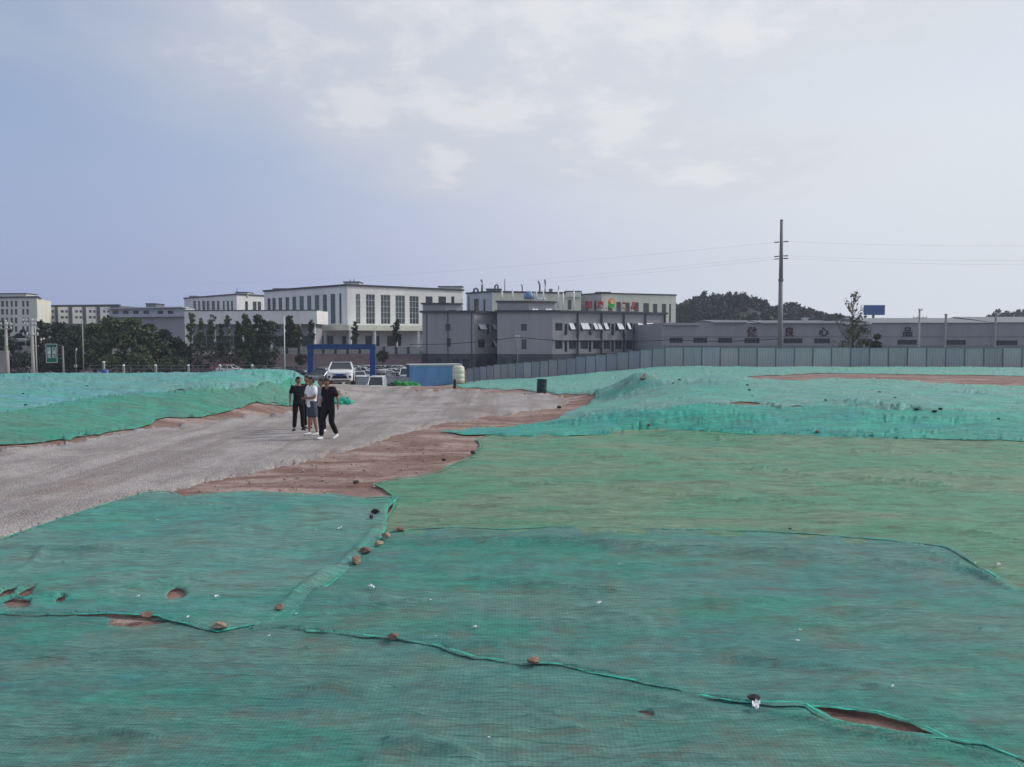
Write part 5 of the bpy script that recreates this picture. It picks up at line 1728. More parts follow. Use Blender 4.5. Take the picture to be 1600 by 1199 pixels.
def tree(name, label, px, ytop, hw, Y, zb, kind, m, seed, group, bark=None, cat='tree'):
    rs = np.random.RandomState(seed)
    x, _, zt = at(px, ytop, Y)
    hgt = zt - zb; r = hw * Y / F
    root = thing(name, label, cat, (x, Y, zb), 0, group)
    tr = MB()
    br = MB()
    cl = []
    sp = []
    if kind == 'round':
        t0 = hgt * .22
        top = (rs.uniform(-.2, .2), rs.uniform(-.2, .2), hgt * .85)
        tr.tube([(0, 0, -.2), (rs.uniform(-.1, .1), 0, t0), top], [.17, .13, .04], 7)
        for k in range(9):
            a = rs.uniform(0, 6.28); z0 = rs.uniform(.25, .6) * hgt; ln = r * rs.uniform(.6, .95)
            e = (math.cos(a) * ln, math.sin(a) * ln, z0 + ln * rs.uniform(.4, .9))
            br.tube([(0, 0, z0), (e[0] * .5, e[1] * .5, z0 + (e[2] - z0) * .6), e], [.07, .045, .015], 5)
        for k in range(60):
            a = rs.uniform(0, 6.28); h = rs.uniform(.08, 1.0)
            prof = math.sin(math.pi * min(1, max(0, (h - .05) / .98)) ** .8) ** .6
            q = r * 1.12 * prof * rs.uniform(.25, 1.0)
            cl.append((math.cos(a) * q, math.sin(a) * q, h * hgt * .96)); sp.append(r * rs.uniform(.2, .42))
        ne, sz = 60, .46
    elif kind == 'slender':
        tr.tube([(0, 0, -.2), (rs.uniform(-.1, .1), 0, hgt * .5), (rs.uniform(-.15, .15), 0, hgt * .98)], [.12, .08, .02], 6)
        for k in range(16):
            a = rs.uniform(0, 6.28); z0 = rs.uniform(.3, .92) * hgt; ln = r * rs.uniform(.5, 1.1) * (1.2 - z0 / hgt * .6)
            e = (math.cos(a) * ln, math.sin(a) * ln, z0 + ln * rs.uniform(.7, 1.3))
            br.tube([(0, 0, z0), e], [.035, .01], 4)
            cl.append((e[0] * .8, e[1] * .8, e[2])); sp.append(r * rs.uniform(.25, .45))
            cl.append((e[0] * .4, e[1] * .4, (e[2] + z0) / 2)); sp.append(r * rs.uniform(.2, .35))
        for k in range(12):
            cl.append((rs.uniform(-.2, .2), rs.uniform(-.2, .2), hgt * rs.uniform(.35, 1.0))); sp.append(r * .3)
        ne, sz = 26, .36
    elif kind == 'ball':
        hb = hgt - 2 * r
        tr.tube([(0, 0, -.2), (0.03, 0, hb + r)], [.09, .06], 6)
        for k in range(5):
            a = k * 1.26; br.tube([(0, 0, hb * .95), (math.cos(a) * r * .6, math.sin(a) * r * .6, hb + r)], [.04, .015], 4)
        for k in range(60):
            d = rs.randn(3); d /= np.linalg.norm(d); q = rs.uniform(.55, .95)
            cl.append((d[0] * r * q, d[1] * r * q, hb + r * 1.05 + d[2] * r * q)); sp.append(r * .28)
        ne, sz = 34, .17
    elif kind == 'twiggy':
        tr.tube([(0, 0, -.2), (.04, 0, hgt * .35), (-.05, 0, hgt * .7), (.02, 0, hgt)], [.12, .09, .05, .012], 7)
        for k in range(84):
            z0 = hgt * rs.uniform(.10, .95); a = rs.uniform(0, 6.28)
            ln = r * (1.25 - z0 / hgt * .95) * rs.uniform(.5, 1.1)
            e = np.array((math.cos(a) * ln, math.sin(a) * ln * .9, z0 + ln * rs.uniform(.8, 1.5)))
            m_ = np.array((e[0] * .55, e[1] * .55, z0 + (e[2] - z0) * .4))
            br.tube([(0, 0, z0), m_, e], [.028, .018, .006], 4)
            for j in range(4):
                f = rs.uniform(.3, 1); b = np.array([0, 0, z0]) * (1 - f) + e * f
                br.tube([b, b + rs.randn(3) * .16 + np.array([0, 0, .22])], [.010, .004], 3)
                low = max(0, 1 - z0 / (hgt * .62))
                if rs.rand() < .28 + 1.1 * low:
                    cl.append(tuple(b)); sp.append(.16 + .45 * low)
        for k in range(26):
            a = rs.uniform(0, 6.28); q = r * rs.uniform(.2, .95)
            cl.append((math.cos(a) * q, math.sin(a) * q, hgt * rs.uniform(.08, .48))); sp.append(.35)
        ne, sz = 13, .16
    else:                                              # bush
        tr.tube([(0, 0, -.2), (0, 0, hgt * .5)], [.08, .03], 5)
        for k in range(6):
            a = k * 1.05 + rs.rand(); br.tube([(0, 0, .1), (math.cos(a) * r * .6, math.sin(a) * r * .6, hgt * .7)], [.04, .012], 4)
        for k in range(34):
            a = rs.uniform(0, 6.28); h = rs.uniform(.08, 1)
            q = r * math.sqrt(max(0.05, 1 - (h - .3) ** 2 * 1.7)) * rs.uniform(.2, 1)
            cl.append((math.cos(a) * q, math.sin(a) * q * .8, h * hgt * .93)); sp.append(r * .3)
        ne, sz = 34, .34
    tr.build('trunk', bark or M_BARK, root)
    br.build('branches', bark or M_BARK, root)
    V, Fc = leaves(cl, ne, sp, sz, rs)
    V[:, 2] = np.maximum(V[:, 2], 0.05)
    o = bpy.data.objects.new('crown', np_mesh('crown', V, Fc, m)); COL.objects.link(o); o.parent = root
    return root


GT = 'trees along the foot of the bank on the left'
XL = 1.12
TL = [
    ('dark_tree', 'dark tree behind the leftmost concrete pole', 2, 500, 20, 134, 'round', M_LEAFD),
    ('dark_tree', 'dark tree in front of the cream block, between the two concrete poles', 33, 512, 18, 141, 'round', M_LEAFD),
    ('dark_tree', 'dark tree right behind the second concrete pole', 66, 497, 17, 137, 'round', M_LEAFD),
    ('dark_tree', 'wide dark tree behind the green road sign', 92, 502, 23, 133, 'round', M_LEAFD),
    ('dark_tree', 'dark tree behind the small street lamp', 121, 505, 22, 137, 'round', M_LEAFD),
    ('leafy_tree', 'green tree below the pale dormitory block, leftmost of the greener ones', 148, 502, 19, 131, 'round', M_LEAFG),
    ('leafy_tree', 'tallest of the green trees, before the right end of the dormitory block', 172, 491, 22, 133, 'round', M_LEAFG),
    ('leafy_tree', 'green tree standing below the left end of the low grey hall', 204, 494, 22, 132, 'round', M_LEAFG),
    ('leafy_tree', 'green tree below the middle of the low grey hall', 231, 502, 17, 134, 'round', M_LEAFG),
    ('dark_tree', 'lower dark tree below the right end of the low grey hall', 256, 511, 17, 137, 'round', M_LEAFD),
    ('dark_tree', 'low dark tree left of the slender saplings', 279, 524, 16, 139, 'round', M_LEAFD),
    ('slender_tree', 'slender leafy tree before the left corner of the blank white hall', 297, 487, 9, 140, 'slender', M_LEAFY),
    ('slender_tree', 'short sparse sapling second from the white hall corner', 313, 499, 8, 141, 'slender', M_LEAFY),
    ('slender_tree', 'bushy topped slender tree before the white wall band', 331, 491, 9, 140, 'slender', M_LEAFY),
    ('slender_tree', 'thinnest shortest sapling before the white wall band', 345, 505, 6, 141, 'slender', M_LEAFD),
    ('slender_tree', 'slender yellowish tree at the middle of the white wall band', 355, 487, 7, 139, 'slender', M_LEAFY),
    ('slender_tree', 'short dark sapling left of the pair of full green trees', 372, 503, 8, 141, 'slender', M_LEAFD),
    ('leafy_tree', 'left of two full green trees before the blank white hall', 385, 490, 13, 138, 'round', M_LEAFG),
    ('leafy_tree', 'right of two full green trees before the blank white hall', 402, 490, 12, 139, 'round', M_LEAFG),
    ('dark_tree', 'broad dark tree right of the full green pair', 419, 499, 17, 140, 'round', M_LEAFD),
    ('dark_tree', 'dark shrubby tree under the slender saplings, left', 310, 531, 24, 142, 'bush', M_LEAFD),
    ('dark_tree', 'dark shrubby tree under the slender saplings, middle', 344, 535, 23, 142, 'bush', M_LEAFD),
    ('dark_tree', 'dark shrubby tree under the full green pair', 378, 533, 21, 142, 'bush', M_LEAFD),
    ('dark_bush', 'dark bush at the far left below the concrete poles', 30, 551, 24, 131, 'bush', M_LEAFD),
    ('dark_bush', 'dark bush hiding the foot of the green road sign', 72, 549, 22, 130, 'bush', M_LEAFD),
    ('dark_bush', 'dark bush between the street lamp and the sign pole', 108, 552, 18, 131, 'bush', M_LEAFD),
    ('leafy_bush', 'green bush at the foot of the tallest green tree', 170, 555, 24, 129, 'bush', M_LEAFG),
    ('leafy_bush', 'green bush below the grey hall trees', 222, 553, 25, 130, 'bush', M_LEAFG),
    ('leafy_bush', 'green bush left of the saplings, low on the bank', 268, 557, 20, 131, 'bush', M_LEAFG),
]
for i, (nm, lb, px, yt, hw, Yd, kd, m) in enumerate(TL):
    tree(nm, lb, px, yt + (4 if kd == 'round' and px < 290 else 0), hw * (XL if kd in ('round', 'bush') else 1.1), Yd, LOW + (0 if Yd < 140 else 0.2), kd, m, 500 + i, GT, M_BARKP if kd == 'slender' else None, 'tree' if kd != 'bush' else 'bush')
GB = 'clipped round trees along the car park'
for i, (lb, px, yt, hw, Yd) in enumerate((('dark clipped ball tree left of the white lamp pole', 403, 551, 10, 128), ('dark clipped ball tree just left of the blue gate', 470, 553, 9.5, 128), ('dark clipped ball tree just right of the blue gate', 598, 547, 10, 130))):
    tree('ball_tree', lb, px, yt, hw, Yd, LOW, 'ball', M_LEAFR, 600 + i, GB)
GO = 'young trees before the white office block'
for i, (lb, px, yt, hw, kd, m) in enumerate((('dark open crowned tree at the right end of the white hall', 452, 494, 11, 'round', M_LEAFD), ('small thin dark tree before the left end of the canopy', 486, 500, 7, 'slender', M_LEAFD),
                                            ('thin dark tree before the corner of the white office block', 555, 502, 6.5, 'slender', M_LEAFD), ('thin dark tree before the right part of the colonnade', 618, 502, 8, 'slender', M_LEAFD), ('reddish leaved tree right of the open crowned dark tree', 464, 508, 8, 'round', M_LEAFB))):
    tree('young_tree', lb, px, yt, hw, 153.5, -0.25, kd, m, 620 + i, GO)
tree('bare_tree', 'twiggy half bare conical tree behind the fence on the right', 1334, 458, 29, 88, -.8, 'twiggy', M_LEAFB, 640, None)
tree('dark_bush', 'greenish bush behind the fence beside the twiggy tree', 1367, 520, 15, 90, -.8, 'bush', M_LEAFB, 641, None, cat='bush')

# ---- wooded hill far right, and a further one at the right edge
def hill(name, ridge, Y, depth, flabel, seed, base=-2.0, tr_h=4.0, n=300):
    rs = np.random.RandomState(seed)
    rx = np.array([at(p, y, Y)[0] for p, y in ridge]); rz = np.array([at(p, y, Y)[2] for p, y in ridge]) - tr_h
    xs_ = np.linspace(rx[0] - 20, rx[-1] + 20, 70); ts = np.linspace(-1, 1, 15)
    def hz(x, t):
        return base + (np.interp(x, rx, rz, left=base, right=base) - base) * (1 - np.abs(t) ** 1.7)
    V = np.array([(x, Y + t * depth, hz(x, t)) for x in xs_ for t in ts])
    k = len(ts); ii = np.arange(len(V)).reshape(len(xs_), k)
    Fc = np.stack([ii[:-1, :-1], ii[1:, :-1], ii[1:, 1:], ii[:-1, 1:]], -1).reshape(-1, 4)
    o = bpy.data.objects.new(name, np_mesh(name, V, Fc, mat(name + '_earth', (.045, .05, .035), .95, .3, .1))); COL.objects.link(o); o['kind'] = 'structure'
    cl, sp = [], []
    for i in range(n):
        x = rs.uniform(rx[0], rx[-1]); t = rs.uniform(-.9, .15) if rs.rand() < .7 else rs.uniform(-.15, .15)
        z = float(hz(x, t)); r = rs.uniform(1.8, 3.6) * tr_h / 4
        hh = rs.uniform(.5, 1.25) * tr_h
        for j in range(6):
            cl.append((x + rs.uniform(-1, 1) * r * .6, Y + t * depth + rs.uniform(-1, 1) * r * .6, z + hh * rs.uniform(.15, 1.0))); sp.append(r * rs.uniform(.35, .6))
    V, Fc = leaves(cl, 22, sp, 1.25 * tr_h / 4, rs)
    o = bpy.data.objects.new('forest', np_mesh('forest', V, Fc, M_LEAFH)); COL.objects.link(o)
    tag(o, flabel, 'forest', None, 'stuff')


hill('wooded_hill', [(1040, 505), (1057, 490), (1066, 478), (1078, 470), (1088, 463), (1098, 460), (1108, 464), (1125, 465), (1140, 461), (1148, 458), (1158, 462), (1170, 467), (1185, 476), (1200, 481), (1215, 479), (1228, 476), (1238, 478), (1250, 485), (1262, 487), (1275, 491),
                     (1290, 493), (1305, 497), (1320, 500), (1345, 503)], 340, 60, 'dark wooded hill behind the warehouse', 71, n=420)
hill('far_hill', [(1535, 500), (1552, 491), (1565, 487), (1580, 487), (1600, 485), (1640, 483), (1700, 490), (1760, 500)], 420, 60, 'distant wooded rise at the right edge behind the warehouse roof', 72, n=150)

# ================================================================== POLES, WIRES, SIGN, LAMPS
M_POLE = mat('steel_pole', (0.20, 0.21, 0.215), .55, .12, 1.2, spec=.4, streak=True)
M_CPOLE = mat('concrete_pole', (0.36, 0.36, 0.34), .9, .15, 1.5, dirt=.15, streak=True)
M_WIRE = mat('cable', (0.02, 0.02, 0.025), .6, .1, 1)
M_INS = mat('insulator', (0.05, 0.05, 0.06), .4, .1, 3)
M_LAMPW = mat('lamp_white', (0.75, 0.76, 0.74), .4, .05, 3)

pb = at(1218.5, 560, 95); ptp = at(1221.3, 345, 95)
pz0 = -.9
tp = thing('power_pole', 'tall tapered steel power pole with three pairs of short arms behind the fence', 'pole', (pb[0], 95, pz0), 0, None, True)
mb = MB()
def pp(y):
    f = (560 - y) / 215
    q = at(1218.5 + 2.8 * f, y, 95)
    return q
mb.tube([(pb[0], 95, pz0), pp(438)], [.33, .245], 14); mb.tube([pp(438), pp(345)], [.235, .17], 14); mb.build('shaft', M_POLE, tp, smooth=True)
mb = MB(); q = pp(438); mb.lathe([(.25, -.16), (.30, -.14), (.30, .14), (.25, .16)], 14, q); mb.build('flange', M_STEEL, tp)
mb = MB(); q = pp(345); mb.lathe([(.17, 0), (.2, .02), (.2, .1), (.05, .14)], 12, q); mb.build('cap', M_STEEL, tp)
arms_end = []
for y, hw in ((378, 11.5), (400.3, 11), (404.3, 11)):
    for s in (-1, 1):
        c = pp(y); e = at(1218.5 + 2.8 * (560 - y) / 215 + s * hw, y + (1.2 if s < 0 else -.4), 95 + (.2 if y > 402 else 0))
        mb = MB(); mb.tube([c, (np.array(c) * .35 + np.array(e) * .65)], .04, 6); mb.build('arm', M_STEEL, tp)
        mb = MB()
        a = np.array(c) * .62 + np.array(e) * .38
        for k in range(7):
            f0, f1 = k / 7, (k + .55) / 7
            e_ = np.array(e)
            mb.tube([a + (e_ - a) * f0, a + (e_ - a) * f1], [.085, .06], 7)
        mb.build('insulator', M_INS, tp, smooth=True)
        arms_end.append((s, e))


def wire(label, p, q, sag, r=.012, name='power_line', group=None, n=24, m=None):
    p, q = np.array(p), np.array(q)
    mb = MB()
    mb.tube([p + (q - p) * k / n + np.array([0, 0, -sag * 4 * (k / n) * (1 - k / n)]) for k in range(n + 1)], r, 4, caps=False)
    o = mb.build(name, m or M_WIRE)
    return tag(o, label, 'wire', group)


GW = 'thin power lines strung from the tall steel pole'
tiers = ['top', 'top', 'middle', 'middle', 'lowest', 'lowest']
for i, (s, e) in enumerate(arms_end):
    if s < 0:
        tgt = at(-150, (368, 396, 408)[i // 2] + 40, 330)
        wire('thin power line running left from the %s arm of the tall steel pole' % tiers[i], e, tgt, 7.0, .005, group=GW)
    else:
        tgt = at(1900, (372, 396, 405)[i // 2] + 4, 78)
        wire('thin power line running right from the %s arm of the tall steel pole' % tiers[i], e, tgt, .5, .0045, group=GW)


def conc_pole(label, px, ytop, Y, r0, r1, arms, name='utility_pole', zb=LOW, m=None, group='concrete poles on the left'):
    x, _, zt = at(px, ytop, Y)
    t = thing(name, label, 'pole', (x, Y, zb), 0, group)
    mb = MB(); mb.tube([(0, 0, -.2), (0, 0, zt - zb)], [r0, r1], 10); mb.build('shaft', m or M_CPOLE, t, smooth=True)
    for y, L in arms:
        za = at(px, y, Y)[2] - zb
        mb = MB(); mb.box(0, -r0 - .05, za - .05, L, .09, .1); o = mb.build('crossarm', M_CPOLE, t)
        for k in (-1, -.45, .45, 1):
            mb = MB(); mb.lathe([(.05, 0), (.075, .07), (.04, .11), (.07, .16), (.02, .22)], 7, (k * L * .46, -r0 - .05, za + .05)); mb.build('insulator', M_LAMPW, o)
    return t


conc_pole('leftmost concrete utility pole with two crossarms', 8.5, 500, 82, .2, .12, ((508, 1.5), (514, 1.5)))
conc_pole('concrete utility pole with three crossarms, right of the leftmost one', 49, 498, 82, .2, .12, ((502, 1.5), (508, 1.3), (524, 1.6)))
conc_pole('thinner pole with no arms just behind the three-armed one', 54.5, 500, 90, .1, .07, (), group=None)
conc_pole('slim distant pole rising among the dark trees', 128.5, 500, 128, .1, .07, (), group=None)
conc_pole('dark pole before the grey building carrying the black cable', 808.5, 526, 125, .09, .07, ((527, .7),), m=M_STEEL, group=None, name='cable_pole')
conc_pole('grey pole with a crossarm at the warehouse wall beside the last letter', 1437, 483.5, 116, .17, .12, ((497, 2.0), (485, .6)), zb=-1.8, group=None)
conc_pole('slim white lamp pole between the two ball trees on the left', 443.8, 494, 116, .09, .06, (), name='lamp_pole', m=M_LAMPW, group=None)
c0, c1, c2, c3 = at(640, 538.5, 128), at(808.5, 527, 124.8), at(1050, 531, 112), at(1216, 529.7, 94.5)
GC = 'black cable strung past the grey building'
wire('black cable left of the thin pole before the grey building', c0, c1, .35, .045, 'cable', GC)
wire('black cable between the thin pole and the right end of the grey building', c1, c2, .5, .045, 'cable', GC)
wire('black cable running on to the tall steel pole', c2, c3, .25, .045, 'cable', GC)
wire('black cable at the far left between the concrete poles', at(-60, 538.5, 82), at(49, 537.5, 82), .2, .035, 'cable', GC)
wire('black cable leaving the armed concrete pole towards the sign', at(49, 537.5, 82), at(640, 538.5, 128), 1.0, .02, 'cable', GC)

# green road sign on a cantilever pole
sx, _, sz = at(98, 541, 88)
sg = thing('road_sign', 'green road sign with white characters on a grey pole', 'sign', (sx, 88, LOW), R(4), None)
mb = MB(); mb.tube([(0, 0, -.2), (0, 0, sz - LOW)], [.11, .09], 10); mb.build('post', M_POLE, sg, smooth=True)
k = 88 / F
bx0, bx1 = (73.5 - 98) * k, (90.5 - 98) * k
bz0, bz1 = at(82, 567, 88)[2] - LOW, at(82, 537.5, 88)[2] - LOW
mb = MB(); mb.obox((bx0, -.16, bz0), (bx1 - bx0, 0, 0), (0, .06, 0), (0, 0, bz1 - bz0)); pnl = mb.build('panel', mat('sign_green', (0.012, 0.17, 0.115), .4, .05, 2), sg)
mb = MB()
for a, b, c, d in ((bx0, bx1, bz0, bz0 + .05), (bx0, bx1, bz1 - .05, bz1), (bx0, bx0 + .05, bz0 + .05, bz1 - .05), (bx1 - .05, bx1, bz0 + .05, bz1 - .05)):
    mb.obox((a, -.17, c), (b - a, 0, 0), (0, .008, 0), (0, 0, d - c))
mb.build('border', M_LAMPW, pnl)
for row, (zf, chs) in enumerate(((.72, '出口'), (.53, '高速'), (.33, '北城'))):
    for cc, ch in enumerate(chs):
        o = glyph(ch, .42, .01, M_LAMPW, 'character', pnl, .012)
        o.location = (bx0 + (bx1 - bx0) * (.29 + .44 * cc), -.172, bz0 + (bz1 - bz0) * zf - .13); o.rotation_euler = (math.pi / 2, 0, 0)
mb = MB()
for zf in (.25, .45, .9):
    mb.tube([(bx0 + .2, -.07, bz0 + (bz1 - bz0) * zf), (0, -.03, bz0 + (bz1 - bz0) * zf + (-.05 if zf < .5 else .05))], .035, 6)
mb.build('bracket', M_POLE, sg)
lx, _, lz = at(118, 551, 90)
lp = thing('street_lamp', 'small street lamp with a box on its post right of the road sign', 'lamp', (lx, 90, LOW), 0, None)
zl = lz - LOW
mb = MB(); mb.tube([(0, 0, -.2), (0, 0, zl - .25), (.05, 0, zl), (.12, 0, zl + .25)], [.07, .055, .05, .05], 8); mb.build('post', M_POLE, lp, smooth=True)
mb = MB(); mb.obox((.06, -.07, zl + .2), (.12, 0, .26), (0, .14, 0), (-.06, 0, .03)); mb.build('lamp_head', M_LAMPW, lp)
mb = MB(); mb.box(0, -.12, at(118, 574, 90)[2] - LOW, .3, .14, .3); mb.build('box', M_CPOLE, lp)

# globe lamps on short posts and a rail along the street
GLb = 'white capped posts along the street behind the left berm'
bl = None
for i, (px, lb) in enumerate(((193, 'white capped post below the tall green trees'), (243, 'white capped post below the end of the low grey hall'), (294, 'white capped post below the white hall corner'), (343.5, 'white capped post beside the white parked car'), (394, 'white capped post beside the left ball tree'), (162, 'white capped post right of the small blue barrel'))):
    x, _, zt = at(px, 571 if px != 162 else 566, 115)
    if bl is None:
        bl = thing('lamp_post', lb, 'lamp', (x, 115, LOW), 0, GLb)
        hh = zt - LOW
        mb = MB(); mb.box(0, 0, -.2, .24, .24, hh); mb.build('post', M_CPOLE, bl)
        mb = MB(); mb.lathe([(.06, 0), (.17, .06), (.21, .16), (.17, .27), (.04, .33)], 12, (0, 0, hh - .2)); mb.build('lamp_globe', M_LAMPW, bl, smooth=True)
    else:
        dup(bl, (x, 115, LOW + (zt - LOW) - hh), 0, lb, GLb)
rl = thing('street_railing', 'low dark street railing behind the left berm', 'railing', (at(150, 575, 117)[0], 117, LOW), 0, None, True)
xa, xb = at(140, 575, 117)[0], at(480, 575, 117)[0]
for zz in (.9, 1.45, 1.95):
    mb = MB(); mb.tube([(xa, 117, LOW + zz), (xb, 117, LOW + zz)], .04, 6); mb.build('rail', M_STEEL, rl)
for k in range(17):
    x = xa + (xb - xa) * k / 16
    mb = MB(); mb.tube([(x, 117, LOW - .1), (x, 117, LOW + 2.0)], .045, 6); mb.build('post', M_STEEL, rl)
x, y, z = at(164, 584, 105)
bb = thing('plastic_barrel', 'small blue barrel behind the left berm', 'barrel', (x, 105, LOW), 0, None)
mb = MB(); mb.lathe([(.42, 0), (.5, .1), (.5, .6), (.53, .65), (.5, .7), (.5, 1.2), (.53, 1.25), (.5, 1.3), (.5, 1.75), (.3, 1.85)], 16); mb.build('body', mat('barrel_blue', (.03, .08, .25), .4, .1, 3), bb, smooth=True)
mb = MB(); mb.lathe([(.12, 1.84), (.12, 1.92)], 10); mb.build('lid', M_STEEL, bb)

# small white kiosk among the trees and the pale wall at the far left
x, _, z0k = at(31, 547, 136)
kk = thing('kiosk', 'small white flat roofed kiosk among the dark trees at far left', 'hut', (x, 136, LOW), 0, None)
zk0, zk1 = at(31, 546, 136)[2] - LOW, at(31, 528, 136)[2] - LOW
mb = MB(); mb.box(0, 1.2, 0, 2.0, 2.2, zk1 - .5); mb.build('wall', M_WHITE, kk)
mb = MB(); mb.box(0, 1.2, zk1 - .497, 2.7, 2.9, .42); mb.build('roof', M_WHITE, kk)
mb = MB(); mb.box(0, .07, zk1 - 1.3, 1.7, .05, .6); mb.build('window', M_DARKWIN, kk)
q0, q1 = at(-80, 550, 96), at(13, 550, 96)
gw = thing('boundary_wall', 'plain grey wall at the far left behind the leftmost pole', 'wall', (q0[0], 96, LOW), 0, None)
mb = MB(); mb.box((q1[0] - q0[0]) / 2, 0, -.2, q1[0] - q0[0], .3, q0[2] - LOW + .2); mb.build('wall', M_CONC, gw)
mb = MB(); mb.box((q1[0] - q0[0]) / 2, 0, q0[2] - LOW + .003, q1[0] - q0[0] + .1, .42, .12); mb.build('coping', M_CPOLE, gw)
# ================================================================== GATE, CONTAINER, BARRELS
M_GATE = mat('gate_blue', (0.012, 0.055, 0.20), .45, .15, 1.5, spec=.4, dirt=.1)
M_CONT = mat('container_blue', (0.13, 0.31, 0.55), .5, .15, .8, spec=.4, dirt=.15, streak=True)
M_CONTD = mat('container_dark', (0.02, 0.06, 0.16), .5, .1, 1)
YG = 86
gl_, gr2 = at(485.5, 560, YG)[0], at(582.5, 560, YG)[0]
zgt, zgb = at(535, 539, YG)[2], at(535, 546, YG)[2]
gate = thing('site_gate', 'blue box-section portal gate over the site entrance behind the white cars', 'gate', (gl_, YG, LOW), 0, None, True)
for x in (gl_, gr2):
    g = tz(x, YG)
    mb = MB(); mb.box(x, YG, g - .2, .56, .56, zgb - g + .2 - .003); o = mb.build('column', M_GATE, gate)
    mb = MB(); mb.box(x, YG, g - .1, 1.0, 1.0, .25); mb.build('base', M_CONC, o)
mb = MB(); mb.box((gl_ + gr2) / 2, YG, zgb, gr2 - gl_ + .62, .6, zgt - zgb); mb.build('beam', M_GATE, gate)
mb = MB(); mb.box((gl_ + gr2) / 2, YG, zgt + .003, gr2 - gl_ + .7, .68, .06); mb.build('cap', M_CONTD, gate)

# shipping container
Yc = 99
ca, cb = at(640, 600, 97), at(722, 600, Yc)
zt1 = at(690, 570.5, 98)[2]
cz = at(640, 606, 97)[2]
cont = thing('shipping_container', 'blue corrugated shipping container with a pale end, standing left of the fence', 'container', (ca[0], ca[1], cz), 0, None, True)
ax_ = np.array([cb[0] - ca[0], cb[1] - ca[1], 0]); Lc = np.linalg.norm(ax_); ax_ /= Lc; ay_ = np.array([-ax_[1], ax_[0], 0])
hc = zt1 - cz
def C3(u, v, w):
    p = np.array(ca) + ax_ * u + ay_ * v
    return (p[0], p[1], cz + w)
mb = MB()
nr = 26
vs = []
for i in range(nr * 4 + 1):
    u = .08 + (Lc - .16) * i / (nr * 4); d = .06 if (i % 4) in (1, 2) else .10
    vs += [C3(u, d, .14), C3(u, d, hc - .12)]
mb.add(vs, [(2 * i, 2 * i + 2, 2 * i + 3, 2 * i + 1) for i in range(nr * 4)]); mb.build('side_panel', M_CONT, cont)
mb = MB(); mb.obox(C3(.05, .12, .05), ax_ * (Lc - .1), ay_ * 2.2, (0, 0, hc - .1)); mb.build('body', M_CONTD, cont)
mb = MB(); mb.obox(C3(0, 0, hc - .118), ax_ * Lc, ay_ * .12, (0, 0, .12)); mb.obox(C3(-.05, -.05, hc + .003), ax_ * (Lc + .1), ay_ * 2.5, (0, 0, .08)); mb.build('roof', mat('container_roof', (.5, .52, .54), .5, .1, 1), cont)
mb = MB(); mb.obox(C3(0, 0, 0), ax_ * Lc, ay_ * .12, (0, 0, .138)); mb.build('rail', M_CONT, cont)
for u in (0, Lc - .08):
    mb = MB(); mb.obox(C3(u, 0, .14), ax_ * .078, ay_ * .115, (0, 0, hc - .26)); mb.build('corner_post', M_CONT if u == 0 else M_LAMPW, cont)
mb = MB(); mb.obox(C3(Lc + .002, .05, 0), ax_ * .06, ay_ * 2.3, (0, 0, hc - .12)); eo = mb.build('end_panel', M_LAMPW, cont)
mb = MB(); mb.obox(C3(Lc + .065, .5, .3), ax_ * .03, ay_ * .5, (0, 0, 1.4)); mb.build('door', M_DARKWIN, eo)

def tank(label, px, Y, ybot, w, h, m, name, seedcol=None, ribs=5):
    x, _, z = at(px, ybot, Y)
    t = thing(name, label, 'tank' if 'tank' in name else 'barrel', (x, Y, z), 0, None)
    pr = [(w * .47, 0), (w * .5, .05 * h)]
    for k in range(ribs):
        a, b = .08 + .78 * k / ribs, .08 + .78 * (k + .8) / ribs
        pr += [(w * .5, a * h), (w * .5, b * h), (w * .48, (b + .01) * h), (w * .48, (b + .03) * h)]
    pr += [(w * .48, .9 * h), (w * .35, .97 * h), (w * .2, h)]
    mb = MB(); mb.lathe(pr, 22); mb.build('body', m, t, smooth=True)
    mb = MB(); mb.lathe([(w * .17, h * .985), (w * .17, h * 1.04), (w * .02, h * 1.05)], 14); mb.build('lid', M_STEEL, t)
    return t

def two_tone(name, lo, hi, z, w=.12):
    m, T, p, out = principled(name, .5, 0, .4)
    pos = T.n('ShaderNodeNewGeometry').outputs['Position']
    zz = T.n('ShaderNodeSeparateXYZ', ins={0: pos}).outputs[2]
    f = T.rng(T.m('ADD', zz, T.m('MULTIPLY', T.noise(pos, 3, 4, .6), .3)), z - w, z + w, 0, 1, True)
    T.t.links.new(T.mix(f, lo, hi), p.inputs['Base Color'])
    return m

YT = 95.5
wt = tank('pale yellow plastic water tank with a dirty foot beside the blue container', 716.5, YT, 600.5, 1.45, 2.25, two_tone('tank_plastic', (.34, .27, .20), (.66, .62, .47), at(716, 594, YT)[2] + .15, .35), 'water_tank', ribs=3)
# dark barrel at the end of the road
xb_, yb_ = hit(846, 614.5)
gb = thing('oil_drum', 'dark green ribbed drum standing alone at the far edge of the gravel road', 'barrel', (xb_, yb_, tz(xb_, yb_) - .02), R(20), None)
mD = mat('drum_green', (0.012, 0.032, 0.034), .5, .3, 4, spec=.4, dirt=.12)
kd = yb_ / F
wd, hd = 15.5 * kd, 22.5 * kd
pr = [(.47, 0), (.5, .02), (.5, .31), (.53, .335), (.5, .36), (.5, .64), (.53, .665), (.5, .69), (.5, .97), (.52, .985), (.52, 1.0), (.47, 1.0), (.46, .97)]
mb = MB(); mb.lathe([(a * wd, b * hd) for a, b in pr], 24); o = mb.build('body', mD, gb, smooth=False); 
mb = MB(); mb.lathe([(.08 * wd, .965 * hd), (.08 * wd, .995 * hd)], 10, (wd * .25, 0, 0)); mb.build('bung', M_STEEL, gb)
gb.rotation_euler = (0, R(3), R(20))
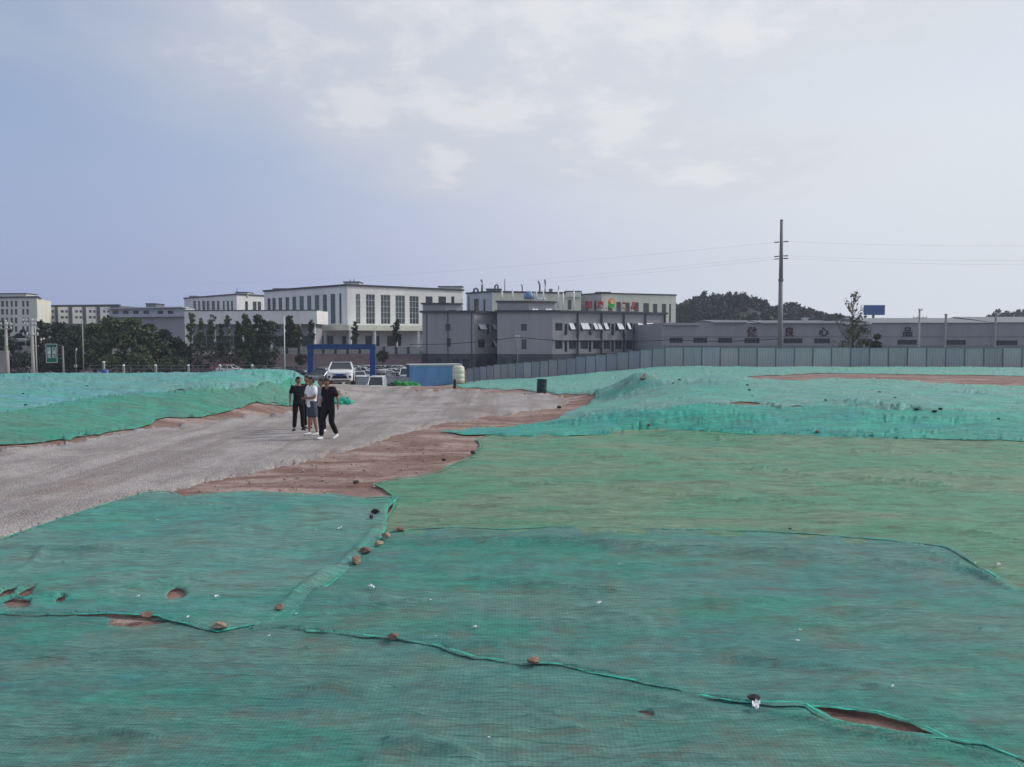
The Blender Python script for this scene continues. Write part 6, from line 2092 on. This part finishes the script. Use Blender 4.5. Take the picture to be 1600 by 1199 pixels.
mb = MB(); x, y = hit(710, 607); z = tz(x, y); mb.tube([(0, 0, -.1), (.02, 0, .28), (.02, .01, .52)], [.09, .09, .07], 8)
o = mb.build('marker_stake', M_CLOD); o.location = (x, y, z); tag(o, 'short dark stake at the far road edge below the water tank', 'stake')
bundle('bright green heap of netting at the left end of the blue container', 634, 604, 1.7, .8, 1.0, M_BUNDLE, 62, at3=(at(634, 604, 92)[0], 92, at(634, 606, 92)[2] - .1))
bundle('dark heap of bags left of the bright green netting heap', 614, 604, .9, .6, .6, mat('bag_dark', (.02, .035, .04), .7, .3, 4), 63, at3=(at(614, 604, 92)[0], 92, at(614, 606, 92)[2] - .05))

# ================================================================== CARS
M_CGLASS = mat('car_glass', (0.02, 0.024, 0.03), .08, .1, 2, spec=.6)
M_TYRE = mat('tyre', (0.018, 0.018, 0.019), .85, .2, 6)
M_RIM = mat('wheel_rim', (0.42, 0.43, 0.44), .35, .1, 6, metal=.4)
M_BLACKP = mat('black_plastic', (0.02, 0.02, 0.022), .5, .2, 5)
M_HEAD = mat('headlight', (0.62, 0.65, 0.68), .1, .2, 12, spec=.6)
M_TAIL = mat('tail_light', (0.30, 0.015, 0.015), .2, .2, 8, spec=.5)
M_PLATE = mat('number_plate', (0.03, 0.055, 0.30), .4, .05, 4)
def paint(name, c):
    m, T, p, out = principled(name, .28, 0, .5)
    n = T.noise(T.n('ShaderNodeNewGeometry').outputs['Position'], 2.5, 4, .6)
    T.t.links.new(T.mix(T.rng(n, .45, .75, 0, .25, True), c, (c[0] * .7 + .02, c[1] * .68 + .02, c[2] * .64 + .02)), p.inputs['Base Color'])
    p.inputs['Coat Weight'].default_value = .4
    return m
PAINT = {k: paint('paint_' + k, c) for k, c in dict(white=(.76, .77, .78), silver=(.42, .44, .46), grey=(.16, .17, .18), dark=(.025, .028, .035), green=(.05, .12, .10), red=(.28, .03, .03), blue=(.05, .09, .2), beige=(.45, .42, .36)).items()}


def car(name, label, cat, loc, rz, kind, paintm, group=None):
    """front towards -y; kinds differ in the side profile"""
    root = thing(name, label, cat, loc, rz, group)
    if kind == 'suv':
        L, Wd, Hh = 4.6, 1.86, 1.70
        hull = [(-2.30, .66, .42, .78), (-2.24, .80, .30, .88), (-2.05, .89, .26, .99), (-1.5, .925, .26, 1.06), (-.95, .93, .26, 1.12), (0, .93, .26, 1.10), (1.5, .925, .26, 1.12), (2.1, .90, .30, 1.10), (2.26, .82, .36, 1.02), (2.32, .72, .45, .9)]
        cab = dict(zb=1.06, zt=1.62, b=(-1.12, 2.12, .84, .80), t=(-.28, 1.62, .665, .64), roof=1.69)
        wy, wr = (-1.42, 1.28), .37
    elif kind == 'van':
        L, Wd, Hh = 3.9, 1.56, 1.9
        hull = [(-1.95, .64, .34, .84), (-1.90, .73, .26, .98), (-1.6, .77, .24, 1.08), (-1.2, .78, .24, 1.10), (0, .78, .24, 1.08), (1.8, .77, .26, 1.06), (1.93, .72, .34, 1.0), (1.95, .68, .4, .95)]
        cab = dict(zb=1.04, zt=1.80, b=(-1.78, 1.92, .745, .735), t=(-1.02, 1.78, .64, .65), roof=1.88)
        wy, wr = (-1.15, 1.2), .29
    else:
        L, Wd, Hh = 4.5, 1.78, 1.46
        hull = [(-2.25, .62, .38, .62), (-2.18, .77, .25, .72), (-1.9, .86, .2, .82), (-1.3, .89, .2, .90), (-.8, .89, .2, .93), (0, .89, .2, .92), (1.3, .885, .2, .96), (2.0, .85, .26, .96), (2.2, .78, .34, .88), (2.25, .68, .42, .75)]
        cab = dict(zb=.88, zt=1.38, b=(-1.0, 1.75, .79, .76), t=(-.2, .95, .60, .58), roof=1.45)
        wy, wr = (-1.35, 1.32), .32
    mb = MB(); sec = []
    for y, hw, zb, zt in hull:
        zm = zb + (zt - zb) * .58
        half = [(0, zt + .025), (hw * .55, zt + .02), (hw * .84, zt - .005), (hw * .95, zt - .07), (hw, zm), (hw * .985, zb + .12), (hw * .93, zb), (0, zb)]
        ring = half + [(-a, b) for a, b in half[-2:0:-1]]
        sec.append([(a, y, b) for a, b in ring])
    n = len(sec[0]); o0 = len(mb.v)
    for s_ in sec:
        mb.v += s_
    for i in range(len(sec) - 1):
        for k in range(n):
            mb.f.append((i * n + k, i * n + (k + 1) % n, (i + 1) * n + (k + 1) % n, (i + 1) * n + k))
    mb.f.append(tuple(range(n))); mb.f.append(tuple((len(sec) - 1) * n + k for k in range(n))[::-1])
    # roof slab and pillars belong to the body shell
    b0, b1, bw0, bw1 = cab['b']; t0, t1, tw0, tw1 = cab['t']; zb, zt, zr = cab['zb'], cab['zt'], cab['roof']
    rr = [(-tw0 * 1.02, t0 - .05, zt), (tw0 * 1.02, t0 - .05, zt), (tw1 * 1.02, t1 + .05, zt), (-tw1 * 1.02, t1 + .05, zt)]
    ru = [(-tw0 * .86, t0 + .12, zr - .015), (tw0 * .86, t0 + .12, zr - .015), (tw1 * .86, t1 - .1, zr - .02), (-tw1 * .86, t1 - .1, zr - .02)]
    rm2 = [(a * 1.0, b, zt + .045) for a, b, _ in rr]
    mb.add(rr + rm2 + ru, [(3, 2, 1, 0)] + [(i, (i + 1) % 4, 4 + (i + 1) % 4, 4 + i) for i in range(4)] + [(4 + i, 4 + (i + 1) % 4, 8 + (i + 1) % 4, 8 + i) for i in range(4)] + [(8, 9, 10, 11)])
    for s in (-1, 1):
        mb.tube([(s * bw0, b0, zb), (s * tw0, t0, zt + .02)], .048, 6)
        mb.tube([(s * bw1, b1, zb), (s * tw1, t1, zt + .02)], .065, 6)
        for f in ((.42,) if kind == 'sedan' else (.36, .68)):
            yb2, yt2 = b0 + (b1 - b0) * f, t0 + (t1 - t0) * f
            mb.tube([(s * (bw0 + (bw1 - bw0) * f), yb2, zb), (s * (tw0 + (tw1 - tw0) * f), yt2, zt + .02)], .042, 6)
    mb.build('body', paintm, root, smooth=False)
    q = lambda *p: list(p)
    B = [(-bw0, b0, zb), (bw0, b0, zb), (bw1, b1, zb), (-bw1, b1, zb)]; Tt = [(-tw0, t0, zt), (tw0, t0, zt), (tw1, t1, zt), (-tw1, t1, zt)]
    mb = MB(); mb.quad(B[0], B[1], Tt[1], Tt[0]); mb.build('windscreen', M_CGLASS, root)
    mb = MB(); mb.quad(B[2], B[3], Tt[3], Tt[2]); mb.build('rear_window', M_CGLASS, root)
    for a, b in ((1, 2), (3, 0)):
        mb = MB(); mb.quad(B[a], B[b], Tt[b], Tt[a]); mb.build('side_window', M_CGLASS, root)
    hwf = hull[3][1]
    for y in wy:
        for s in (-1, 1):
            w = MB(); prf = [(wr * .62, -.1), (wr * .93, -.11), (wr, -.07), (wr, .07), (wr * .93, .11), (wr * .62, .1)]
            m2 = 18; o_ = 0
            for r_, x_ in prf:
                for k in range(m2):
                    a = 2 * math.pi * k / m2; w.v.append((s * (hwf - .09) + x_, y + r_ * math.cos(a), wr + r_ * math.sin(a)))
            for i in range(len(prf) - 1):
                for k in range(m2):
                    w.f.append((i * m2 + k, i * m2 + (k + 1) % m2, (i + 1) * m2 + (k + 1) % m2, (i + 1) * m2 + k))
            wo = w.build('wheel', M_TYRE, root, smooth=True)
            w = MB(); c = [(s * (hwf + .005), y, wr)] + [(s * (hwf + .008), y + wr * .62 * math.cos(2 * math.pi * k / 20) * (1 if k % 4 < 2 else .88), wr + wr * .62 * math.sin(2 * math.pi * k / 20) * (1 if k % 4 < 2 else .88)) for k in range(20)]
            w.add(c, [(0, 1 + k, 1 + (k + 1) % 20) for k in range(20)]); w.build('rim', M_RIM, wo)
            w = MB(); w.tube([(s * (hwf - .02) + .0, y + (wr + .07) * math.cos(a), wr + (wr + .07) * math.sin(a)) for a in np.linspace(-.15, math.pi + .15, 12)], .05, 5); w.build('wheel_arch', M_BLACKP, root)
    f0, f1 = hull[0], hull[1]
    yf = hull[0][0]
    for s in (-1, 1):
        mb = MB()
        z = hull[1][3] - .07
        mb.add([(s * f0[1] * .52, yf - .018, z - .045), (s * f0[1] * 1.0, yf - .0, z - .09), (s * f1[1] * 1.01, f1[0] + .03, z - .02), (s * f1[1] * 1.0, f1[0] + .05, z + .09), (s * f0[1] * .9, yf + .0, z + .05), (s * f0[1] * .52, yf - .018, z + .0)], [(0, 1, 2, 3, 4, 5)])
        mb.build('headlight', M_HEAD, root)
        mb = MB(); r = hull[-2]; z2 = r[3] - .1
        mb.obox((s * r[1] * .72 - .12, r[0] + .01, z2 - .12), (.26, 0, 0), (0, .05, 0), (0, 0, .2)); mb.build('tail_light', M_TAIL, root)
        mb = MB(); xm = s * (bw0 + .13); mb.obox((xm - .1, b0 + .22, zb + .02), (.2, 0, 0), (0, .1, 0), (0, 0, .14)); mb.build('mirror', paintm, root)
        if kind == 'suv':
            mb = MB(); mb.add([(s * .60, yf - .022, .50), (s * .76, yf + .02, .46), (s * .79, yf + .03, .60), (s * .64, yf - .02, .64)], [(0, 1, 2, 3)]); mb.build('fog_light', M_BLACKP, root)
            mb = MB(); mb.tube([(s * (tw0 + .0), t0 + .2, zr + .03), (s * tw1, t1 - .1, zr + .03)], .025, 5); mb.build('roof_rail', M_STEEL, root)
    zz = f0[2]
    mb = MB(); h = .16 if kind == 'suv' else .12
    mb.add([(-f0[1] * .82, yf - .012, zz + .01), (f0[1] * .82, yf - .012, zz + .01), (f0[1] * .66, yf - .02, zz + h + .08), (-f0[1] * .66, yf - .02, zz + h + .08)], [(0, 1, 2, 3)]); mb.build('lower_intake', M_BLACKP, root)
    mb = MB(); z = f0[3] - .02
    mb.add([(-f0[1] * .8, yf - .012, z - .03), (0, yf - .024, z - .10), (f0[1] * .8, yf - .012, z - .03), (f0[1] * .8, yf - .006, z + .02), (0, yf - .016, z + .0), (-f0[1] * .8, yf - .006, z + .02)], [(0, 1, 2, 3, 4, 5)]); mb.build('grille', M_BLACKP, root)
    mb = MB(); mb.obox((-.22, yf - .05, zz + .17), (.44, 0, 0), (0, .02, 0), (0, 0, .14)); mb.build('number_plate', M_PLATE, root)
    if kind == 'suv':
        mb = MB(); mb.obox((-.7, yf + .05, .24), (1.4, 0, 0), (0, .3, 0), (0, 0, .14)); mb.build('skid_plate', M_BLACKP, root)
    return root


def slope(x, y):
    e = 1.2
    return math.atan2(tz(x, y + e) - tz(x, y - e), 2 * e)


x, _, z = at(533.5, 601, 57)
suv = car('parked_suv', 'white sport utility vehicle facing the camera where the road drops away', 'car', (x, 57, at(533, 602.5, 57)[2]), R(9), 'suv', PAINT['white'])
suv.rotation_euler = (slope(x, 57) * .6, 0, R(9))
x, _, _ = at(589.5, 596, 80)
zv = at(589, 587.5, 80)[2] - 1.89
van = car('minivan', 'small white minivan on the ramp right of the gate, only its upper half showing', 'van', (x, 80, zv), R(4), 'van', PAINT['white'])
x, _, _ = at(508, 590, 68)
drk = car('parked_car', 'dark car with a pale roof half hidden behind the white sport utility vehicle', 'car', (x, 68, at(508, 575.3, 68)[2] - 1.68), R(-28), 'suv', PAINT['dark'])
for ch in drk.children:
    pass

GP = 'cars parked in rows behind the site gate'
sed = {}
PARK = [
    ('white', 562, 108, 'white sedan under the gate beam, right behind the white sport utility vehicle', 12), ('silver', 573, 110, 'silver sedan beside the right gate column, in the front row', 10),
    ('green', 547, 128, 'greenish car farthest back above the roof of the white sport utility vehicle', 80), ('white', 568, 124, 'white car in the rear row just left of the right gate column', 84), ('grey', 556, 119, 'grey car between two rows under the gate beam', 20),
    ('silver', 592, 109, 'silver car right of the gate column, front row', 14), ('green', 597, 122, 'pale green car right of the gate column, rear row', 80), ('white', 606, 112, 'white sedan above the minivan in the middle of the lot', 40), ('dark', 611, 124, 'dark car in the rear row of the lot, left of the pale one', 80),
    ('white', 617, 118, 'pale car in the middle row of the lot before the dark bank', 78), ('grey', 603, 104, 'grey car nearest the low hoarding', 65), ('silver', 622, 106, 'silver car side-on, left of the white van', 86), ('beige', 629, 124, 'pale beige car in the rear row behind the white van', 84), ('dark', 634, 114, 'dark car between the white van and the blue container', 70),
    ('white', 600, 131, 'white car in the last row, just right of the gate column', 82), ('silver', 613, 132, 'silver car in the last row before the dark bank', 84), ('white', 625, 131, 'white car at the right end of the last row', 80),
    ('white', 599, 115, 'white car second from the gate column, middle row', 60), ('silver', 558, 131, 'silver car in the last row seen under the gate beam', 82), ('white', 576, 132, 'white car in the last row hidden by the right gate column', 84),
]
for i, (cn, px, Yd, lb, rz) in enumerate(PARK):
    x = at(px, 580, Yd)[0]
    if not sed:
        sed['r'] = car('parked_car', lb, 'car', (x, Yd, LOW + .06), R(rz), 'sedan', PAINT['white'], GP)
    else:
        dup(sed['r'], (x, Yd, LOW + .06), R(rz), lb, GP, {'paint_white': PAINT[cn]})
x = at(635.5, 580, 103)[0]
v2 = dup(van, (x, 103, at(635, 574.5, 103)[2] - 1.9), R(2), 'white van seen between the parked cars and the blue container', GP)
GS = 'cars on the street behind the left berm'
for cn, px, Yd, lb, rz in (('white', 361, 126, 'white car on the street beyond the left berm, below the saplings', 80), ('grey', 434, 119, 'grey car left of the slim white lamp pole', 84), ('dark', 458, 124, 'dark car right of the slim white lamp pole', 84), ('red', 350, 131, 'red car half hidden behind the white one on the street', 80)):
    x = at(px, 580, Yd)[0]
    dup(sed['r'], (x, Yd, LOW + .06 + (.25 if px < 400 else .1)), R(rz), lb, GS, {'paint_white': PAINT[cn]})

# ================================================================== PEOPLE
M_SKIN = mat('skin', (0.30, 0.165, 0.115), .55, .12, 12)
M_HAIR = mat('hair_black', (0.012, 0.011, 0.011), .6, .2, 20)
M_EYE = mat('eye_dark', (0.02, 0.015, 0.012), .3, .1, 5)
CL = {k: mat('cloth_' + k, c, .9, .12, 8, bump=.25, bscale=25) for k, c in dict(black=(.012, .012, .015), navy=(.013, .014, .022), white=(.84, .85, .86), lilac=(.33, .30, .34), greyblue=(.07, .09, .115), plum=(.018, .012, .02), purple=(.13, .07, .13), charcoal=(.025, .027, .03)).items()}
M_SHOEB = mat('shoe_black', (.012, .012, .013), .5, .1, 8)
M_SHOEW = mat('shoe_white', (.72, .72, .72), .5, .1, 8)
M_SOCK = mat('sock', (.55, .55, .55), .9, .1, 8)


def skin_mesh(chains, name, material, sub=1, voxel=None, extra=None):
    """chains: list of polylines [(x, y, z, rx, ry)]; joined where they share a first point index"""
    verts, edges, rad = [], [], []
    key = {}
    for ch in chains:
        prev = None
        for p in ch:
            k = tuple(round(c, 4) for c in p[:3])
            if k not in key:
                key[k] = len(verts); verts.append(p[:3]); rad.append((p[3], p[4] if len(p) > 4 else p[3]))
            i = key[k]
            if prev is not None and prev != i:
                edges.append((prev, i))
            prev = i
    me = bpy.data.meshes.new('tmp'); me.from_pydata(verts, edges, [])
    o = bpy.data.objects.new('tmp', me); COL.objects.link(o)
    o.modifiers.new('skin', 'SKIN').use_smooth_shade = True
    lay = me.skin_vertices[0].data if me.skin_vertices else None
    if lay is None:
        bm = bmesh.new(); bm.from_mesh(me); bm.verts.layers.skin.verify(); bm.to_mesh(me); bm.free(); lay = me.skin_vertices[0].data
    for i, r in enumerate(rad):
        lay[i].radius = r
        lay[i].use_root = (i == 0)
    if sub:
        s = o.modifiers.new('sub', 'SUBSURF'); s.levels = sub; s.render_levels = sub
    dg = bpy.context.evaluated_depsgraph_get()
    m1 = bpy.data.meshes.new_from_object(o.evaluated_get(dg))
    bpy.data.objects.remove(o); bpy.data.meshes.remove(me)
    if extra or voxel:
        bm = bmesh.new(); bm.from_mesh(m1)
        for e in (extra or []):
            bm.from_mesh(e); 
        bm.to_mesh(m1); bm.free()
    if voxel:
        o = bpy.data.objects.new('tmp', m1); COL.objects.link(o)
        r = o.modifiers.new('rm', 'REMESH'); r.mode = 'VOXEL'; r.voxel_size = voxel; r.use_smooth_shade = True
        dg = bpy.context.evaluated_depsgraph_get()
        m2 = bpy.data.meshes.new_from_object(o.evaluated_get(dg))
        bpy.data.objects.remove(o); bpy.data.meshes.remove(m1); m1 = m2
    m1.name = name
    m1.materials.clear(); m1.materials.append(material)
    m1.polygons.foreach_set('use_smooth', [True] * len(m1.polygons))
    return m1


def lerp(a, b, f):
    return tuple(np.array(a) * (1 - f) + np.array(b) * f)


def head_mesh(c, ang, tilt, s=1.0):
    """skull with face: nose, brow, chin, ears; faces -y before turning"""
    bm = bmesh.new(); bmesh.ops.create_uvsphere(bm, u_segments=28, v_segments=20, radius=1)
    for v in bm.verts:
        x, y, z = v.co
        w = .074 * (1 - .22 * max(0, -z) ** 1.3); d = .098
        fx, fy, fz = x * w, y * d * (1.0 if y > 0 else .93), z * .118
        if y < 0:
            fy += .012 * max(0, -z - .45)
            nz_ = math.exp(-((z + .12) / .2) ** 2 - (x / .17) ** 2); fy -= .026 * nz_
            br_ = math.exp(-((z - .18) / .12) ** 2) * (1 - abs(x)); fy -= .006 * br_
            ey = sum(math.exp(-((z - .05) / .1) ** 2 - ((x - sx * .42) / .17) ** 2) for sx in (-1, 1)); fy += .010 * ey
            ch = math.exp(-((z + .82) / .2) ** 2 - (x / .35) ** 2); fy -= .012 * ch
            mo = math.exp(-((z + .47) / .06) ** 2 - (x / .3) ** 2); fy += .005 * mo
        ea = math.exp(-((z + .05) / .22) ** 2 - ((y - .08) / .16) ** 2) * (abs(x) ** 6); fx += math.copysign(.020 * ea, x)
        v.co = (fx * s, fy * s, fz * s)
    M = Matrix.Translation(c) @ Matrix.Rotation(ang, 4, 'Z') @ Matrix.Rotation(tilt, 4, 'X')
    bm.transform(M)
    me = bpy.data.meshes.new('head'); bm.to_mesh(me); bm.free()
    return me, M


def hand_chains(w, e, s, curl=.5, side=1):
    """palm and five fingers at the end of forearm e -> w"""
    d = np.array(w) - np.array(e); d /= np.linalg.norm(d)
    up = np.cross(d, (0, -1.0, .2)); up /= np.linalg.norm(up); nn = np.cross(up, d)
    ch = []
    palm = np.array(w) + d * .075 * s
    ch.append([(*w, .026 * s, .022 * s), (*(np.array(w) + d * .035 * s), .034 * s, .018 * s), (*palm, .036 * s, .017 * s)])
    fl = (.070, .080, .074, .058)
    for k in range(4):
        off_ = up * (.026 - .0175 * k) * s
        b = palm + off_ - d * .01 * s
        c = nn * curl * side
        p1 = b + d * .03 * s; p2 = p1 + (d * .8 + c * .6) / 1.0 * fl[k] * .45 * s; p3 = p2 + (d * .35 + c) * fl[k] * .4 * s
        ch.append([(*b, .0105 * s), (*p1, .010 * s), (*p2, .009 * s), (*p3, .0075 * s)])
    b = np.array(w) + d * .03 * s + up * .02 * s
    ch.append([(*b, .012 * s), (*(b + (up * .7 + d * .6) * .035 * s), .011 * s), (*(b + (up * .75 + d * 1.2) * .05 * s + nn * .01 * side), .009 * s)])
    return ch


def person(label, px, pyfeet, hpx, face, pose, cloth, trousers, shoes, group, shorts=False, sleeve='short', Y=None, xyz=None, hairm=None, build=1.0):
    """pose: dict of joints in metres for a 1.72 m figure facing -y; face: turn about z"""
    if xyz is None:
        x, y = hit(px, pyfeet)
        zf = tz(x, y) + .012
    else:
        x, y, zf = xyz
    root = thing('person', label, 'person', (x, y, zf), face, group)
    s = hpx * y / F / 1.72
    P = dict(pelvis=(0, 0, .93), chest=(0, .0, 1.30), neck=(0, .0, 1.46), head=(0, -.02, 1.60), hl=(-.09, 0, .90), hr=(.09, 0, .90), kl=(-.1, -.02, .49), kr=(.1, -.02, .49), al=(-.1, .02, .09), ar=(.1, .02, .09),
             sl=(-.18, 0, 1.40), sr=(.18, 0, 1.40), el=(-.25, .03, 1.13), er=(.25, .03, 1.13), wl=(-.25, -.03, .89), wr=(.25, -.03, .89), fl=0.0, fr=0.0, head_turn=0, head_tilt=0)
    P.update(pose)
    for k, v in P.items():
        if isinstance(v, tuple):
            P[k] = tuple(c * s for c in v)
    g = s * build
    def c(n, r, r2=None):
        return (*P[n], r * g, (r2 or r) * g)
    waist = lerp(P['pelvis'], P['chest'], .5)
    hm, HM = head_mesh(P['head'], P['head_turn'], P['head_tilt'], s)
    body = [[c('pelvis', .13, .10), (*waist, .12 * g, .09 * g), c('chest', .135, .10), c('neck', .055), (*lerp(P['neck'], P['head'], .6), .048 * g)]]
    for a, b in (('l', -1), ('r', 1)):
        S, E, Wq = P['s' + a], P['e' + a], P['w' + a]
        body.append([c('chest', .135, .10), (*S, .06 * g, .06 * g), (*lerp(S, E, .5), .046 * g), (*E, .038 * g), (*lerp(E, Wq, .35), .038 * g), (*Wq, .026 * g)])
        hip, K_, A_k = P['h' + a], P['k' + a], P['a' + a]
        body.append([c('pelvis', .13, .10), (*hip, .085 * g), (*lerp(hip, K_, .5), .072 * g), (*K_, .052 * g), (*lerp(K_, A_k, .35), .055 * g), (*lerp(K_, A_k, .8), .035 * g), (*A_k, .034 * g)])
        body += hand_chains(Wq, E, s, P.get('curl', .5), 1)
    bmesh_ = skin_mesh(body, 'body', M_SKIN, 1, .0085 * s, [hm])
    bpy.data.meshes.remove(hm)
    bo = bpy.data.objects.new('body', bmesh_); COL.objects.link(bo); bo.parent = root
    # shirt
    hem = lerp(P['pelvis'], P['chest'], -.36)
    sh = [[(*hem, .160 * g, .148 * g), (*lerp(P['pelvis'], P['chest'], .0), .162 * g, .128 * g), (*waist, .147 * g, .112 * g), c('chest', .160, .122), (*lerp(P['chest'], P['neck'], .72), .085 * g, .075 * g), (*lerp(P['chest'], P['neck'], .98), .062 * g, .06 * g)]]
    for a in 'lr':
        S, E, Wq = P['s' + a], P['e' + a], P['w' + a]
        q = [c('chest', .160, .122), (*S, .077 * g), (*lerp(S, E, .45), .068 * g), (*lerp(S, E, .82), .066 * g)]
        if sleeve == 'long':
            q = q[:-1] + [(*E, .056 * g), (*lerp(E, Wq, .5), .05 * g), (*lerp(E, Wq, .93), .042 * g)]
        sh.append(q)
    o = bpy.data.objects.new('shirt', skin_mesh(sh, 'shirt', cloth, 2)); COL.objects.link(o); o.parent = root
    # collar
    # trousers
    tr = [[(*lerp(P['pelvis'], P['chest'], .45), .138 * g, .106 * g), c('pelvis', .142, .112)]]
    for a in 'lr':
        hip, K_, A_k = P['h' + a], P['k' + a], P['a' + a]
        if shorts:
            tr.append([c('pelvis', .142, .112), (*hip, .104 * g), (*lerp(hip, K_, .55), .100 * g), (*lerp(hip, K_, .96), .098 * g)])
        else:
            tr.append([c('pelvis', .142, .112), (*hip, .100 * g), (*lerp(hip, K_, .5), .088 * g), (*K_, .072 * g), (*lerp(K_, A_k, .5), .068 * g), (*lerp(K_, A_k, .98), .062 * g)])
    o = bpy.data.objects.new('shorts' if shorts else 'trousers', skin_mesh(tr, 'trousers', trousers, 2)); COL.objects.link(o); o.parent = root
    # shoes
    for a in 'lr':
        A_k = np.array(P['a' + a]); t = P['f' + a]
        toe = np.array([math.sin(t) * .16, -math.cos(t) * .16, 0]) * s
        pit = P.get('p' + a, 0.0)
        tz_ = np.array([0, 0, pit * s])
        low = np.array([0, 0, -.055 * s])
        ch = [[(*(A_k + low - toe * .42 - tz_ * .5), .036 * s, .034 * s), (*(A_k + low * .8), .042 * s, .05 * s), (*(A_k + low + toe * .6 + tz_ * .5), .044 * s, .034 * s), (*(A_k + low * 1.1 + toe * 1.12 + tz_), .034 * s, .022 * s)]]
        o = bpy.data.objects.new('shoe', skin_mesh(ch, 'shoe', shoes, 2)); COL.objects.link(o); o.parent = root
    # hair cap
    bm = bmesh.new(); bmesh.ops.create_uvsphere(bm, u_segments=26, v_segments=18, radius=1)
    Pq = Perlin(int(px * 3) % 97)
    dele = []
    for v in bm.verts:
        x_, y_, z_ = v.co
        lim = .42 if y_ < -.55 else (.20 if y_ < -.1 else (-.05 if y_ < .25 else -.55))
        if z_ < lim:
            dele.append(v)
        q = 1 + .05 * float(Pq(x_ * 4 + z_ * 3, y_ * 4))
        v.co = (x_ * .082 * q * s, (y_ * .106 + .004) * q * s, (z_ * .126 + .004) * q * s)
    bmesh.ops.delete(bm, geom=dele, context='VERTS')
    bm.transform(HM)
    me = bpy.data.meshes.new('hair'); bm.to_mesh(me); bm.free(); me.materials.append(hairm or M_HAIR)
    me.polygons.foreach_set('use_smooth', [True] * len(me.polygons))
    o = bpy.data.objects.new('hair', me); COL.objects.link(o); o.parent = root
    sd = o.modifiers.new('thick', 'SOLIDIFY'); sd.thickness = .012 * s; sd.offset = -1
    for sx in (-1, 1):
        bm = bmesh.new(); bmesh.ops.create_icosphere(bm, subdivisions=2, radius=.0105 * s, matrix=HM @ Matrix.Translation((sx * .031 * s, -.083 * s, .008 * s)))
        me = bpy.data.meshes.new('eye'); bm.to_mesh(me); bm.free(); me.materials.append(M_EYE)
        o = bpy.data.objects.new('eye', me); COL.objects.link(o); o.parent = root
    return root


GQ = 'people standing together on the gravel road'
person('person in dark shirt and black trousers at the left end of the group', 467, 674, 85, R(28), dict(wl=(-.27, -.02, .88), wr=(.22, -.06, .90), head_turn=R(22), head_tilt=R(6), kl=(-.12, -.02, .49), al=(-.14, .02, .09), ar=(.12, .0, .09), kr=(.12, -.02, .49), fl=-.5, fr=.3), CL['navy'], CL['black'], M_SHOEB, GQ, build=1.08)
xC, yC = hit(482, 671)
person('person in dark clothes half hidden behind the one in white', 481, 671, 84, R(-20), dict(head_turn=R(-10), wl=(-.26, -.03, .88)), CL['black'], CL['black'], M_SHOEB, GQ)
person('person in a white T-shirt and grey-blue shorts, arms folded', 488, 681, 92, R(-48), dict(wl=(.02, -.21, 1.13), wr=(-.08, -.23, 1.09), el=(-.25, -.07, 1.12), er=(.26, -.03, 1.13), head_turn=R(-8), kl=(-.09, -.03, .49), kr=(.09, .03, .49), al=(-.1, -.04, .09), ar=(.1, .1, .09), curl=.7), CL['white'], CL['greyblue'], M_SHOEW, GQ, shorts=True, build=1.14)
person('person in a lilac-grey shirt half hidden behind the walker in white shoes', 503.5, 676, 84, R(-40), dict(head_turn=R(-25)), CL['lilac'], CL['plum'], M_SHOEW, GQ)
person('person in dark clothes and white shoes walking at the right end of the group', 515, 687, 97, R(-28), dict(pelvis=(0, .0, .92), chest=(0, -.03, 1.29), neck=(0, -.05, 1.45), head=(0, -.09, 1.585), hl=(-.09, 0, .89), hr=(.09, 0, .89), kl=(-.09, -.20, .50), al=(-.09, -.24, .095), kr=(.09, -.02, .48), ar=(.09, .20, .13), pl=.02, pr=-.06,
       wl=(-.16, -.17, 1.02), el=(-.25, .03, 1.12), er=(.25, .08, 1.13), wr=(.26, .06, .88), head_tilt=R(10), head_turn=R(-12)), CL['plum'], CL['black'], M_SHOEW, GQ, build=1.12)
xg, _, zg_ = at(494, 590, 70)
person('person in a purple top beside the left column of the blue gate', 494, 600, 0, R(30), dict(), CL['purple'], CL['charcoal'], M_SHOEB, None, xyz=(xg, 70, at(494, 572, 70)[2] - 1.72)) if False else None
hp = 1.70 / 70 * F
person('person in a purple top beside the left column of the blue gate', 494, 600, hp, R(30), dict(), CL['purple'], CL['charcoal'], M_SHOEB, None, xyz=(xg, 70, tz(xg, 70) + .012))

# ================================================================== HAZE
mb = MB(); mb.obox((-700, -120, -14), (1400, 0, 0), (0, 680, 0), (0, 0, 70))
hz_ = mb.build('haze', None)
hm_ = bpy.data.materials.new('haze'); hm_.use_nodes = True; hm_.node_tree.nodes.clear()
T = NT(hm_.node_tree)
pv = T.n('ShaderNodeVolumePrincipled', ins={'Color': (.80, .85, .95, 1), 'Density': 0.00038, 'Anisotropy': 0.2})
T.t.links.new(pv.outputs[0], T.n('ShaderNodeOutputMaterial').inputs['Volume'])
hz_.data.materials.append(hm_)
hz_['kind'] = 'stuff'; hz_['label'] = 'thin pale summer haze in the air over the site'; hz_['category'] = 'haze'
